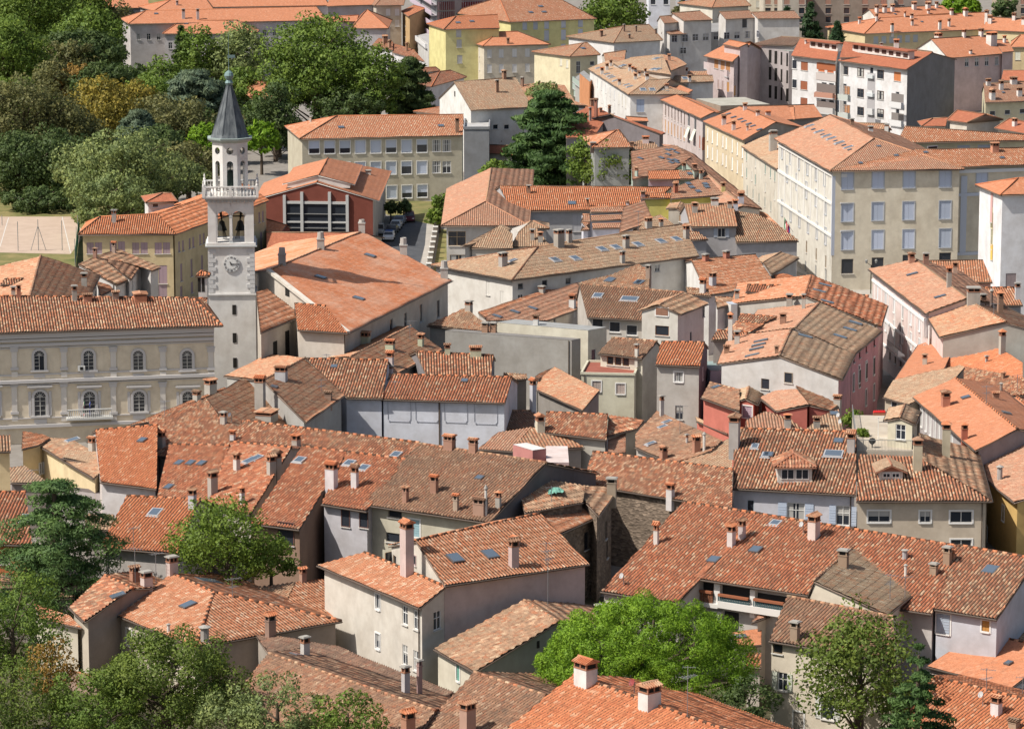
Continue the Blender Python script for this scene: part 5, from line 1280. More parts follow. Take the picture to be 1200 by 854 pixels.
m=MB(); zs0,zs1=Z(165.2),Z(103); m.lathe((0,0,zs0),[(25.3/s_,0),(22.4/s_,.55),(.32,zs1-zs0)],8,0,True)
for i in range(8):
    t=math.pi/8+math.pi*2*i/8; m.tube((math.cos(t)*22.4/s_,math.sin(t)*22.4/s_,zs0+.55),(math.cos(t)*.33,math.sin(t)*.33,zs1),.07,4,0)
    t2=t+math.pi/8; k=math.cos(math.pi/8); m.tube((math.cos(t2)*22.4/s_*k,math.sin(t2)*22.4/s_*k,zs0+.55),(math.cos(t2)*.3*k,math.sin(t2)*.3*k,zs1),.04,4,0)
spm,snt,sb=new_mat('slate_lead',(.12,.145,.15),.62,.1); g=N(snt,'ShaderNodeNewGeometry'); nz=N(snt,'ShaderNodeTexNoise',Scale=1.2,Detail=6.0); mp=N(snt,'ShaderNodeMapping'); mp.inputs['Scale'].default_value=(2,2,.25); snt.links.new(g.outputs['Position'],mp.inputs[0]); snt.links.new(mp.outputs[0],nz.inputs['Vector']); snt.links.new(ramp(snt,nz.outputs[0],[(.35,(.06,.07,.08)),(.65,(.14,.155,.165))]),sb.inputs['Base Color'])
m.lathe((0,0,zs1),[(.34,0),(.5,.3),(.34,.6),(.25,1.0),(.25,1.3),(.1,1.6)],10,1); m.lathe((0,0,Z(91.5)),[(.15,-.6),(.45,-.35),(.58,0),(.45,.35),(.12,.6)],12,1); m.tube((0,0,Z(87)),(0,0,Z(40)),.05,5,1,.02); m.box((0.3,0,Z(69)),(.9,.05,.35),1)
m.build('spire',[spm,plain((.17,.25,.25),.6,.3)],bt)
# clock on the front face
ck=MB(); zc=Z(309.5); rc=10.2/s_; 
ck.v=[]; n=32
def disc(m,r,y,mi,th=.05):
    v=[(r*math.cos(2*math.pi*i/n),y,zc+r*math.sin(2*math.pi*i/n)) for i in range(n)]+[(r*math.cos(2*math.pi*i/n),y+th,zc+r*math.sin(2*math.pi*i/n)) for i in range(n)]
    m.add(v,[tuple(range(n)),tuple(range(n,2*n))[::-1]]+[(i,(i+1)%n,n+(i+1)%n,n+i) for i in range(n)],mi)
y0=-hw-.0; disc(ck,rc,y0-.06,1,.1); disc(ck,rc*.93,y0-.10,0); disc(ck,rc*.62,y0-.115,2,.03); disc(ck,rc*.58,y0-.13,0,.03); disc(ck,rc*.16,y0-.15,2,.03)
for i in range(12):
    t=math.pi*2*i/12; 
    for o_ in ((-.07,.07) if i%3 else (-.1,0,.1)): ck.box((0,0,0),(.032,.03,rc*.22),3,0,Matrix.Translation((0,y0-.12,zc))@Matrix.Rotation(t,4,'Y')@Matrix.Translation((o_,0,rc*.77)))
for t,L_,w_ in ((R(-32),.48,.12),(R(90),.74,.09)): ck.box((0,0,0),(w_,.03,rc*L_),3,0,Matrix.Translation((0,y0-.17,zc))@Matrix.Rotation(t,4,'Y')@Matrix.Translation((0,0,rc*L_/2-.15)))
ck.build('clock',[plain((.68,.68,.66),.7),plain((.60,.59,.57),.8),plain((.52,.53,.53),.8),plain((.06,.06,.06))],bt)
m=MB()
for v in (363,396,425): m.box((cx*0+.25,-hw-.01,Z(v)),(.45,.1,1.15))
m.build('slit_window',[M_DARK],bt)
for s in (-1,1):
    m=MB(); z=Z(343); k=0
    while z<Z(293): w_=.95 if k%2 else .6; m.box((s*(hw-.05-w_/2),-hw+.03,z+.25),(w_,.14,.46)); z+=.52; k+=1
    m.build('quoins',[plain((.55,.545,.54),.9)],bt)
bt.rotation_euler.z=R(4)
# ---- church
h=B('church','large church with patchy orange tile roof and stone pinnacles beside the bell tower','church',wall=(.56,.51,.45),roof='mix')
h.rid(T[6],(430,703),(918,457),(58,412),(500,228),12,'gg',ov=.7,pitch=16,roof='church',fascia=(.5,.45,.4))
h.rid(T[6],(195,688),(429,704),(180,566),(325,577),12.1,'gg',ov=.6,back=.1,roof='orangecoppi'); h.fac(T[6],[(20,702),(215,622),(52,497),(0,512)],12.3,ov=.5,roof='mix',pitch=18)
h.win(T[6],[(853,590),(772,610),(700,650),(633,680)],1.1,2.2,'dark',(.4,.38,.35)); h.win(T[6],[(147,506)],1.3,1.3,'slit'); h.win(RR[5],[(340,170)],1.2,4.2,'slit'); h.win(RR[5],[(255,215)],1.2,3.2,'slit'); h.finish(); CH=h
m=MB()
for i in range(26):
    a=wp(h.W[4],T[6],(180+i*9.3,722)) if False else None
for (x,y,yt) in ((495,228,195),(690,335,262),(880,440,365),(303,305,235),(122,378,315)):
    a=on_plane(T[6]((x,y)),h.last['A'] if False else FACETS[-6][0][0],newell(FACETS[-6][0]))
    pass
nave=[f for f in FACETS if f[2] is h][0]
for (x,y,yt,w_) in ((495,232,198,30),(690,335,262,34),(880,445,368,34),(303,308,237,34),(122,382,313,34)):
    q=on_plane(T[6]((x,y)),nave[0][0],newell(nave[0])); s=scale_at(q); hm=(y-yt)/3.99/s; w=w_/3.99/s
    m=MB(); m.box((0,0,.3),(w,w,1.8)); m.box((0,0,1.2),(w*1.15,w*1.15,.15)); m.lathe((0,0,1.25),[(w*.5,0),(w*.42,hm*.45),(w*.2,hm-1.4),(.04,hm-1.15)],8)
    ob=m.build('pinnacle',[plaster((.44,.43,.41),.6)],h.o); ob.location=q-h.off
m=MB(); a,b=h.roofs[0]['f'][0][3],h.roofs[0]['f'][0][0]; a2=h.roofs[0]['f'][1][1] if len(h.roofs[0]['f'])>1 else a
for p,q in ((a,b),):
    d=q-p; Mx=Matrix.Translation((p+q)/2-h.off+Vector((0,0,.05))-Vector((d.x,d.y,0)).cross(Vector((0,0,1))).normalized()*0)@d.to_track_quat('X','Z').to_matrix().to_4x4(); m.box((0,0,0),(d.length,.55,.35),0,0,Mx)
m.build('parapet',[plaster((.60,.56,.50),.4)],h.o)
# roofs between institute and palace (left)
h=B('house','house with large orange and weathered hipped roof behind the long palace','house',wall=(.55,.52,.48),roof='scale')
h.rid(T[5],(400,575),(468,432),(140,530),(190,342),13,'gg',pitch=19); h.rid(T[5],(180,500),(330,505),(175,495),(320,490),12,'gg',back=0) if False else None
h.rid(T[5],(0,478),(60,476),(20,452),(110,450),14.2,'gg',back=.4,roof='coppi'); h.finish()
h=B('house','small houses with brown layered roofs and white gable front left of the bell tower','house',wall=(.60,.59,.58),roof='old')
h.fac(T[5],[(548,478),(610,452),(505,362),(440,350),(365,380)],11.5,pitch=18,roof='old'); h.fac(T[5],[(712,412),(750,397),(552,312),(455,345),(480,365),(664,374)],11.6,pitch=16,roof='old'); h.fac(T[5],[(612,452),(660,385),(500,362),(500,372)],11.8,pitch=20,roof='brown')
h.fac(T[5],[(470,528),(530,500),(512,480),(450,462)],11,roof='mix') ; h.win(T[5],[(620,490)],1.2,3,'dark'); h.finish()
h=B('turret','little white turret with orange cap against the left side of the bell tower','turret',wall=(.62,.61,.60),roof='orangecoppi')
h.rid(T[5],(918,438),(975,438),(942,415),(950,415),16.5,'hh',ov=.2,pitch=24); h.win(T[5],[(932,475),(950,475)],.35,1.8,'slit'); h.finish()
# ================= centre
h=B('house','long white house with big brown hipped roof and seven skylights in the centre','house',wall=(.66,.64,.60),roof='tan')
h.rid(T[7],(0,455),(875,342),(122,300),(795,195),10,'hg',ov=.5,pitch=18)
h.win(T[7],[(40,485),(153,470),(263,460)],.9,.8,'dark',(.3,.3,.3)); h.win(T[7],[(40,540),(680,400)],.9,1.0,'glass'); h.win(T[6],[(1085,495),(1150,540)],.8,1.8,'shut',(.62,.6,.56)); h.win(T[6],[(1078,410),(1090,418)],.35,.6,'slit'); h.finish()
h=B('house','white house with sloping brown eaves in front of the institute','house',wall=(.52,.50,.47),roof='tan')
h.fac(T[6],[(955,300),(1010,290),(1197,215),(1145,195),(1140,200)],9.6,pitch=16); h.rid(T[6],(1005,350),(1060,390),(1120,300),(1197,340),8.8,'gg',roof='tan') if False else None
h.fac(T[6],[(1000,305),(1200,310),(1200,240),(1140,200)],9.2,pitch=18,roof='tan',wall=(.50,.47,.42)); h.win(T[6],[(1085,285)],.8,.9,'dark'); h.finish()
h=B('house','house with small brown gables behind the chimney cluster in the centre','house',wall=(.6,.58,.55),roof='tan')
h.rid(T[7],(-10,300),(180,300),(30,235),(90,182),9,'gg'); h.rid(T[7],(60,215),(175,215),(90,180),(100,180),9.5,'hh'); h.rid(T[7],(-30,385),(120,378),(-10,345),(160,330),9,'gg',back=.3); h.finish()
h=B('house','pinkish stepped roofs with white bands behind the brown hipped roof','house',wall=(.60,.60,.66),roof='pink')
for (a,b,c,d,z) in (((320,185),(365,185),(365,150),(330,150),7.5),((320,222),(365,220),(365,190),(330,190),7.2),((365,140),(520,136),(365,120),(540,112),8.6),((368,178),(545,172),(368,158),(560,150),8.0),((375,215),(500,212),(375,195),(560,190),7.4)): h.rid(T[7],a,b,c,d,z,'gg',back=0,pitch=15)
h.fac(T[7],[(500,235),(660,180),(620,85),(520,115)],9,pitch=14); h.finish()
h=B('house','yellow house with pink tiled roof and skylights in the upper centre','house',wall=(.66,.58,.18),roof='pink')
h.fac(RR[4],[(395,797),(768,772),(655,640),(400,722)],10.5,pitch=17,wall=(.68,.60,.16)); h.fac(RR[4],[(185,795),(400,793),(400,760),(190,762)],10.4,roof='orangecoppi',wall=(.62,.56,.18)); h.rid(RR[4],(905,860),(1035,852),(830,770),(655,640),10,'gg') if False else None
h.fac(RR[4],[(835,838),(770,772),(655,640),(700,655),(890,800)],10.2,pitch=17,roof='pink'); h.finish()
h=B('house','green-walled house with pink roof full of little skylights and an orange patch','house',wall=(.38,.46,.40),roof='pink')
h.fac(RR[4],[(125,663),(412,600),(540,505),(420,420),(115,465)],11,pitch=16,roof='pink'); h.fac(RR[4],[(412,600),(465,655),(640,640),(655,620),(540,505)],11,pitch=16,roof='pink') if False else h.rid(RR[4],(440,660),(600,655),(410,600),(640,598),10.5,'gg',roof='pink',back=.4)
h.rid(RR[4],(238,662),(462,658),(235,602),(452,598),11.2,'gg',back=.2,roof='orange',wall=(.42,.36,.42)); h.fac(RR[4],[(640,598),(600,560),(545,505),(500,540),(560,600)],11.2,roof='pink'); h.finish()
h=B('house','long brown street-side roof curving down toward the grey palace','house',wall=(.6,.56,.5),roof='newred')
h.rid(RR[4],(1040,870),(560,485),(905,850),(440,430),10,'gg',back=.9,roof='pink',pitch=16); h.finish()
h=B('house','hipped house with tan and orange patchwork roof behind the dark cedar','house',wall=(.33,.34,.33),roof='scale')
h.rid(RR[2],(205,678),(485,674),(375,556),(395,556),9.5,'hh',roof='mix'); h.fac(RR[2],[(480,690),(680,690),(640,640),(560,620),(480,650)],9,roof='old'); h.finish()
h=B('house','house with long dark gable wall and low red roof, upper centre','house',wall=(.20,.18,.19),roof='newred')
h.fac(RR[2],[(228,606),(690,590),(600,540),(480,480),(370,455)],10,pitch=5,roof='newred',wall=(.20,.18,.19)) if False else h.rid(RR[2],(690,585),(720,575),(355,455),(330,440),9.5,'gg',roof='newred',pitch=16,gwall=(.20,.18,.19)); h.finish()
h=B('house','red roofed house with a group of tall chimneys behind the cedar','house',wall=(.40,.36,.35),roof='newred')
h.fac(RR[2],[(20,610),(215,600),(330,440),(240,400),(190,380),(0,480)],9,pitch=15,roof='newred'); h.rid(RR[2],(460,490),(600,492),(440,460),(590,470),11,'gg',back=.3,roof='salmon'); h.finish()
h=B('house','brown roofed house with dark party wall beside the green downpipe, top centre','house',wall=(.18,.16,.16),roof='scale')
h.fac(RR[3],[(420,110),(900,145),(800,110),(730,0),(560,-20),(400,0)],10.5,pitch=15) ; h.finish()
# centre right cluster (frame Q3)
h=B('house','grey-lilac house with weathered tile roof in the middle right','house',wall=(.42,.41,.42),roof='scale')
h.rid(Q[3],(415,514),(745,513),(372,358),(712,352),10.5,'gg',back=.8); h.win(Q[3],[(633,556)],1.1,1.3,'open',(.40,.44,.5)); h.rid(Q[3],(240,425),(300,440),(320,385),(330,385),10.5,'hh') if False else None; h.finish()
h=B('house','house with broad brown roof and dark dormer left of the palace side street','house',wall=(.46,.44,.44),roof='old')
h.fac(Q[3],[(732,624),(1178,614),(1030,500),(880,425),(722,405)],8.5,pitch=17,roof='old'); h.finish()
h=B('house','reddish roof strip behind the broad brown dormer roof','house',wall=(.5,.45,.42),roof='mix')
h.fac(Q[3],[(770,400),(1035,505),(960,430),(770,345)],8.5,pitch=17,roof='mix'); h.finish()
h=B('house','small house with brown gable and lilac wall in front of the grey-lilac house','house',wall=(.42,.41,.42),roof='old')
h.fac(Q[3],[(418,606),(542,603),(415,520),(330,520)],9,pitch=16,roof='old'); h.finish()
h=B('house','gabled dormer house with brown canopy roof in the middle right','house',wall=(.34,.31,.28),roof='old')
h.rid(Q[3],(395,430),(420,370),(318,385),(345,340),10.5,'gg',wall=(.32,.29,.25)); h.win(Q[3],[(345,458)],.9,.9,'shut',(.3,.2,.12)); h.fac(Q[3],[(-20,540),(320,515),(200,430),(110,455)],8.6,pitch=14,roof='tan'); h.finish()
# Q5 group
h=B('house','wide weathered orange roof with white stained gable in the middle right','house',wall=(.70,.69,.67),roof='scale')
h.rid(Q[5],(535,336),(1012,258),(420,88),(872,50),8,'gg',pitch=15,roof='mix'); h.finish()
h=B('house','small house with tan double roof beside the palace side street','house',wall=(.46,.45,.44),roof='old')
h.rid(Q[5],(985,192),(1182,73),(925,105),(1052,33),7,'gg',pitch=17,roof='tan'); h.fac(Q[5],[(1030,262),(1180,216),(1070,183),(1000,195)],6,roof='orange'); h.finish()
h=B('house','flat roofed shed house with striped tile canopy and window plants','house',wall=(.40,.38,.35),roof='coppi')
h.rid(Q[5],(802,312),(1045,322),(815,263),(1080,268),10.6,'gg',back=.6,roof='red'); h.win(Q[5],[(950,385)],2.0,2.2,'glass',(.1,.16,.3)); h.finish(); PLW=h
h=B('house','three stepped strips of striped tile roof above the white chimney','house',wall=(.45,.42,.38),roof='coppi')
h.rid(Q[5],(742,526),(925,540),(765,470),(1022,490),10.4,'gg',back=0); h.rid(Q[5],(650,580),(805,612),(735,525),(930,545),10.1,'gg',back=0); h.rid(Q[5],(560,652),(800,645),(600,583),(815,598),9.8,'gg',back=0); h.finish()
h=B('house','low white house with tan roof behind the three stepped roof strips','house',wall=(.66,.65,.63),roof='old')
h.rid(Q[5],(600,425),(742,392),(590,352),(705,352),9.6,'gg',back=.4); h.rid(Q[5],(395,330),(560,345),(385,285),(540,300),9.4,'gg',back=.3); h.slab(Q[5],(700,400),(745,398),2,9.9,(.45,.5,.58)); h.finish()
h=B('house','cream gabled house with scaffold balcony in the centre','house',wall=(.62,.60,.55),roof='old')
h.rid(Q[5],(350,470),(540,395),(197,403),(370,318),10.4,'gg',ov=.5,pitch=22); h.win(Q[5],[(505,452),(418,630)],.6,1.3,'dark',(.3,.3,.3)); h.win(Q[5],[(215,452)],1.6,.9,'shut',(.28,.15,.1)); h.win(Q[5],[(215,585)],1.8,1.2,'dark',(.3,.15,.08)); h.finish(); SC=h
h=B('house','dark red-brown striped roof with three skylights behind scaffold balconies','house',wall=(.50,.47,.43),roof='brown')
h.rid(T[7],(352,630),(690,648),(314,474),(800,514),8.8,'gg',ov=.6,back=.4); h.row(T[7],(400,660),(560,690),3,1.4,1.3,'dark'); h.finish(); SB=h
balcony(h,T[7],(350,640),(700,655),6.6,1.2,.7,(.58,.58,.60),(.5,.5,.5)); balcony(h,T[7],(380,690),(750,705),4.6,1.4,.7,(.58,.58,.60),(.5,.5,.5))
h=B('house','tan roof with two dark skylights behind the dark striped roof','house',wall=(.5,.45,.4),roof='old')
h.fac(Q[4],[(702,252),(1205,300),(1205,160),(1130,115),(950,190)],9.4,pitch=15,roof='old'); h.finish()
h=B('house','low pinkish-tan roof with slanted ridge in front of the central white house','house',wall=(.55,.50,.46),roof='pink')
h.fac(Q[4],[(480,516),(705,431),(795,345),(700,248),(240,400),(50,490),(60,512)],7.3,pitch=14,roof='pink',wall=(.55,.52,.47)); h.fac(Q[4],[(60,500),(250,440),(700,245),(560,270),(0,455)],7.6,pitch=10,roof='mix'); h.win(Q[4],[(540,512)],.7,.6,'dark'); h.finish()
h=B('house','tall cream block with flat grey-edged roof in the centre','house',wall=(.62,.59,.49))
h.flat(h.corner(Q[4],(130,525),(775,582),(905,560),9.0),(.32,.33,.33)); h.win(Q[4],[(815,760)],.8,1.6,'dark',(.6,.6,.6)); h.finish()
h=B('house','cream house with brown roof over a glazed loggia in the centre','house',wall=(.60,.57,.48),roof='brown')
h.rid(Q[4],(845,745),(1155,780),(940,635),(1260,660),7.8,'gg',back=.5,roof='brown'); h.slab(Q[7],(728,232),(1100,240),8,6.2,(.3,.1,.07),wall=(.60,.58,.46),par=.25)
h.row(Q[4],(930,795),(1040,805),3,.9,1.0,'dark',(.35,.2,.12)); h.win(Q[7],[(835,315),(1003,333)],1.0,1.2,'shut',(.45,.38,.34)); h.finish()
h=B('wall_block','large blank grey rendered building in the centre','building',wall=(.33,.32,.30),roof='old')
h.flat(h.corner(Q[4],(-230,585),(660,652),(722,640),8.4),(.22,.21,.20)); h.fac(T[6],[(800,668),(1135,704),(1045,640),(980,587)],8.2,pitch=14,roof='old',wall=(.33,.32,.30)); h.finish()
h=B('house','narrow grey rough-cast tower house with bright orange pan-tile roof','house',wall=(.44,.42,.39),roof='orangecoppi')
h.rid(Q[5],(168,822),(482,838),(210,664),(515,668),9.2,'gg',ov=.35,gwall=(.24,.22,.23)); h.win(Q[6],[(332,250)],1.0,1.1,'surround',(.6,.6,.6)); h.win(Q[6],[(335,500)],.9,1.6,'glass',(.25,.24,.22)); h.win(Q[6],[(500,228)],.7,1.3,'surround'); h.finish()
h=B('house','salmon pink house with dark shaded roof below the tower house','house',wall=(.52,.17,.13),roof='dark')
h.rid(Q[6],(492,395),(762,494),(552,290),(760,345),6.6,'gg',roof='brown',back=.4,pitch=14); h.fac(Q[6],[(460,560),(680,650),(620,600),(450,530)],3.5,roof='lichen',pitch=14) ; h.finish()
h=B('house','small salmon house with brown gable roof and lilac shuttered window','house',wall=(.50,.16,.12),roof='lichen')
h.rid(Q[6],(887,443),(932,352),(805,403),(834,292),6.8,'gg',pitch=22); h.win(Q[6],[(815,495)],1.2,1.3,'shut',(.42,.32,.38)); h.finish()
h=B('house','red-walled house with tan pyramid roof in the right centre','house',wall=(.48,.15,.12),roof='pink')
h.fac(T[12],[(-40,150),(38,213),(190,184),(120,80)],6.8,pitch=16,roof='pink'); h.fac(T[12],[(292,208),(330,185),(120,80),(190,184)],6.8,pitch=16,roof='scale'); h.fac(T[12],[(0,310),(170,305),(100,250),(0,215)],5.5,roof='old',pitch=14); h.win(T[12],[(28,155)],.9,.7,'dark'); h.finish()
h=B('house','low tan roofs with solar panel behind the roof terrace','house',wall=(.5,.45,.4),roof='pink')
h.fac(T[12],[(170,305),(350,305),(330,205),(250,235)],5.8,roof='tan',pitch=14); h.fac(Q[6],[(800,640),(1200,640),(1100,560),(940,490),(800,560)],7,roof='pink',pitch=16); h.finish()
# pink palace-street houses (Q8)
h=B('house','pink walled house with grey-tan scaled roofs on the street corner','house',wall=(.56,.30,.33),roof='lichen')
h.rid(Q[8],(850,690),(1042,528),(432,505),(600,331),9.6,'gg',pitch=16,gwall=(.52,.51,.50),roof='tan',roof2='pink'); h.rid(Q[8],(762,868),(852,692),(320,700),(402,516),9.6,'gg',pitch=16,gwall=(.52,.51,.50),roof='tan',roof2='pink')
h.win(Q[8],[(845,722),(885,690),(932,652),(988,606)],.9,.9,'dark',(.2,.08,.06)); h.win(Q[8],[(930,800),(985,770),(880,830)],.8,2.0,'shut',(.05,.05,.05)); h.win(T[12],[(400,80),(428,62),(460,30),(495,5)],.8,2.0,'shut',(.05,.05,.05)); h.win(T[12],[(495,125),(458,150)],.8,1.9,'shut',(.06,.06,.06))
h.win(Q[6],[(940,300),(1105,255)],1.1,1.2,'dark',(.3,.25,.2)); h.finish()
h=B('house','red-orange roofed house with long dormer next to the pink corner house','house',wall=(.50,.32,.32),roof='red')
h.rid(Q[8],(1036,495),(1080,347),(500,280),(545,136),9.8,'gg',pitch=16,roof='red',roof2='mix',gwall=(.45,.42,.38)); h.rid(Q[8],(740,322),(940,330),(690,262),(948,280),9.6,'gg',back=.1,roof='red',wall=(.62,.61,.60),z0=7) ; h.finish()
h=B('wall_block','tiny white house with grey roof below the pink corner house','building',wall=(.55,.58,.66)); h.slab(Q[6],(555,205),(735,200),6,7,(.25,.33,.33)); h.finish()
# pink and white palace
h=B('palace','curved pink and white palace front with orange roof, right side','palace',wall=(.72,.60,.57),roof='pink')
h.rid(T[8],(470,405),(736,611),(690,358),(930,540),11.5,'gg',ov=.5,pitch=17,roof='pink'); h.rid(T[8],(738,616),(803,722),(926,545),(1112,650),10.8,'gg',ov=.4,pitch=17,gwall=(.42,.40,.36),roof='scale')
h.rid(T[8],(868,464),(1050,466),(755,366),(1005,364),10.5,'gg',roof='mix'); h.rid(T[8],(1000,576),(1192,573),(995,492),(1150,491),9,'gg',roof='mix',wall=(.48,.47,.48))
for y0,hh in ((0,2.2),(118,2.0)):
    h.row(T[8],(512,508+y0),(748,680+y0),7,1.0,hh,'shut',(.68,.70,.72))
h.win(T[8],[(618,715)],1.0,2.4,'dark',(.5,.5,.5)); h.win(T[8],[(570,800),(620,830),(595,815)],1.0,1.8,'dark',(.4,.35,.3)); h.finish(); PK=h
W=h.W[0]; m=MB(); n_=9
for i in range(n_):
    a=wxy(W,T[8],(503+i*31.5,475+i*24.2)); b=wxy(W,T[8],(503+i*31.5,745+i*20))
    wbox(m,W,h.off,a[0],(a[1]+b[1])/2,.34,max(2,a[1]-b[1]),.1,0)
for y in (470,615,735):
    a=wxy(W,T[8],(620,y+88)); wbox(m,W,h.off,W['L']/2,a[1],W['L'],.3,.14,0)
m.build('pilasters',[plain((.78,.77,.75),.8)],h.o)
balcony(h,T[8],(588,770),(640,810),5.2,.9,.9,(.25,.25,.25),rail=1)
h=B('house','house with bright smooth orange roofs meeting at a dark seam, right side','house',wall=(.60,.55,.48),roof='salmon')
h.rid(Q[1],(200,720),(380,420),(560,600),(720,325),8,'gg',roof='salmon',pitch=12) if False else h.fac(Q[1],[(150,760),(375,425),(720,322),(560,640)],7.5,pitch=12,roof='salmon')
h.fac(Q[1],[(560,640),(1190,860),(1190,570),(1100,505),(725,325)],7.5,pitch=16,roof='orange'); h.finish()
h=B('house','tan and striped house roof in front of the bright orange roofs','house',wall=(.42,.36,.28),roof='tan')
h.fac(Q[2],[(100,232),(290,292),(740,0),(180,105)],8.2,pitch=14,roof='tan') if False else h.fac(Q[2],[(102,236),(300,295),(670,85),(740,0),(700,-15),(180,103)],8.0,pitch=13,roof='tan')
h.fac(Q[2],[(700,160),(1080,230),(1200,220),(1200,90),(740,-5)],8.0,pitch=15,roof='coppi'); h.fac(Q[2],[(1200,240),(1200,100),(760,-20),(740,0)],8.4,pitch=13,roof='old') if False else None; h.win(Q[2],[(190,300)],1.2,1.2,'dark'); h.finish()
h=B('house','house with broad smooth salmon roof and white glazed side, right side','house',wall=(.40,.37,.37),roof='salmon')
h.rid(Q[2],(330,232),(818,652),(665,85),(1148,482),8.4,'gg',ov=.5,pitch=17,roof='salmon',gwall=(.34,.30,.30)); h.row(Q[2],(370,340),(640,600),9,.62,2.6,'shut',(.74,.74,.73)); h.rid(Q[2],(1010,255),(1120,335),(1110,205),(1220,290),7.5,'gg',roof='salmon'); h.finish()
# ================= row in front of the church (frame R5/R6/T9/T10)
h=B('house','old coppi roof with three green-stuccoed chimneys in front of the church','house',wall=(.36,.35,.33),roof='scale')
h.rid(T[6],(590,930),(870,782),(440,815),(725,672),8.6,'gg',roof='scale',pitch=16); h.rid(T[6],(800,908),(1098,906),(745,790),(1110,808),8.4,'gg',roof='coppi',gwall=(.22,.21,.22)); h.finish()
h=B('house','blue-walled house with long bright orange roof in the centre left','house',wall=(.58,.60,.66),roof='orangecoppi')
h.rid(T[10],(585,158),(1165,176),(640,43),(1198,56),8.2,'gg',ov=.4,gwall=(.58,.56,.60),roof='red'); h.rid(RR[5],(760,517),(1010,522),(472,242),(1050,252),8.3,'gg',roof='coppi') 
h.finish()
m=MB(); W=h.W[0]
for x,y in ((670,210),(800,212),(935,215),(1075,222)):
    q=wxy(W,T[10],(x,y))
    m=MB(); 
    for (x0,z0_),(x1,z1_) in (((-1.0,1.25),(1.0,1.25)),((-1.0,-1.25),(1.0,-1.25)),((-1.25,-1),(-1.25,1)),((1.25,-1),(1.25,1)),((-1.25,1),(-1.0,1.25)),((1.25,1),(1.0,1.25)),((-1.25,-1),(-1.0,-1.25)),((1.25,-1),(1.0,-1.25))):
        p_=[W['a']+W['e']*(q[0]+xx)+Vector((0,0,q[1]+zz))+W['n']*.03-h.off for xx,zz in ((x0,z0_),(x1,z1_))]; m.tube(p_[0],p_[1],.035,4)
    for dx,dz in ((-1.1,1.2),(1.1,1.2),(-1.1,-1.2),(1.1,-1.2)): wbox(m,W,h.off,q[0]+dx,q[1]+dz,.12,.12,.08,0)
    m.build('wall_frame',[plain((.33,.34,.38),.8)],h.o)
m=MB(); q=wxy(W,T[10],(858,180)); wbox(m,W,h.off,q[0],q[1]-4,.14,8.5,.14,0); m.build('drainpipe',[M_GUT],h.o)
h=B('house','house with blotchy orange scaled roof and tall stone chimney left of blue-walled house','house',wall=(.38,.37,.35),roof='scale')
h.rid(RR[5],(470,690),(740,500),(172,395),(466,238),8.8,'gg',pitch=16,roof='scale'); h.fac(RR[5],[(100,690),(420,700),(300,600),(180,520),(60,600)],7,roof='old',pitch=14) ; h.finish()
h=B('wall_block','plain grey rendered block between orange roofs with lilac annex, centre left','building',wall=(.37,.355,.33))
h.slab(RR[5],(565,560),(908,568),5,6.8,(.3,.3,.3)); h.slab(RR[5],(985,600),(1078,620),4,5.6,(.25,.2,.18),wall=(.52,.47,.52)); h.slab(RR[5],(912,520),(980,524),1.2,7.4,(.3,.3,.3),wall=(.52,.50,.49)); h.finish()
h=B('house','large old roof of weathered striped tiles in front of the long palace','house',wall=(.45,.42,.38),roof='old')
h.fac(RR[6],[(560,800),(1400,905),(1240,650),(1010,545),(910,400),(505,552)],7.2,pitch=16,roof='coppi'); h.fac(RR[6],[(1130,760),(1500,560),(1330,350),(1200,240),(1045,330),(908,400),(1010,545)],7.4,pitch=17,roof='scale')
h.fac(RR[6],[(360,592),(520,560),(1050,330),(1040,322)],7.9,pitch=10,roof='mix'); h.finish()
h=B('house','bright orange pan-tiled roof with one skylight below the palace balcony','house',wall=(.52,.50,.50),roof='orangecoppi')
h.rid(T[9],(470,545),(733,578),(445,303),(737,280),7.5,'gg',gwall=(.55,.50,.48)); h.finish()
h=B('house','sand-coloured gabled house with small barred window at the left','house',wall=(.66,.54,.34),roof='old')
h.rid(T[9],(180,372),(440,530),(300,330),(545,455),6.8,'gg',pitch=15,roof='old') if False else h.fac(T[9],[(175,370),(438,528),(535,448),(430,400),(330,345),(240,340)],6.6,pitch=13,roof='old')
h.rid(T[9],(60,415),(165,372),(90,305),(235,345),7.2,'gg',pitch=14,roof='mix') if False else h.fac(T[9],[(100,392),(176,372),(235,340),(200,325),(105,308)],7.0,pitch=14,roof='mix'); h.fac(T[9],[(-40,405),(50,402),(48,330),(-40,330)],6.6,roof='old'); h.win(T[9],[(193,480)],.8,1.2,'glass',(.7,.7,.7)); h.fac(T[9],[(290,432),(470,468),(525,440),(440,400),(310,395)],6.9,pitch=12,roof='tan')
h.finish()
h=B('house','low brown roof and grey coping in front of the sand-coloured gabled house','house',wall=(.20,.17,.16),roof='old')
h.fac(T[9],[(50,548),(235,556),(115,468),(45,480)],5.6,pitch=14,roof='tan'); h.slab(T[9],(50,548),(580,612),1.2,5.0,(.14,.12,.12),wall=(.42,.38,.38)); h.finish()
h=B('house','red striped roof with three small skylights right of the bright orange roof','house',wall=(.40,.36,.33),roof='red')
h.rid(T[9],(735,612),(985,650),(790,370),(1072,376),7,'gg',roof='red') ; h.finish()
h=B('house','red striped roof with big skylight and a row of stacked chimneys on its edge','house',wall=(.50,.46,.42),roof='red')
h.rid(T[9],(975,640),(1170,700),(1078,358),(1362,384),7.4,'gg',roof='red'); h.finish()
h=B('house','long weathered roof strip running behind the red mottled roof','house',wall=(.45,.42,.38),roof='coppi')
h.rid(T[10],(-130,372),(720,470),(-60,258),(765,362),8.6,'gg',roof='coppi'); h.finish()
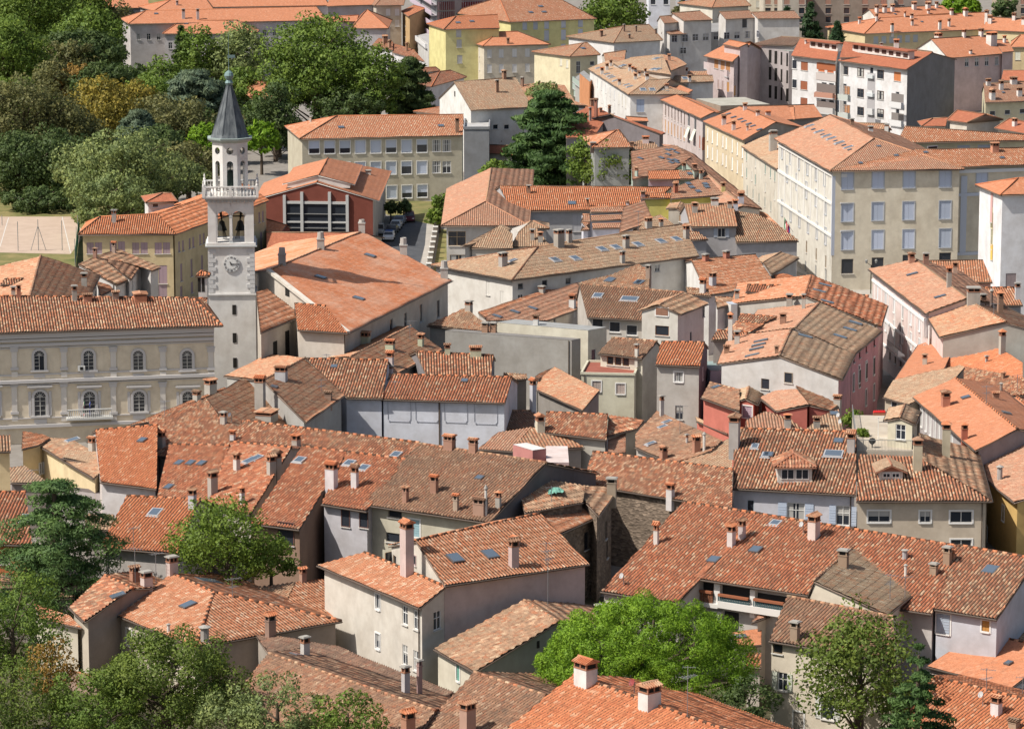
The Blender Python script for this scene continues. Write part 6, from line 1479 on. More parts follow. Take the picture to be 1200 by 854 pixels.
h=B('house','courtyard house with red cream-mottled roof, arches and grey terrace','house',wall=(.50,.47,.46),roof='red')
h.rid(T[10],(-25,738),(203,768),(215,378),(430,405),7.4,'gg',roof='red',wall=(.30,.20,.15)); h.rid(T[10],(306,648),(517,682),(428,405),(700,440),7.4,'gg',roof='red',wall=(.46,.45,.48),same=h.last); CY=h.last
h.win(T[10],[(420,708),(505,712)],1.0,1.9,'dark',(.12,.06,.05)); h.slab(T[10],(290,800),(520,838),5,2.2,(.20,.20,.22),wall=(.55,.54,.52)) ; h.win(T[10],[(140,785)],1.8,2.2,'dark',(.2,.1,.08)); h.finish(); RED=CY
h=B('house','house with large brown coppi roof and peeling cream wall in the centre','house',wall=(.50,.47,.38),roof='brown')
h.rid(T[10],(502,650),(1090,736),(762,366),(1358,455),8.0,'gg',roof='brown',ov=.6,same=RED,gwall=(.13,.12,.125)); h.win(T[10],[(650,690),(640,805)],1.5,.9,'dark',(.2,.18,.15)); h.win(T[10],[(740,760)],1.2,1.6,'shut',(.3,.45,.5)); h.finish()
h=B('house','bright orange small roof with white chimney above the round green tree','house',wall=(.5,.47,.45),roof='orangecoppi')
h.rid(T[9],(470,850),(830,880),(592,610),(935,628),6.4,'gg',roof='orangecoppi'); h.fac(T[9],[(395,770),(520,770),(535,700),(400,690)],6,roof='tan'); h.finish()
h=B('house','orange-walled house with red roof partly hidden by the cedar at the left edge','house',wall=(.50,.17,.07),roof='red')
h.rid(T[9],(-80,835),(150,840),(-60,592),(120,592),6.5,'gg',roof='red'); h.fac(T[13],[(-40,30),(160,20),(110,-60),(-40,-60)],5.6,roof='red',pitch=15,wall=(.50,.16,.07)) ; h.win(T[13],[(20,62)],1.0,.9,'dark',(.5,.5,.5)); h.finish()
# centre small stuff between blue house and brown roof
h=B('house','brown striped roof with cream box chimney left of the tower house','house',wall=(.42,.40,.36),roof='old')
h.rid(Q[7],(470,640),(905,690),(480,498),(912,515),6.6,'gg',roof='coppi'); h.rid(Q[7],(905,665),(1150,600),(922,517),(1170,560),6.6,'gg',back=.5,roof='coppi') if False else h.fac(Q[7],[(905,668),(1120,612),(1168,558),(1040,535),(920,517)],6.4,pitch=16,roof='coppi'); h.finish()
h=B('house','scaled orange-brown gable roof with stone side wall, centre','house',wall=(.28,.26,.24),roof='scale')
h.fac(Q[7],[(415,340),(735,485),(858,345),(540,182),(425,270)],6.4,pitch=15,roof='scale') ; h.fac(Q[7],[(425,270),(540,182),(430,225),(400,250)],7,pitch=10,roof='mix'); h.fac(Q[7],[(175,280),(350,260),(340,230),(180,225)],6.6,roof='old'); h.finish()
h=B('house','shaded dark roof and tan hip roofs beside the blue-walled house','house',wall=(.30,.27,.25),roof='pink')
h.rid(Q[7],(190,625),(395,600),(215,488),(400,490),4.8,'gg',back=.3,roof='dark'); h.fac(Q[7],[(265,770),(750,745),(600,665),(480,650),(375,602),(270,670)],5.6,pitch=15,roof='scale'); h.fac(Q[7],[(0,755),(265,775),(270,670),(375,602),(140,640)],5.6,pitch=13,roof='pink'); h.finish()
h=B('house','pink walled roof terrace with white skylight box, centre','house',wall=(.55,.32,.30))
h.slab(Q[7],(520,905),(735,790),4,5.6,(.62,.52,.50),wall=(.56,.36,.36)) if False else h.flat(h.corner(Q[7],(480,742),(520,850),(742,745),5.4),(.60,.52,.50),wall=(.55,.42,.42)) if False else h.slab(Q[7],(482,850),(640,850),8,8.2,(.62,.53,.51),wall=(.55,.40,.39)); h.slab(Q[7],(385,765),(480,752),3.5,9.2,(.66,.64,.63),wall=(.50,.22,.20),z0=8); h.finish()
h=B('house','brown roof with three slit skylights and grey verge, in front of the tower house','house',wall=(.44,.41,.38),roof='brown')
h.fac(Q[6],[(28,745),(292,862),(560,770),(640,700),(180,490),(28,655)],6.0,pitch=16,roof='brown'); h.finish()
h=B('house','pale tan roof wedge behind the striped roof with the stone wall','house',wall=(.45,.42,.38),roof='pink')
h.fac(T[11],[(790,452),(1030,492),(1030,335),(960,370)],6.2,pitch=13,roof='tan'); h.fac(Q[7],[(915,800),(1040,780),(1040,640),(915,670)],5.2,pitch=12,roof='pink'); h.finish()
h=B('house','long striped coppi roof above the ruined stone house','house',wall=STONE,roof='coppi')
h.rid(T[11],(330,555),(1029,670),(378,403),(1032,487),7.6,'gg',roof='coppi',ov=.3); h.finish()
h=B('ruin','dilapidated stone house with sagging collapsed tile roof and green netting','ruined house',wall=STONE,roof='old')
h.rid(T[11],(215,792),(402,707),(130,690),(312,604),7.6,'gg',pitch=15,roof='mix',back=.9); h.fac(T[11],[(60,690),(330,640),(345,566),(112,524),(38,612)],9.0,pitch=14,roof='old'); h.fac(T[11],[(405,705),(478,600),(440,572),(340,566),(312,604)],8.4,pitch=14,roof='old')
h.win(T[11],[(348,820),(440,770),(445,860)],.9,1.7,'dark',(.1,.08,.07)); h.finish(); RU=h
# ================= dormer house and terrace house
h=B('house','pale blue house with wide striped roof, hipped dormer and open shutters','house',wall=(.55,.55,.60),roof='coppi')
h.rid(T[12],(-165,575),(412,606),(-158,295),(412,312),8.2,'gg',ov=.5,roof='coppi')
h.win(T[12],[(130,688)],1.7,1.9,'open',(.42,.48,.58)); h.win(T[12],[(350,702)],1.3,1.9,'open',(.42,.48,.58)); h.win(T[11],[(1115,660)],.7,1.3,'dark',(.4,.45,.5)); h.finish(); DH=h
h=B('house','cream house with striped hip roof, roof terrace and two tall chimneys','house',wall=(.56,.48,.38),roof='coppi')
h.fac(T[12],[(412,634),(1047,634),(790,482),(690,425),(425,420)],7.8,pitch=17,roof='coppi',ov=.5); h.fac(T[12],[(1047,634),(985,402),(880,376),(705,318),(690,425),(790,482)],7.8,pitch=17,roof='old',ov=.4)
h.win(T[12],[(519,706),(903,708)],2.1,1.1,'surround',(.65,.63,.6)); h.win(T[12],[(735,707)],1.05,1.1,'surround',(.65,.63,.6)); h.win(T[12],[(903,835)],2.0,.9,'surround',(.65,.63,.6)); h.finish(); TH=h
h.slab
def roofblock(h,F,A,B_,dep,z,wall,flat,par=0,z0=0):
    pass
# terrace deck behind the front slope
a,b=P(T[12]((415,398)),10.0),P(T[12]((685,402)),10.0); nn=Vector((-(b-a).y,(b-a).x,0)).normalized(); dk=[a,b,b+nn*18,a+nn*18]
m=MB(); m.poly([p-TH.off for p in dk],2.2,0); m.build('terrace',[plaster((.50,.44,.36))],TH.o)
m=MB()
for p,q in ((a,b),(b,dk[2]),(a,dk[3])):
    d=q-p; k=int(d.length/.14)
    for i in range(k): m.box(p+d*i/k+Vector((0,0,.55))-TH.off,(.025,.025,1.0))
    m.tube(p+Vector((0,0,1.08))-TH.off,q+Vector((0,0,1.08))-TH.off,.035,5)
m.build('railing',[plain((.25,.26,.26),.6,.3)],TH.o)
hut=B('roof_hut','small cream hut with tan gabled roof standing on the roof terrace','hut',wall=(.60,.56,.44),roof='tan',z0=10.0)
GROUND_=GROUND; GROUND=0.0
hut.rid(T[12],(690,275),(715,215),(617,243),(640,185),12.6,'gg',ov=.35,pitch=20,roof='tan'); hut.win(T[12],[(620,312)],1.1,1.5,'glass'); hut.finish(); GROUND=GROUND_
def dormer(h,F,xl,xr,yb,yt,apex,key,style,depth=3.2,wall=(.62,.60,.56),win=None):
    """dormer whose front stands on the roof: front foot line y=yb from xl to xr, top y=yt, roof apex pixel"""
    q0,q1=hit(F((xl,yb))),hit(F((xr,yb)))
    loc=q0[0]; o=q0[2]; s=scale_at(loc); z1=loc.z; a=loc; b=P(F((xr,yb)),loc.z); d=b-a; d.z=0; w_=d.length; d.normalize(); n=Vector((-d.y,d.x,0)); hh=(yb-yt)/F.k/s*1.02
    m=MB(); c=(a+b)/2; rz=math.atan2(d.y,d.x)
    m.box(c+n*depth/2+Vector((0,0,hh/2-.4))-h.off,(w_,depth,hh+.8),0,rz); ob=m.build('dormer',[plaster(wall)],o)
    G=Grid(); ov=.4; A=a-d*ov-n*ov+Vector((0,0,hh)); Bb=b+d*ov-n*ov+Vector((0,0,hh)); C=Bb+n*(depth+ov); D=A+n*(depth+ov); rise=(w_/2+ov)*math.tan(R(24)); mid=(A+Bb)/2+Vector((0,0,rise))
    r1=mid+n*((w_/2+ov) if style=='hip' else 0); r2=mid+n*(depth+ov)
    fs=[[A,r1,r2,D],[Bb,C,r2,r1]]+([[A,Bb,r1]] if style=='hip' else [])
    sf=MB()
    for f in fs: tile_facet(G,f,'coppi'); sf.poly([p-h.off-Vector((0,0,.03)) for p in (f if newell(f).z>0 else f[::-1])],.12)
    if style!='hip':
        e2=.45; sf.add([p-h.off for p in (a+Vector((0,0,hh)),b+Vector((0,0,hh)),(a+b)/2+Vector((0,0,hh+w_/2*math.tan(R(24)))))],[(0,1,2)])
    for p,q in ([(r1,r2)]+([(A,r1),(Bb,r1)] if style=='hip' else [])): sf.tube(p-h.off+Vector((0,0,.04)),q-h.off+Vector((0,0,.04)),.1,6)
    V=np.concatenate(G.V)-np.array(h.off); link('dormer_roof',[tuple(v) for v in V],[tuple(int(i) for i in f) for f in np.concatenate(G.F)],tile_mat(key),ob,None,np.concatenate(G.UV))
    sf.build('dormer_edge',[plain((.35,.16,.10),.9)],ob)
    g=MB(); nw=2; ww=(w_-.5)/nw
    for i in range(nw):
        cc=a+d*(.25+ww*(i+.5))-n*.03+Vector((0,0,hh*.55))-h.off; g.box(cc,(ww-.1,.06,hh*.62),0,rz); g.box(cc-n*.02,(ww-.28,.06,hh*.62-.2),1,rz); g.box(cc-n*.04,(.06,.06,hh*.6),0,rz)
    g.build('dormer_window',[M_WHITE,M_GLASS],ob)
# ================= near block, right of centre
h=B('house','big striped orange roof with timber-balustraded loggia behind the umbrella pine','house',wall=(.50,.47,.45),roof='red')
h.rid(PX,(704,692.5),(795,706.5),(800.5,588),(891,602),7.4,'gg',ov=.3,roof='red',back=.8); LG1=h.last; h.rid(PX,(813,677),(1092,719),(889,602),(1124,640),7.4,'gg',ov=.9,roof='red',same=LG1); h.finish(); LG=h
h=B('house','house with grey-brown lichened roof and striped front roof above stained wall','house',wall=(.62,.56,.46),roof='lichen')
h.rid(T[16],(5,440),(600,540),(90,233),(585,330),8.0,'gg',ov=.35,roof='brown',back=.3); h.rid(T[16],(560,318),(787,135),(215,160),(440,-30),9.2,'gg',ov=.3,roof='lichen',back=.1,pitch=15)
h.win(T[16],[(45,478)],.9,.8,'dark',(.2,.15,.1)); h.win(T[16],[(68,632)],.9,1.5,'open',(.50,.52,.44)); h.win(T[16],[(280,755)],1.1,1.9,'open',(.58,.58,.54)); h.win(T[16],[(143,830)],.9,2.0,'shut',(.42,.38,.32)); h.win(T[16],[(748,215)],.6,1.2,'dark',(.3,.3,.3)); h.finish()
h=B('house','brown striped roof house with square hatch and blue-grey wall at the right','house',wall=(.52,.53,.58),roof='brown')
h.rid(T[16],(775,292),(1070,340),(890,-5),(1260,60),6.4,'gg',ov=.4,roof='coppi',same=LG1); h.win(T[16],[(820,362)],1.2,1.6,'shut',(.35,.40,.46)); h.win(T[16],[(1018,372)],.7,.9,'shut',(.45,.22,.06)); h.fac(T[16],[(1070,392),(1290,480),(1250,300),(1197,300)],5.6,roof='lichen',pitch=14); h.finish()
h=B('house','smooth orange-red roof with two little gabled white chimneys, lower right','house',wall=(.45,.40,.38),roof='salmon')
h.rid(T[16],(745,560),(1140,658),(990,400),(1360,492),4.6,'gg',roof='salmon',pitch=15,ov=.2); h.finish()
h=B('house','orange pan-tile roof with low front ridge at the lower right corner','house',wall=(.45,.38,.33),roof='orangecoppi')
h.rid(T[16],(590,900),(1180,1040),(757,606),(1330,746),4.6,'gg',roof='orangecoppi'); h.fac(T[16],[(905,850),(1140,770),(1100,745),(1020,775)],4.8,roof='salmon',pitch=14); h.fac(T[16],[(1115,850),(1260,880),(1200,800),(1125,805)],5,roof='brown',pitch=14); h.finish()
h=B('wall_block','lilac rendered wall with stubby brick chimneys behind the loquat tree','wall',wall=(.40,.34,.36)); h.slab(T[16],(608,372),(790,385),1.0,6.0,(.3,.25,.22)); h.finish(); LW=h
h=B('house','small salmon roof pieces beside the loggia house','house',wall=(.55,.50,.45),roof='salmon')
h.fac(RR[7],[(325,605),(545,690),(560,580),(400,590)],4.6,pitch=10,roof='salmon') if False else h.fac(RR[7],[(385,700),(552,690),(555,580),(330,605)],4.4,pitch=10,roof='salmon'); h.fac(RR[7],[(480,535),(632,480),(620,420),(580,440)],6,pitch=12,roof='pink'); h.fac(RR[7],[(440,840),(552,850),(552,755),(455,745)],3.6,pitch=14,roof='red'); h.finish()
h=B('house','salmon roofs and yellow wall at the right edge below the terrace house','house',wall=(.62,.42,.16),roof='pink')
h.fac(T[12],[(1030,540),(1150,640),(1400,560),(1300,380),(1165,350),(1000,420)],6.4,pitch=15,roof='pink',ov=.4) ; h.win(T[12],[(1100,690),(1025,790)],.8,1.5,'shut',(.42,.36,.25)); h.finish()
# ================= front house
h=B('house','large beige front house with two-step orange roofs and white-framed windows','house',wall=(.60,.56,.50),roof='mix')
h.rid(PX,(372,662),(491.5,712.5),(427,647),(522,687),8.6,'gg',ov=.45,back=0,roof='mix',pitch=20); h.rid(PX,(521,686),(690.5,660.5),(487,633),(633,601.5),9.8,'gg',ov=.5,back=1,wall=(.55,.44,.42),gwall=(.60,.56,.50),pitch=19)
h.win(T[14],[(570,258),(570,443)],.75,1.3,'surround',(.6,.6,.6)); h.win(T[14],[(697,322),(750,345)],.85,1.6,'glass',(.74,.74,.72)); h.win(T[14],[(697,508),(748,535)],.85,1.7,'glass',(.74,.74,.72)); h.win(T[14],[(848,345)],1.1,1.6,'glass',(.74,.74,.72)); h.row(T[14],(598,38),(648,72),3,.9,1.1,'dark',(.3,.2,.12)); h.win(T[14],[(741,62)],1.0,.9,'dark',(.4,.3,.3)); h.finish(); FH=h
a=P((494,712),8.4); b=P((690,663),8.4)
h2=MB()
# side wall of the front house continues to the lower roof corner
v=[P((493,711),8.6),P((525,690),8.6)]
h=B('house','old tiled outhouse with grey-green gable beside the front house','outhouse',wall=(.42,.42,.36),roof='old')
h.rid(PX,(509,760),(556,787),(614,703),(654.5,728),5.4,'gg',pitch=16,roof='old',gwall=(.34,.35,.31),ov=.3,wall=(.60,.56,.46)); h.win(PX,[(537,787)],.6,1.5,'shut',(.15,.35,.28)); h.win(T[15],[(122,458)],.3,.6,'slit'); h.finish()
# ================= bottom row
h=B('house','long dark weathered roof at the bottom left with big rounded tiles','house',wall=(.38,.34,.30),roof='dark')
h.rid(T[14],(-150,760),(620,1065),(60,500),(840,768),4.6,'gg',pitch=16,roof='brown'); h.fac(T[14],[(60,505),(840,772),(925,682),(560,545),(385,470),(100,420),(0,415)],4.8,pitch=10,roof='dark'); h.finish(); BR=h
h=B('house','brown striped roof with brick chimney, bottom centre','house',wall=(.38,.33,.29),roof='brown')
h.rid(T[14],(650,990),(1150,1140),(1020,588),(1356,697),4.6,'gg',pitch=18,roof='brown'); h.finish()
h=B('house','bright orange striped roof with two brick-built white chimneys, bottom centre','house',wall=(.45,.38,.32),roof='orangecoppi')
h.rid(T[15],(-140,950),(900,1310),(288,600),(1250,950),6.4,'gg',pitch=18,roof='orangecoppi'); h.finish(); BO=h
h=B('house','garden house with pinkish striped roof, skylight and grey plaster wall, bottom left','house',wall=(.48,.43,.36),roof='mix')
h.rid(T[13],(525,312),(915,470),(805,128),(1000,215),5.0,'gh',pitch=16,roof='mix',ov=.4,gwall=(.34,.28,.24)); h.rid(T[13],(325,285),(395,352),(490,135),(620,195),5.6,'gg',pitch=17,roof='coppi',gwall=(.30,.25,.22)); h.fac(T[13],[(185,338),(385,380),(325,325),(160,268)],4.6,pitch=10,roof='mix',wall=(.52,.48,.40)); h.win(T[13],[(605,425)],.9,1.4,'shut',(.40,.40,.24)); h.finish()
h=B('house','low hipped roof with striped tiles beside the front house, bottom left','house',wall=(.50,.42,.27),roof='mix')
h.rid(T[14],(100,392),(278,348),(-120,205),(185,166),4.4,'gg',pitch=15,roof='mix') if False else h.fac(T[14],[(275,345),(390,322),(390,150),(185,166),(135,278)],4.4,pitch=15,roof='mix'); h.fac(T[14],[(-200,260),(275,345),(135,278),(185,166),(-20,195),(-250,110)],4.4,pitch=12,roof='old'); h.fac(T[14],[(90,390),(272,348),(60,285),(-200,205),(-260,420)],4.2,pitch=14,roof='mix') ; h.finish()
h=B('house','low brown roof and dark eaves at the far left behind the cedar foot','house',wall=(.22,.19,.17),roof='old')
h.fac(T[13],[(-60,195),(205,245),(350,238),(-60,110)],4.4,pitch=10,roof='old'); h.finish()
h=B('garden_wall','low garden wall with orange tile coping, bottom left','wall',wall=(.35,.25,.2)); h.slab(T[13],(320,585),(450,610),.5,1.6,(.50,.20,.11)); h.finish()
build_bvh()
GR=(.50,.52,.38); BK=(.36,.22,.15); ST=(.42,.39,.35); WH=(.66,.65,.63); GY=(.40,.38,.36)
# dormers
dormer(DH,T[12],45,205,552,470,None,'coppi','hip')
dormer(TH,T[12],520,630,535,495,None,'tan','gable')
# ---- chimneys, tile by tile (x, foot, top, width)
chim(T[1],[(800,118,85,24,'slab'),(858,88,40,16,'slab'),(925,92,40,14,'slab'),(1060,40,8,20,'slab'),(1015,40,5,12,'slab'),(828,26,5,12,'slab')],col=(.5,.45,.45))
chim(T[2],[(603,205,165,26),(625,225,188,18),(640,230,195,16),(706,240,200,14),(1017,362,332,24),(1050,372,345,22),(1160,368,330,24),(1127,432,370,18,'slab'),(940,620,548,20,'tile'),(488,75,38,14,'slab'),(1178,205,180,14)],col=BK)
chim(T[2],[(256,572,545,10,'pipe'),(418,752,715,22,'tile'),(525,815,800,24,'slab'),(913,815,790,22)],col=(.55,.5,.45))
chim(T[3],[(418,172,142,16),(524,148,112,10,'slab'),(548,180,160,12,'slab'),(672,158,135,12,'slab'),(48,405,355,16,'slab'),(580,148,122,10,'slab')],col=(.25,.16,.12))
chim(RR[2],[(273,165,118,22),(308,135,88,26),(335,108,65,22),(395,240,198,22),(468,140,95,22),(488,150,112,16),(508,200,160,22),(535,180,145,18),(507,150,120,18),(577,175,125,20),(590,205,160,26),(478,45,8,20),(622,32,2,26),(668,28,0,24),(712,170,135,20),(857,170,122,36),(888,215,170,24),(726,265,232,26),(745,65,25,20,'tile',(.3,.2,.17)),(860,70,35,14,'slab')],col=WH)
chim(RR[2],[(230,468,335,26,'tile',(.33,.15,.11)),(190,490,390,18,'slab',ST),(200,385,340,22,'tile',BK),(103,512,448,16,'slab',ST),(263,430,398,24,'hip',BK),(350,460,432,34,'slab',(.45,.2,.13)),(325,440,378,22,'hip',(.2,.17,.15)),(508,605,548,36,'tile',(.6,.5,.5)),(580,645,600,44,'tile',(.6,.5,.5)),(732,312,278,20,'slab',(.25,.07,.06)),(210,668,640,40,'slab',(.12,.09,.08)),(485,665,640,24,'hip',BK)])
chim(RR[4],[(155,640,575,26,'hip',(.40,.48,.42)),(488,600,545,26,'tile',(.40,.48,.42)),(608,660,595,26,'tile',(.42,.46,.42)),(563,600,552,36,'hip',(.3,.17,.12)),(433,752,675,30,'tile',(.45,.16,.1)),(765,750,685,28,'tile',(.62,.55,.25)),(890,830,742,40,'tile',(.55,.55,.62)),(845,880,800,30,'hip',(.6,.6,.66)),(710,840,790,36,'slab',(.66,.66,.64)),(770,280,208,32),(838,315,250,32),(936,320,282,14,'slab'),(918,175,128,28),(842,160,118,36),(957,148,115,40),(1008,215,178,32),(1080,212,182,36),(1118,460,310,50,'slab',(.5,.47,.42)),(1130,330,265,20,'slab',(.35,.32,.3)),(205,780,745,26,'tile',BK),(93,845,825,20,'hip',(.6,.6,.66))],col=(.60,.55,.54))
chim(T[4],[(508,60,25,20),(545,60,22,22),(582,55,20,20),(683,45,8,24),(748,45,8,26),(788,38,10,16),(380,105,68,32),(428,112,82,14),(508,100,65,14),(580,150,105,16),(672,90,65,16),(674,120,90,14),(803,140,92,16),(846,125,88,14),(858,70,42,18),(923,75,38,24),(1022,100,48,22),(1038,110,72,22),(1077,70,50,16),(727,205,142,20),(795,225,155,38),(1045,210,150,52),(867,175,135,24),(916,175,138,20),(996,170,135,24),(1105,200,168,16),(600,225,185,22),(618,225,185,22),(750,65,45,14),(640,80,55,10),(1195,115,80,22),(1150,95,62,20)],col=WH)
chim(T[4],[(947,252,232,16,'hip'),(1048,465,415,32),(1090,420,375,22),(1175,450,408,26),(1148,392,362,34),(1030,400,370,24),(1072,562,535,24),(1153,590,555,26),(262,155,112,16,'tile'),(177,205,188,12,'slab'),(336,272,190,22,'slab',(.5,.45,.4)),(530,225,200,12,'slab'),(1060,710,668,38,'tile',(.6,.3,.2)),(986,850,812,28,'slab',WH),(22,705,610,36,'slab',(.5,.48,.45)),(38,615,575,14,'slab'),(88,585,560,10,'slab'),(165,580,558,10,'slab'),(393,585,555,18,'slab',BK),(480,618,590,22,'slab'),(555,605,580,22,'slab')],col=WH)
chim(T[5],[(533,185,120,20,'slab',GY),(662,145,48,22,'slab',(.55,.54,.52)),(875,80,25,40,'slab',(.5,.5,.45)),(118,360,300,26,'slab',ST),(160,345,298,50,'slab',(.45,.38,.33)),(394,485,415,26,'slab',ST),(349,550,472,26,'slab',ST),(88,535,475,22,'hip',(.4,.18,.12)),(63,530,485,22,'slab',ST),(445,355,305,20,'hip',(.35,.2,.15)),(533,330,278,20,'tile',(.4,.3,.25)),(541,545,508,34,'tile',(.35,.25,.2)),(410,555,520,44,'tile',(.5,.25,.17)),(655,548,515,84,'tile',(.55,.25,.15))])
chim(T[6],[(512,755,695,48,'tile',GR),(627,785,735,48,'tile',GR),(771,765,705,34,'tile',GR),(895,800,755,26,'tile',GR),(1027,810,765,54,'tile',GR),(1118,850,762,34,'tile',GR),(627,860,785,36,'tile',(.55,.50,.50)),(733,665,590,30,'pipe',(.6,.6,.58)),(995,600,552,38,'slab',ST),(1155,390,318,44,'slab',GY),(1072,700,652,34,'slab',BK),(1110,700,652,34,'slab',BK)])
chim(T[7],[(535,230,185,28),(638,215,160,36,'tile',ST),(697,208,168,22,'hip',ST),(533,305,240,34,'slab',ST),(516,375,315,26,'slab',ST),(815,262,192,32,'tile',ST),(95,268,215,20,'slab',ST),(133,280,228,22,'hip',ST),(45,312,258,30,'tile',ST),(220,300,212,52,'slab',(.40,.37,.33)),(267,280,212,30,'slab',ST),(78,50,12,18,'slab',BK),(353,115,75,10,'slab',(.4,.18,.1)),(765,48,0,22,'tile',(.45,.16,.1)),(333,460,395,36,'slab',WH),(412,438,378,34,'slab',WH),(228,490,418,32,'tile',(.38,.18,.12)),(138,515,482,36,'slab',ST),(282,585,520,34,'tile',WH),(112,665,620,28,'tile',WH),(638,450,375,28,'slab',(.33,.25,.2)),(855,138,92,26,'hip',ST),(948,105,72,34,'slab',WH),(1070,100,42,28,'tile',(.55,.55,.62)),(1018,120,85,22,'hip',ST),(1044,125,82,24,'tile',(.6,.6,.66)),(612,70,42,20,'tile',(.3,.2,.2)),(905,365,333,34,'slab',(.45,.2,.14)),(1002,352,318,34,'slab',(.45,.2,.14)),(1104,335,298,30,'tile',ST)])
chim(T[7],[(812,425,360,36,'tile',WH),(938,480,415,36,'tile',(.55,.55,.58)),(892,515,445,32,'tile',WH),(587,735,655,48,'slab',(.60,.52,.42)),(875,740,650,44,'slab',(.66,.64,.58)),(935,600,525,36,'slab',ST),(583,815,750,20,'slab',(.6,.58,.52)),(1020,740,605,22,'hip',(.66,.64,.60)),(1052,755,688,26,'slab',(.5,.48,.44)),(978,790,725,14,'slab',(.52,.5,.46)),(1004,800,762,26,'tile',BK),(1052,545,500,22,'slab',ST),(1090,615,565,40,'tile',(.45,.42,.38)),(768,400,370,20,'slab',ST)])
chim(T[8],[(166,590,510,18,'slab',(.5,.47,.42)),(100,580,515,30,'slab',ST),(150,690,625,20,'slab',(.58,.56,.50)),(127,690,648,24,'slab',BK),(70,660,610,32,'hip',(.35,.2,.14)),(40,800,762,18,'hip',BK),(738,385,325,26,'slab',(.36,.2,.15)),(670,375,330,34,'tile',(.45,.25,.18)),(846,490,390,22,'tile',ST),(874,425,372,22,'tile',(.6,.4,.3)),(960,570,480,60,'slab',ST),(1005,570,520,30,'slab',BK),(1044,580,495,14,'pipe',(.25,.18,.15)),(1085,608,505,28,'hip',BK),(1166,545,460,24,'slab',(.6,.6,.62)),(1094,800,685,32,'hip',(.45,.43,.38)),(733,850,800,24,'hip',(.5,.45,.38)),(1022,840,808,14,'slab',ST),(270,460,425,28,'slab',(.6,.6,.6))])
chim(T[9],[(75,380,290,46,'tile',ST),(445,300,225,74,'tile',(.60,.58,.60)),(430,400,335,36,'tile',(.45,.42,.38)),(285,560,508,30,'tile',(.60,.48,.30)),(22,585,460,44,'tile',(.62,.62,.64)),(528,585,500,40,'tile',(.55,.53,.55)),(627,608,515,48,'tile',(.60,.59,.62)),(900,668,562,44,'tile',(.52,.52,.56)),(755,385,300,40,'tile',ST),(920,165,120,40,'tile',ST),(985,130,60,60,'tile',ST),(1045,275,215,34,'slab',ST),(1088,350,305,28,'tile',(.55,.55,.55)),(1107,490,405,36,'tile',(.6,.58,.56)),(1133,648,560,26,'hip',(.6,.58,.56)),(995,600,485,50,'tile',ST),(437,330,280,10,'pipe')])
chim(T[10],[(20,210,45,52,'tile',ST),(118,70,0,60,'tile',(.5,.5,.52)),(338,160,122,36,'tile',(.3,.2,.15)),(380,165,105,40,'tile',(.38,.2,.13)),(550,320,120,42,'tile',(.55,.54,.58)),(505,180,135,18,'slab',ST),(208,285,205,24,'slab',ST),(240,290,235,56,'tile',ST),(50,255,210,120,'tile',ST),(72,510,408,46,'tile',ST),(100,490,392,44,'tile',ST),(135,440,358,42,'tile',ST),(155,415,335,42,'tile',ST),(188,395,318,46,'tile',ST),(353,575,445,62,'tile',(.66,.62,.64)),(462,570,460,38,'tile',(.64,.62,.64)),(700,640,562,34,'tile',(.38,.22,.16)),(833,592,510,42,'tile',(.38,.22,.16)),(935,678,600,30,'tile',(.40,.32,.25)),(1050,695,615,74,'tile',(.38,.24,.18)),(1150,720,620,50,'tile',ST),(1133,665,585,30,'hip',ST),(905,390,325,60,'tile',(.34,.2,.15)),(1002,345,268,34,'hip',(.4,.25,.18)),(1016,405,342,46,'tile',(.38,.22,.16)),(1127,420,362,50,'tile',(.34,.2,.15)),(1058,355,308,44,'slab',(.45,.28,.2)),(612,325,290,44,'tile',(.5,.4,.32)),(1075,700,555,8,'pipe'),(1120,48,12,18,'slab',ST),(625,35,0,34,'slab',(.55,.5,.5)),(765,42,5,24,'tile',GR)])
chim(T[10],[(705,960,712,74,'tile',(.58,.46,.44))]) if False else None
chim(T[11],[(98,215,58,34,'tile',(.50,.50,.54)),(370,215,125,66,'tile',(.45,.43,.40)),(130,310,225,50,'tile',(.62,.58,.46)),(128,445,385,58,'tile',BK),(95,38,8,40,'slab',BK),(700,235,130,22,'slab',(.52,.5,.48)),(555,325,285,36,'tile',(.3,.17,.12)),(556,420,348,40,'tile',(.50,.48,.44)),(708,440,378,42,'tile',(.42,.22,.15)),(862,405,322,40,'tile',(.42,.22,.15)),(898,400,310,14,'pipe'),(818,365,320,10,'slab'),(1040,380,225,66,'tile',(.40,.38,.36)),(466,605,515,48,'slab',(.36,.29,.22)),(542,835,640,26,'slab',(.46,.45,.42)),(710,700,590,54,'tile',(.62,.58,.57)),(760,662,585,32,'tile',(.62,.58,.57)),(740,620,552,42,'tile',(.62,.58,.57)),(674,835,728,28,'tile',(.62,.59,.56)),(1025,845,730,46,'tile',(.62,.58,.57)),(1075,810,710,40,'tile',(.56,.5,.5)),(1085,680,565,48,'tile',(.60,.59,.58)),(15,840,800,44,'tile',(.5,.38,.36)),(490,235,190,60,'tile',(.36,.3,.25)),(1175,210,168,50,'tile',ST),(1130,210,170,30,'tile',ST)])
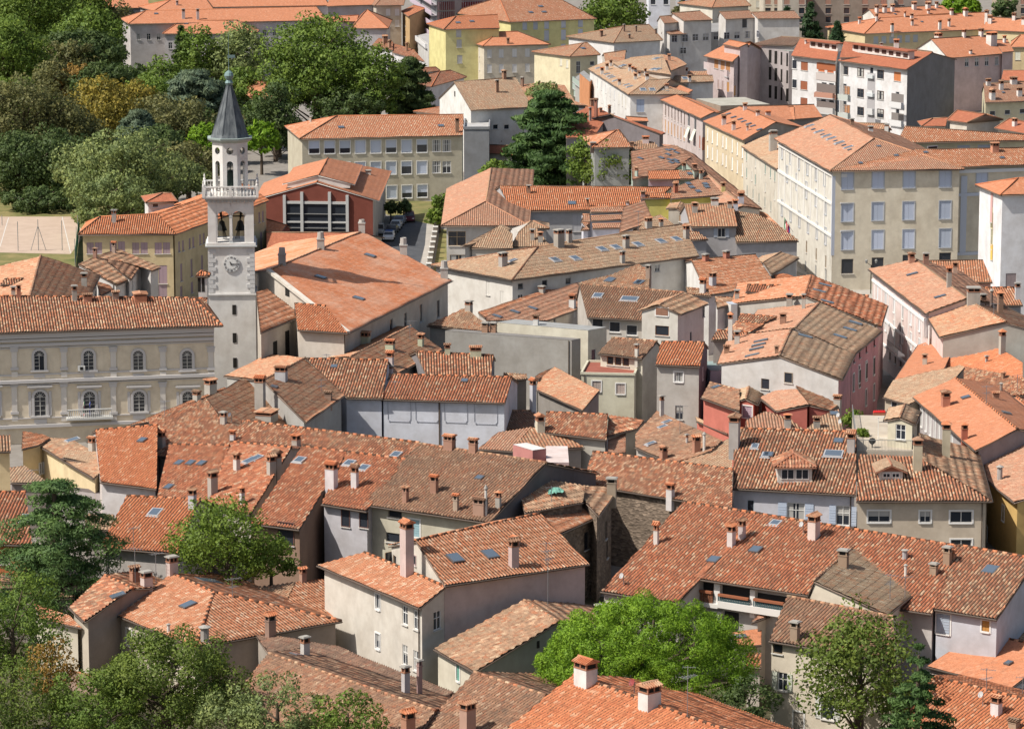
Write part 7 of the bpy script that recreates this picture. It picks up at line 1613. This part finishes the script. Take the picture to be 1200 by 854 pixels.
chim(T[12],[(265,125,42,34,'tile',(.50,.20,.17)),(92,290,225,30,'hip',ST),(222,240,205,40,'hip',(.5,.42,.35)),(228,290,240,30,'tile',ST),(450,205,165,48,'tile',(.55,.42,.35)),(388,405,300,42,'tile',(.45,.43,.42)),(698,492,332,42,'hip',(.52,.46,.34)),(832,425,260,40,'hip',(.52,.46,.34)),(830,190,118,48,'tile',(.48,.22,.15)),(918,345,268,30,'hip',(.42,.15,.10)),(1083,535,465,26,'pipe',(.45,.42,.40)),(214,810,685,66,'tile',(.66,.56,.52)),(690,800,715,72,'tile',(.64,.58,.54)),(1100,60,30,20,'hip',BK),(1090,120,80,14,'pipe',(.3,.25,.22)),(1065,155,130,30,'tile',BK),(325,185,140,40,'tile',ST)])
chim(T[13],[(686,212,98,60,'slab',(.60,.50,.47)),(805,130,35,60,'slab',(.60,.50,.47)),(630,165,90,50,'tile',(.42,.22,.15)),(958,445,365,42,'pipe',(.34,.32,.30)),(788,400,358,16,'pipe')])
chim(T[14],[(220,165,98,36,'tile',(.42,.26,.2)),(68,420,300,54,'tile',(.30,.20,.16)),(230,510,410,46,'slab',(.48,.46,.44)),(700,685,540,42,'slab',(.45,.42,.42)),(765,690,510,28,'slab',(.36,.24,.22)),(712,880,752,70,'tile',(.42,.22,.15)),(990,880,708,80,'tile',(.42,.27,.21))])
chim(PX,[(477,673,607,18,'tile',(.58,.46,.44)),(602,664,629,13,'tile',(.54,.42,.40))])
chim(T[15],[(344,645,515,116,'tile',(.66,.66,.65)),(643,752,628,112,'tile',(.66,.66,.65)),(547,240,120,32,'tile',(.62,.58,.55)),(410,335,268,42,'slab',(.42,.40,.36)),(1140,355,300,18,'pipe')])
chim(T[16],[(352,95,8,54,'slab',(.34,.24,.17)),(126,438,340,50,'slab',(.36,.27,.2)),(605,385,298,46,'slab',(.38,.22,.15)),(650,345,275,52,'slab',(.38,.24,.17)),(768,380,312,36,'slab',(.42,.22,.15)),(775,130,75,42,'slab',(.36,.27,.2)),(838,80,-5,44,'slab',(.34,.24,.17)),(1145,275,170,48,'slab',(.36,.3,.25)),(920,435,355,44,'tile',(.70,.66,.64)),(975,410,328,58,'tile',(.70,.66,.64)),(1067,785,692,58,'tile',(.70,.66,.66)),(42,310,215,46,'hip',(.62,.55,.52)),(640,55,12,26,'pipe',(.4,.4,.42)),(643,140,80,8,'pipe'),(1150,850,812,56,'tile',(.4,.3,.22)),(865,65,20,20,'tile',BK)])
# ---- skylights
skylights(T[1],[(870,112),(1080,106),(730,66)],.8,.6)
skylights(T[2],[(398,597),(865,590),(945,108),(1010,102)],.9,.8)
skylights(T[3],[(88,60),(150,58),(134,32),(332,228)],1.0,.8)
skylights(RR[2],[(310,165,1),(330,178,1),(345,188,1),(370,210,1),(448,240,1),(468,252,1),(250,122,1),(420,105,1),(560,272,1),(625,272,1),(685,270,1),(635,130,1),(665,130,1),(545,32,1),(655,55,1),(732,195,1),(855,193,1)],1.0,1.1)
skylights(RR[4],[(180,517),(330,513),(378,490),(437,478),(390,527),(430,530),(398,548),(438,545),(375,460),(408,457),(530,625),(520,695),(545,720),(650,718),(590,748),(640,698),(800,205),(838,228),(885,242),(910,258),(945,275),(975,290),(1020,315)],.7,.8)
skylights(T[4],[(195,592,1),(240,618,1),(275,638,1),(297,650,1),(335,670,1),(376,692,1)],1.0,1.3)
skylights(T[4],[(212,608),(255,632),(315,662),(355,682),(382,703),(518,687),(600,730),(433,765),(738,715),(1095,740),(800,600),(940,600),(1018,595),(1100,435),(595,68),(720,104)],.5,.5)
skylights(T[7],[(200,362,1),(295,355,1),(420,312,1),(485,303,1),(588,290,1),(695,275,1),(768,265,1),(402,530,1),(533,545,1),(567,547,1),(280,98),(458,458),(595,468)],1.1,1.15)
skylights(T[6],[(533,343),(302,444),(480,543)],.9,1.2)
skylights(Q[8],[(598,250),(655,325),(855,475),(815,520),(745,570),(500,568),(640,208),(190,600),(175,628),(160,655),(130,702)],.7,1.5)
skylights(T[8],[(675,430),(805,535)],.6,1.3)
skylights(Q[4],[(260,455),(385,430),(135,487),(245,95,1),(925,228),(1130,250)],.6,1.1)
skylights(Q[3],[(1080,625)],.6,.9); skylights(T[9],[(665,352),(838,458),(892,458),(943,460),(790,570)],.6,.8)
skylights(T[9],[(725,690,1),(340,352,1),(1170,448,1),(125,718,1)],.95,1.3)
skylights(T[10],[(205,445,1),(505,482,1),(5,435,1),(655,420,1),(437,460,1)],.85,1.0); skylights(T[10],[(975,74),(365,8),(1045,528),(85,102)],.6,.6)
skylights(Q[6],[(250,570,1),(220,605,1),(138,722,1),(868,742,1),(943,802,1),(595,325)],.6,.9)
skylights(T[12],[(306,416,1)],1.7,1.2); skylights(T[12],[(330,356),(2,420),(925,152),(1115,225),(35,740,1),(310,228)],.8,.8)
skylights(T[13],[(552,233),(880,276)],.9,1.15); skylights(T[13],[(975,165)],1.6,1.9)
skylights(T[14],[(932,58),(1095,40)],1.0,1.25)
skylights(T[15],[(944,65),(1140,18)],.8,.9); skylights(T[16],[(1040,112)],1.0,1.2); skylights(T[16],[(1125,548)],.4,.5)
skylights(RR[7],[(385,640)],1.4,.5); skylights(T[14],[(188,510)],.9,.6)
# ---- aerials and dishes
antennas(T[10],[(1005,330,190),(990,270,205),(1170,425,310),(305,120,60),(650,150,70)]); antennas(T[12],[(850,780,690),(600,790,745),(5,700,575),(1020,190,90),(75,220,60),(240,200,60),(1165,120,40)])
antennas(T[15],[(168,280,0),(820,800,540),(375,520,440),(913,310,150)]); antennas(T[13],[(633,170,-5),(310,265,185),(1087,240,140),(730,175,20)]); antennas(T[16],[(1020,690,560),(570,250,120),(640,260,130),(1190,690,600)])
antennas(T[11],[(185,640,560),(18,300,205),(785,320,180),(450,210,130),(850,210,160)]); antennas(T[7],[(885,330,240),(980,330,230),(590,230,130),(125,780,690),(1150,300,220),(790,740,600),(650,730,570)]); antennas(T[8],[(740,290,180),(925,730,640),(640,330,250),(1055,620,560),(330,380,300)]); antennas(T[5],[(533,230,120),(445,300,255)]); antennas(T[9],[(770,240,160),(625,850,750),(150,540,500)]); antennas(T[3],[(485,265,215),(700,330,250)])
antennas(RR[8],[(240,730,560),(30,330,180)]); antennas(T[6],[(720,740,640),(330,850,810)])
dishes(T[12],[(165,790,30),(345,300,28),(335,270,26)]); dishes(T[15],[(522,185,24)]); dishes(T[16],[(1005,745,34)]); dishes(T[13],[(745,125,36)]); dishes(T[11],[(25,640,24)],(.35,.35,.37)); dishes(T[15],[(572,690,44)],(.25,.05,.05)); dishes(T[9],[(1083,270,20)],(.12,.12,.14)); dishes(T[7],[(1052,125,16)],(.25,.25,.27)); dishes(Q[5],[(1045,370,20)],(.3,.3,.32))

# white clerestory band with little dark windows across the roof of the apartment block
for (x0,y0,x1,y1,n_) in ((395,238,660,283,8),(195,224,325,243,4)):
    qa,qb=hit(T[4]((x0,y0))),hit(T[4]((x1,y1)))
    if qa and qb and qa[3] is qb[3]:
        a_,b_=qa[0],qb[0]; d_=b_-a_; L_=d_.length; rz=math.atan2(d_.y,d_.x); o_=qa[3]; m=MB(); e_=d_.normalized(); nn_=Vector((e_.y,-e_.x,0)).normalized(); nn_=nn_ if nn_.y<0 else -nn_
        m.box((a_+b_)/2+Vector((0,0,.75))-nn_*.6-o_.off,(L_,1.2,1.5),0,rz); m.box((a_+b_)/2+Vector((0,0,1.58))-nn_*.4-o_.off,(L_+.8,2.2,.16),2,rz)
        for i in range(n_): m.box(a_+d_*((i+.5)/n_)+Vector((0,0,.8))+nn_*.02-o_.off,(L_/n_*.62,.06,.75),1,rz)
        m.build('clerestory',[plaster((.62,.60,.58)),plain((.06,.03,.025)),plain((.34,.11,.06),.85)],qa[2])
# ================= park trees, back to front
def tr(F,x,y,rx,ry,zc,kind,key,label,**k):
    park=(F is T[1] or (F is T[2] and x<800))
    if park: k.setdefault('grow',1.3 if F is T[1] else 1.05)
    return tree(F,x,y,rx,ry,zc,kind,key,label,group=k.pop('group','trees of the park'),**k)
tr(T[1],140,110,200,210,13,'broad','green','tall pale green plane tree filling the upper left corner')
tr(T[1],30,290,150,170,11,'broad','green','bright plane tree crown at the left edge of the park')
tr(T[1],330,90,150,150,12,'broad','green','broad green tree right of the tallest plane tree, top left')
tr(T[1],530,140,90,95,9,'broad','olive','olive green tree touching the white-edged convent')
tr(T[1],380,240,180,75,11,'broad','dark','dark spreading conifer under the tallest plane trees')
tr(T[1],250,390,90,75,8,'broad','olive','small olive tree between the dark conifer and the autumn tree')
tr(T[1],370,385,90,60,8,'broad','autumn','small orange-tinged tree in the middle of the park')
tr(T[1],110,600,230,190,9,'broad','olive','large dull olive tree at the left side of the park')
tr(T[1],40,470,120,90,9,'broad','green','green crown behind the large dull olive tree')
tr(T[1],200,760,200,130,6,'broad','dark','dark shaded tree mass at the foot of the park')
tr(T[1],480,560,130,150,8,'broad','yellow','tree turning yellow-brown in the middle of the park')
tr(T[1],640,500,110,95,8,'broad','yellow','second yellowing tree right of the yellow-brown tree')
tr(T[1],600,380,100,60,7,'broad','dark','dark tree below the brown outbuilding')
tr(T[1],760,370,90,75,8,'broad','green','fresh green tree in front of the brown outbuilding')
tr(T[1],850,275,55,110,8,'cone','dark','dark narrow conifer beside the fresh green tree')
tr(T[1],925,280,85,120,8,'broad','green','green tree right of the dark narrow conifer')
tr(T[1],1110,280,110,130,8,'broad','willow','grey-green willow-like tree behind the spire')
tr(T[1],920,460,170,90,9,'cedar','blue','blue-green cedar left of the spire')
tr(T[1],650,640,110,85,7,'cedar','blue','smaller blue-green cedar in the park centre')
tr(T[1],830,600,150,110,7,'broad','olive','brownish olive tree left of the tower lantern')
tr(T[1],560,800,240,150,8,'broad','willow','large light green tree in front of the park')
tr(T[1],880,780,120,90,6,'broad','olive','grey-green bushy tree left of the tower balustrade')
tr(T[1],960,660,75,65,6,'umbrella','pine','round bright pine crown left of the tower lantern')
tr(T[2],25,640,85,75,7,'umbrella','pine','bright round pine right of the tower lantern')
tr(T[2],-40,470,70,80,7,'broad','green','small green tree under the white house left of the plane tree')
tr(T[2],280,320,250,230,13,'broad','green','huge green plane tree above the school roof',dens=1.1)
tr(T[2],560,400,130,170,10,'broad','green','second plane tree crown above the school roof')
tr(T[2],720,420,130,130,8,'cedar','dark','dark cedar right of the plane trees')
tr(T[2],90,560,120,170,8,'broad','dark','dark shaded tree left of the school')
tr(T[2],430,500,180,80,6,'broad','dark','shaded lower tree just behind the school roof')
tr(T[5],190,85,190,60,1.5,'broad','dark','dark ivy-like hedge trees behind the sports court')
tr(T[5],520,80,190,120,6,'broad','willow','leafy light green tree beside the sports court')
# street and garden trees
G2='trees among the houses'
tr(T[3],470,70,150,100,10,'broad','green','tree clump at the top beside the pale yellow house',group=G2)
tr(T[3],820,45,60,30,13,'broad','olive','small tree top behind the terraced flats',group=G2)
tr(T[4],90,120,45,70,12,'cone','spruce','first dark conifer from the left before the tower blocks',group=G2)
tr(T[4],200,115,65,85,12,'cone','spruce','tallest dark conifer before the tower blocks',group=G2)
tr(T[4],322,155,28,40,12,'cone','spruce','small dark conifer above the white apartment block',group=G2)
tr(T[4],900,25,90,40,13,'umbrella','pine','bright pine crown behind the long orange roof, top right',group=G2)
tr(T[4],1110,45,55,50,13,'broad','dark','dark tree at the top right corner',group=G2)
tr(T[3],130,480,110,85,10,'broad','willow','soft grey-green tree behind the big cedar of the centre',group=G2)
tr(T[3],180,650,250,195,8,'cedar','fir','big dark green cedar behind the long orange institute roof',group=G2,dens=1.3)
tr(T[3],345,760,90,100,6,'broad','green','rounded green tree directly right of the big cedar',group=G2)
tr(T[3],455,770,120,105,6,'broad','ggreen','yellow-green magnolia right of the big cedar',group=G2)
tr(T[3],-80,800,60,60,5,'broad','green','small bush left of the big cedar',group=G2)
tr(T[6],860,120,45,85,4,'broad','green','clipped dark green tree beside the parking road',group=G2)
tr(T[6],835,165,35,40,2.5,'broad','bright','rounded lighter bush at the end of the parking wall',group=G2)
for x,r_ in ((630,22),(690,35)): tr(T[6],x,118,r_,32,2.2,'broad','dark','dark shrub behind the parked cars, %s of two'%('left' if x<650 else 'right'),group=G2)
tr(T[7],140,175,80,70,6,'broad','willow','airy light green tree behind the small brown gables',group=G2)
tr(T[6],968,480,18,30,1.5,'broad','green','small potted shrub beside the red awning, right one',group=G2)
tr(T[6],915,500,16,35,1.5,'broad','green','small potted shrub beside the red awning, left one',group=G2)
# near trees
tr(T[9],260,830,380,265,8.5,'cedar','cedar','large drooping blue-green cedar at the left',group=G2,dens=1.6,leaf=.13)
tr(T[9],1060,840,255,215,8.5,'broad','bright','dense bright green round tree beside the courtyard house',group=G2,dens=1.3)
tr(T[14],70,60,130,90,6.5,'broad','bright','green shrubs under the courtyard house arches',group=G2)
tr(T[15],630,465,480,205,8.2,'umbrella','pine','broad bright green umbrella pine at the bottom centre',group=G2,dens=2.4,leaf=.085)
tr(T[15],1110,740,130,130,5.5,'broad','dark','dark laurel bush right of the umbrella pine',group=G2)
tr(T[16],430,590,290,290,8,'broad','ggreen','loquat-like tree with big yellow-green leaves, lower right',group=G2,leaf=.22,dens=.9)
tr(T[16],700,740,210,270,8.6,'cone','fir','soft dark green conifer in front of the orange roofs, lower right',group=G2,dens=1.3)
tr(T[13],60,420,240,290,8.3,'broad','green','tall leafy tree at the left edge, lower corner',group=G2,dens=1.1)
tr(T[13],80,760,260,190,7,'broad','ggreen','olive shrub in the bottom left corner',group=G2)
tr(T[13],235,600,120,170,6.5,'broad','autumn','half-bare bush with orange leaves, bottom left',group=G2,dens=.5)
tr(T[13],770,660,360,240,7,'broad','ggreen','big rounded olive-green tree in the left foreground',group=G2,dens=2.0)
tr(T[13],430,760,240,160,6.5,'broad','green','bushy green shrub left of the big foreground tree',group=G2)
tr(T[14],100,760,220,150,7.5,'broad','willow','feathery grey-green tree below the long dark roof',group=G2)
tr(T[14],430,800,170,110,7.5,'broad','green','green tree tips at the bottom edge before the dark roof',group=G2)
tr(T[13],1070,800,160,130,6.5,'broad','willow','thin grey-green bush right of the big foreground tree',group=G2,dens=.6)
palm(T[13],240,800,110,3.0,'palm with fan leaves in the bottom left foreground'); palm(T[13],1030,450,62,4.6,'small fan palm rising behind the big foreground tree')
tr(T[12],392,245,38,50,9,'broad','bright','feathery green bamboo at the left end of the roof terrace',group='terrace plants',gz=7.5)
tr(T[12],440,318,20,12,10.3,'broad','bright','round green potted shrub on the roof terrace',group='terrace plants',gz=9.8)

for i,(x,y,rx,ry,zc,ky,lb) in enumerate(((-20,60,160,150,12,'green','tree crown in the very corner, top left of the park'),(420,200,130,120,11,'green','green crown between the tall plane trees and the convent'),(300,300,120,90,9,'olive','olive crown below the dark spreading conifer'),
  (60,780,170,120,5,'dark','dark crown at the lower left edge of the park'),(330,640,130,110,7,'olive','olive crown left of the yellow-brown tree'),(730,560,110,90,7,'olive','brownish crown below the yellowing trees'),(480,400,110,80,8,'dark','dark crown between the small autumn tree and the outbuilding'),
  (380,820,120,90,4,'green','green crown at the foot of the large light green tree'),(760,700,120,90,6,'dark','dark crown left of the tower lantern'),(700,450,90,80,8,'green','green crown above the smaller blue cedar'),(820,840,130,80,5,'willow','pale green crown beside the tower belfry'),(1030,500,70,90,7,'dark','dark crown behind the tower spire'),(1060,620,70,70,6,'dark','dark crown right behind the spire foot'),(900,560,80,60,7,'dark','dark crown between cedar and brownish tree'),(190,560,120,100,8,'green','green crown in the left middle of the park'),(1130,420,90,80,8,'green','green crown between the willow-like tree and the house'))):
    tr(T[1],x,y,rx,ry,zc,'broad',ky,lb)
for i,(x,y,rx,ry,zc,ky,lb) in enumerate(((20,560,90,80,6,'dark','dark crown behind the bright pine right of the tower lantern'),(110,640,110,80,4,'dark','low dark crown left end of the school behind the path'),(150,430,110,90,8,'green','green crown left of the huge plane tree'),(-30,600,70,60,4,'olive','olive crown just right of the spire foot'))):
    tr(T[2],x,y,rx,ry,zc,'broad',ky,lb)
# ================= parked cars
def car(F,x,y,rz,colr,label,kind='car',roofc=None,L=4.2,Wd=1.72,Hh=1.45):
    c=P(F((x,y)),0); o=bpy.data.objects.new('parked_car',None); col.objects.link(o); o.location=(c.x,c.y,.01); o.rotation_euler.z=R(rz); tag(o,label,'car','cars parked along the school hall')
    pt,nt_,b_=new_mat('car_paint',colr,.35,.1,.5)
    prof=[(-L/2,.35),(-L/2,.78),(-L*.42,.92),(-L*.30,.98),(-L*.18,Hh-.04),(0,Hh),(L*.22,Hh-.05),(L*.36,1.0),(L*.46,.9),(L/2,.7),(L/2,.35)]
    m=MB(); n=len(prof); v=[]
    for s in (-1,1):
        for (px_,pz) in prof: k=.80 if pz>1.1 else .97; v.append((px_,s*Wd/2*k,pz))
    m.add(v,[tuple(range(n))[::-1],tuple(range(n,2*n))]+[(i,(i+1)%n,n+(i+1)%n,n+i) for i in range(n)])
    m.build('body',[pt],o)
    g=MB()
    for s in (-1,1): g.add([(-L*.27,s*(Wd/2*.93),1.0),(L*.33,s*(Wd/2*.93),1.0),(L*.21,s*(Wd/2*.82),Hh-.1),(-L*.17,s*(Wd/2*.82),Hh-.1)],[(0,1,2,3)])
    g.add([(-L*.305,-Wd*.42,1.02),(-L*.305,Wd*.42,1.02),(-L*.19,Wd*.37,Hh-.07),(-L*.19,-Wd*.37,Hh-.07)],[(0,1,2,3)]); g.add([(L*.365,-Wd*.42,1.02),(L*.365,Wd*.42,1.02),(L*.235,Wd*.37,Hh-.08),(L*.235,-Wd*.37,Hh-.08)],[(0,1,2,3)])
    g.build('window',[M_GLASS],o)
    for sx in (-1,1):
        for sy in (-1,1):
            w_=MB(); w_.tube((sx*L*.31,sy*(Wd/2-.16),.31),(sx*L*.31,sy*(Wd/2+.01),.31),.31,14); w_.tube((sx*L*.31,sy*(Wd/2),.31),(sx*L*.31,sy*(Wd/2+.03),.31),.18,10,1); w_.build('wheel',[M_DARK,M_METAL],o)
    for sy in (-1,1):
        l=MB(); l.box((-L/2-.005,sy*Wd*.34,.72),(.06,.32,.16)); l.build('headlight',[plain((.7,.7,.68),.3)],o)
        l=MB(); l.box((L/2+.005,sy*Wd*.36,.76),(.05,.26,.2)); l.build('tail_light',[plain((.35,.02,.02),.4)],o)
    if roofc:
        m=MB()
        for x_ in (-.45,.45): m.box((x_,0,Hh+.02),(.35,Wd*.7,.03))
        m.box((L*.42,0,.98),(.35,Wd*.8,.03)); m.box((0,0,Hh+.1),(.18,1.1,.12)); m.build('livery',[plain(roofc)],o)
car(T[6],(717),(180),92,(.10,.015,.03),'dark maroon car facing the camera at the end of the parking road',Hh=1.65,L=4.4,Wd=1.8)
car(T[6],672,195,84,(.18,.22,.28),'blue-grey car, second from the far end of the parked row')
car(T[6],655,217,86,(.50,.53,.57),'silver grey car in the middle of the parked row')
car(T[6],636,238,84,(.02,.03,.05),'black car behind the white and blue patrol car')
car(T[6],622,268,88,(.75,.76,.78),'white patrol car with blue stripes at the near end of the row',roofc=(.05,.12,.35))
car(T[6],577,240,90,(.35,.36,.38),'grey van-like car in the shade against the school hall wall',Hh=1.7)
# parking wall with square piers
o=bpy.data.objects.new('garden_wall',None); col.objects.link(o); a,b=P(T[6]((852,185)),0),P(T[6]((800,480)),0); o.location=a; tag(o,'low stone wall with white-capped piers beside the parking road','wall')
d=b-a; rz=math.atan2(d.y,d.x); m=MB(); m.box(d/2+Vector((0,0,.6)),(d.length,.35,1.3),0,rz); m.build('wall',[plaster((.33,.30,.26),.6)],o)
for i in range(12):
    m=MB(); p=d*(i+.3)/12; m.box(p+Vector((0,0,.85)),(.7,.7,1.8),0,rz); m.box(p+Vector((0,0,1.82)),(.85,.85,.14),1,rz); m.build('pier',[plaster((.30,.27,.24),.5),plain((.66,.65,.62))],o)
# red awning tent
o=bpy.data.objects.new('awning_tent',None); col.objects.link(o); c=P(T[6]((955,455)),2.2); o.location=(c.x,c.y,0); tag(o,'red canvas awning between the parking wall and the white house','awning')
m=MB(); m.add([(-2.2,-2.5,2.0),(2.2,-2.5,2.0),(2.2,2.5,2.6),(-2.2,2.5,2.6),(-2.2,-2.5,1.7),(2.2,-2.5,1.7)],[(0,1,2,3),(0,4,5,1)]); m.build('canopy',[plain((.50,.07,.04),.8)],o)
for s in (-1,1):
    m=MB(); m.tube((s*2.1,-2.4,0),(s*2.1,-2.4,2.0),.05); m.build('pole',[M_METAL],o)
# fence posts round the sports court
for i,(x,yb,yt) in enumerate(((85,320,180),(180,318,170),(291,318,175),(10,200,150))):
    p=P(T[5]((x,yb)),0); hh=(yb-yt)/3.99/scale_at(p); m=MB(); m.tube((0,0,0),(0,0,hh),.06,6); 
    if i==1:
        for s in (-1,1): m.tube((s*1.2,0,0),(0,0,hh*.8),.05,5)
    ob=m.build('court_post',[M_METAL]); ob.location=p; tag(ob,['tall grey post at the near left of the sports court','tripod-braced post in the middle of the sports court','tall grey post at the near right of the sports court','tall grey post at the far left corner of the sports court'][i],'post')
a,b=P(T[5]((352,400)),0),P(T[5]((372,230)),0); o=bpy.data.objects.new('net_fence',None); col.objects.link(o); o.location=a; tag(o,'green netting fence beside the ochre school building','fence'); d=b-a; rz=math.atan2(d.y,d.x)
m=MB(); m.box(d/2+Vector((0,0,1.4)),(d.length,.04,2.6),0,rz); m.build('netting',[plain((.03,.16,.10),.9)],o)
for i in range(4): m=MB(); m.tube(d*i/3,d*i/3+Vector((0,0,4.5)),.05,5); m.build('post',[M_METAL],o)
# loggia of the big striped house
W=LG.W[4]; off=LG.off
def LB(name,lst,mats):
    m=MB()
    for (x0,y0,x1,y1,t,mi) in lst:
        a=wxy(W,T[15],(x0,y0)); b=wxy(W,T[15],(x1,y1)); wbox(m,W,off,(a[0]+b[0])/2,(a[1]+b[1])/2,max(.1,abs(a[0]-b[0])),max(.1,abs(a[1]-b[1])),t,mi)
    m.build(name,mats,LG.o)
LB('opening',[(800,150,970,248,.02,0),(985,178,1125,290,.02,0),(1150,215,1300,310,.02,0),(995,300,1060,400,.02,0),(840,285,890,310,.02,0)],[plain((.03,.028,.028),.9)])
LB('slab',[(770,248,985,262,.9,0),(985,276,1290,292,.9,0)],[plain((.62,.60,.57),.8)])
LB('pillar',[(958,165,984,270,.5,0)],[plain((.66,.64,.61),.8)]); LB('pillar',[(952,295,990,385,.5,0)],[plain((.66,.64,.61),.8)]); LB('pillar',[(1126,195,1148,330,.5,0)],[plain((.66,.64,.61),.8)])
q0=wxy(W,T[15],(810,245)); q1=wxy(W,T[15],(955,255)); q2=wxy(W,T[15],(985,272)); q3=wxy(W,T[15],(1126,290)); q4=wxy(W,T[15],(1150,296)); q5=wxy(W,T[15],(1290,310))
for (p,q,cc) in ((q0,q1,(.20,.085,.045)),(q2,q3,(.05,.09,.10)),(q4,q5,(.05,.09,.10))):
    m=MB(); n_=int((q[0]-p[0])/.16)
    for i in range(n_+1):
        x=p[0]+(q[0]-p[0])*i/n_; m.box(W['a']+W['e']*x+Vector((0,0,(p[1]+q[1])/2+.45))+W['n']*.75-off,(.11,.04,.95),0,math.atan2(W['e'].y,W['e'].x))
    m.box(W['a']+W['e']*(p[0]+q[0])/2+Vector((0,0,(p[1]+q[1])/2+1.0))+W['n']*.75-off,(q[0]-p[0],.28,.2),1,math.atan2(W['e'].y,W['e'].x)); m.build('balustrade',[plain(cc,.8),plain((.28,.10,.05),.8)],LG.o)
# terrace furniture
def small(name,label,cat,fn,mats,F,x,y,z):
    p=P(F((x,y)),z); m=MB(); fn(m); ob=m.build(name,mats); ob.location=p; tag(ob,label,cat); return ob
zt=10.0
small('glass_door_frame','white door frame standing on the roof terrace left of the hut','door frame',lambda m:[m.box((-.5,0,1.1),(.08,.08,2.2)),m.box((.5,0,1.1),(.08,.08,2.2)),m.box((0,0,2.2),(1.08,.08,.08)),m.box((0,0,.1),(1.0,.06,.08))],[M_WHITE],T[12],538,345,zt)
small('flower_box','red geraniums in a box on the back rail of the roof terrace','flower box',lambda m:[m.box((0,0,.9),(1.3,.3,.25))]+[m.lathe((-.5+.2*i,0,1.0),[(.12,0),(.17,.12),(.05,.3)],6,1) for i in range(6)],[plain((.3,.12,.07)),plain((.55,.02,.02))],T[12],520,268,10.0)
small('planter','white planter on the front rail side of the roof terrace','planter',lambda m:[m.box((0,0,.35),(1.1,.4,.6)),m.box((0,0,.68),(1.0,.3,.08),1)],[M_WHITE,plain((.05,.09,.03))],T[12],640,375,zt)
small('grill','black kettle grill on the roof terrace','grill',lambda m:[m.lathe((0,0,.6),[(.05,-.3),(.3,-.1),(.36,.1),(.25,.32),(.03,.4)],12),m.tube((0,0,0),(0,0,.4),.04)],[M_DARK],T[12],487,385,zt)
# plants in the shed window
o=tree(Q[5],950,408,45,32,6.5,'broad','bright','window plants behind the big pane of the flat shed house','potted plants',name='shrub',gz=5.5)
# lamp bracket near the grey palace and sign
m=MB(); m.tube((0,0,0),(0,0,4.2),.07,6); m.tube((0,0,4.1),(.7,0,4.6),.04,5); m.tube((0,0,4.1),(-.7,0,4.6),.04,5)
o=bpy.data.objects.new('street_lamp',None); col.objects.link(o); p=P(T[8]((480,520)),0); o.location=p; tag(o,'black double street lamp in the square before the grey palace','street lamp'); m.build('post',[M_DARK],o)
for s in (-1,1): l=MB(); l.lathe((s*.7,0,4.45),[(.1,0),(.2,.35),(.22,.42),(.04,.6)],8); l.build('lantern',[plain((.25,.25,.24),.4)],o)
# steps / terrace wall beside palace base and potted shrubs by the door
for i,(x,y) in enumerate(((365,478),(388,482))):
    small('potted_shrub','brown potted bush at the cafe corner of the grey palace, %s one'%('left' if i==0 else 'right'),'potted shrub',lambda m:[m.lathe((0,0,0),[(.3,0),(.4,.6)],8),m.lathe((0,0,.6),[(.3,0),(.6,.4),(.55,.9),(.1,1.3)],8,1)],[plain((.2,.12,.08)),plain((.16,.10,.06),.95)],T[8],x,y,0)
# green netting heap on the ruin
q=hit(T[11]((205,600)))
if q:
    rs=random.Random(4); m=MB(); n=9; v=[]
    for i in range(n):
        for j in range(n):
            r_=math.hypot(i-4,j-4)/4.5; v.append(((i-4)*.17+rs.uniform(-.1,.1),(j-4)*.26+rs.uniform(-.1,.1),max(0,.45-.3*r_)+rs.uniform(0,.22)))
    m.add(v,[(i*n+j,(i+1)*n+j,(i+1)*n+j+1,i*n+j+1) for i in range(n-1) for j in range(n-1)]); ob=m.build('netting',[plain((.16,.36,.29),.9)]); ob.location=q[0]+Vector((0,0,.05)); tag(ob,'crumpled turquoise netting lying on the collapsed roof','netting')
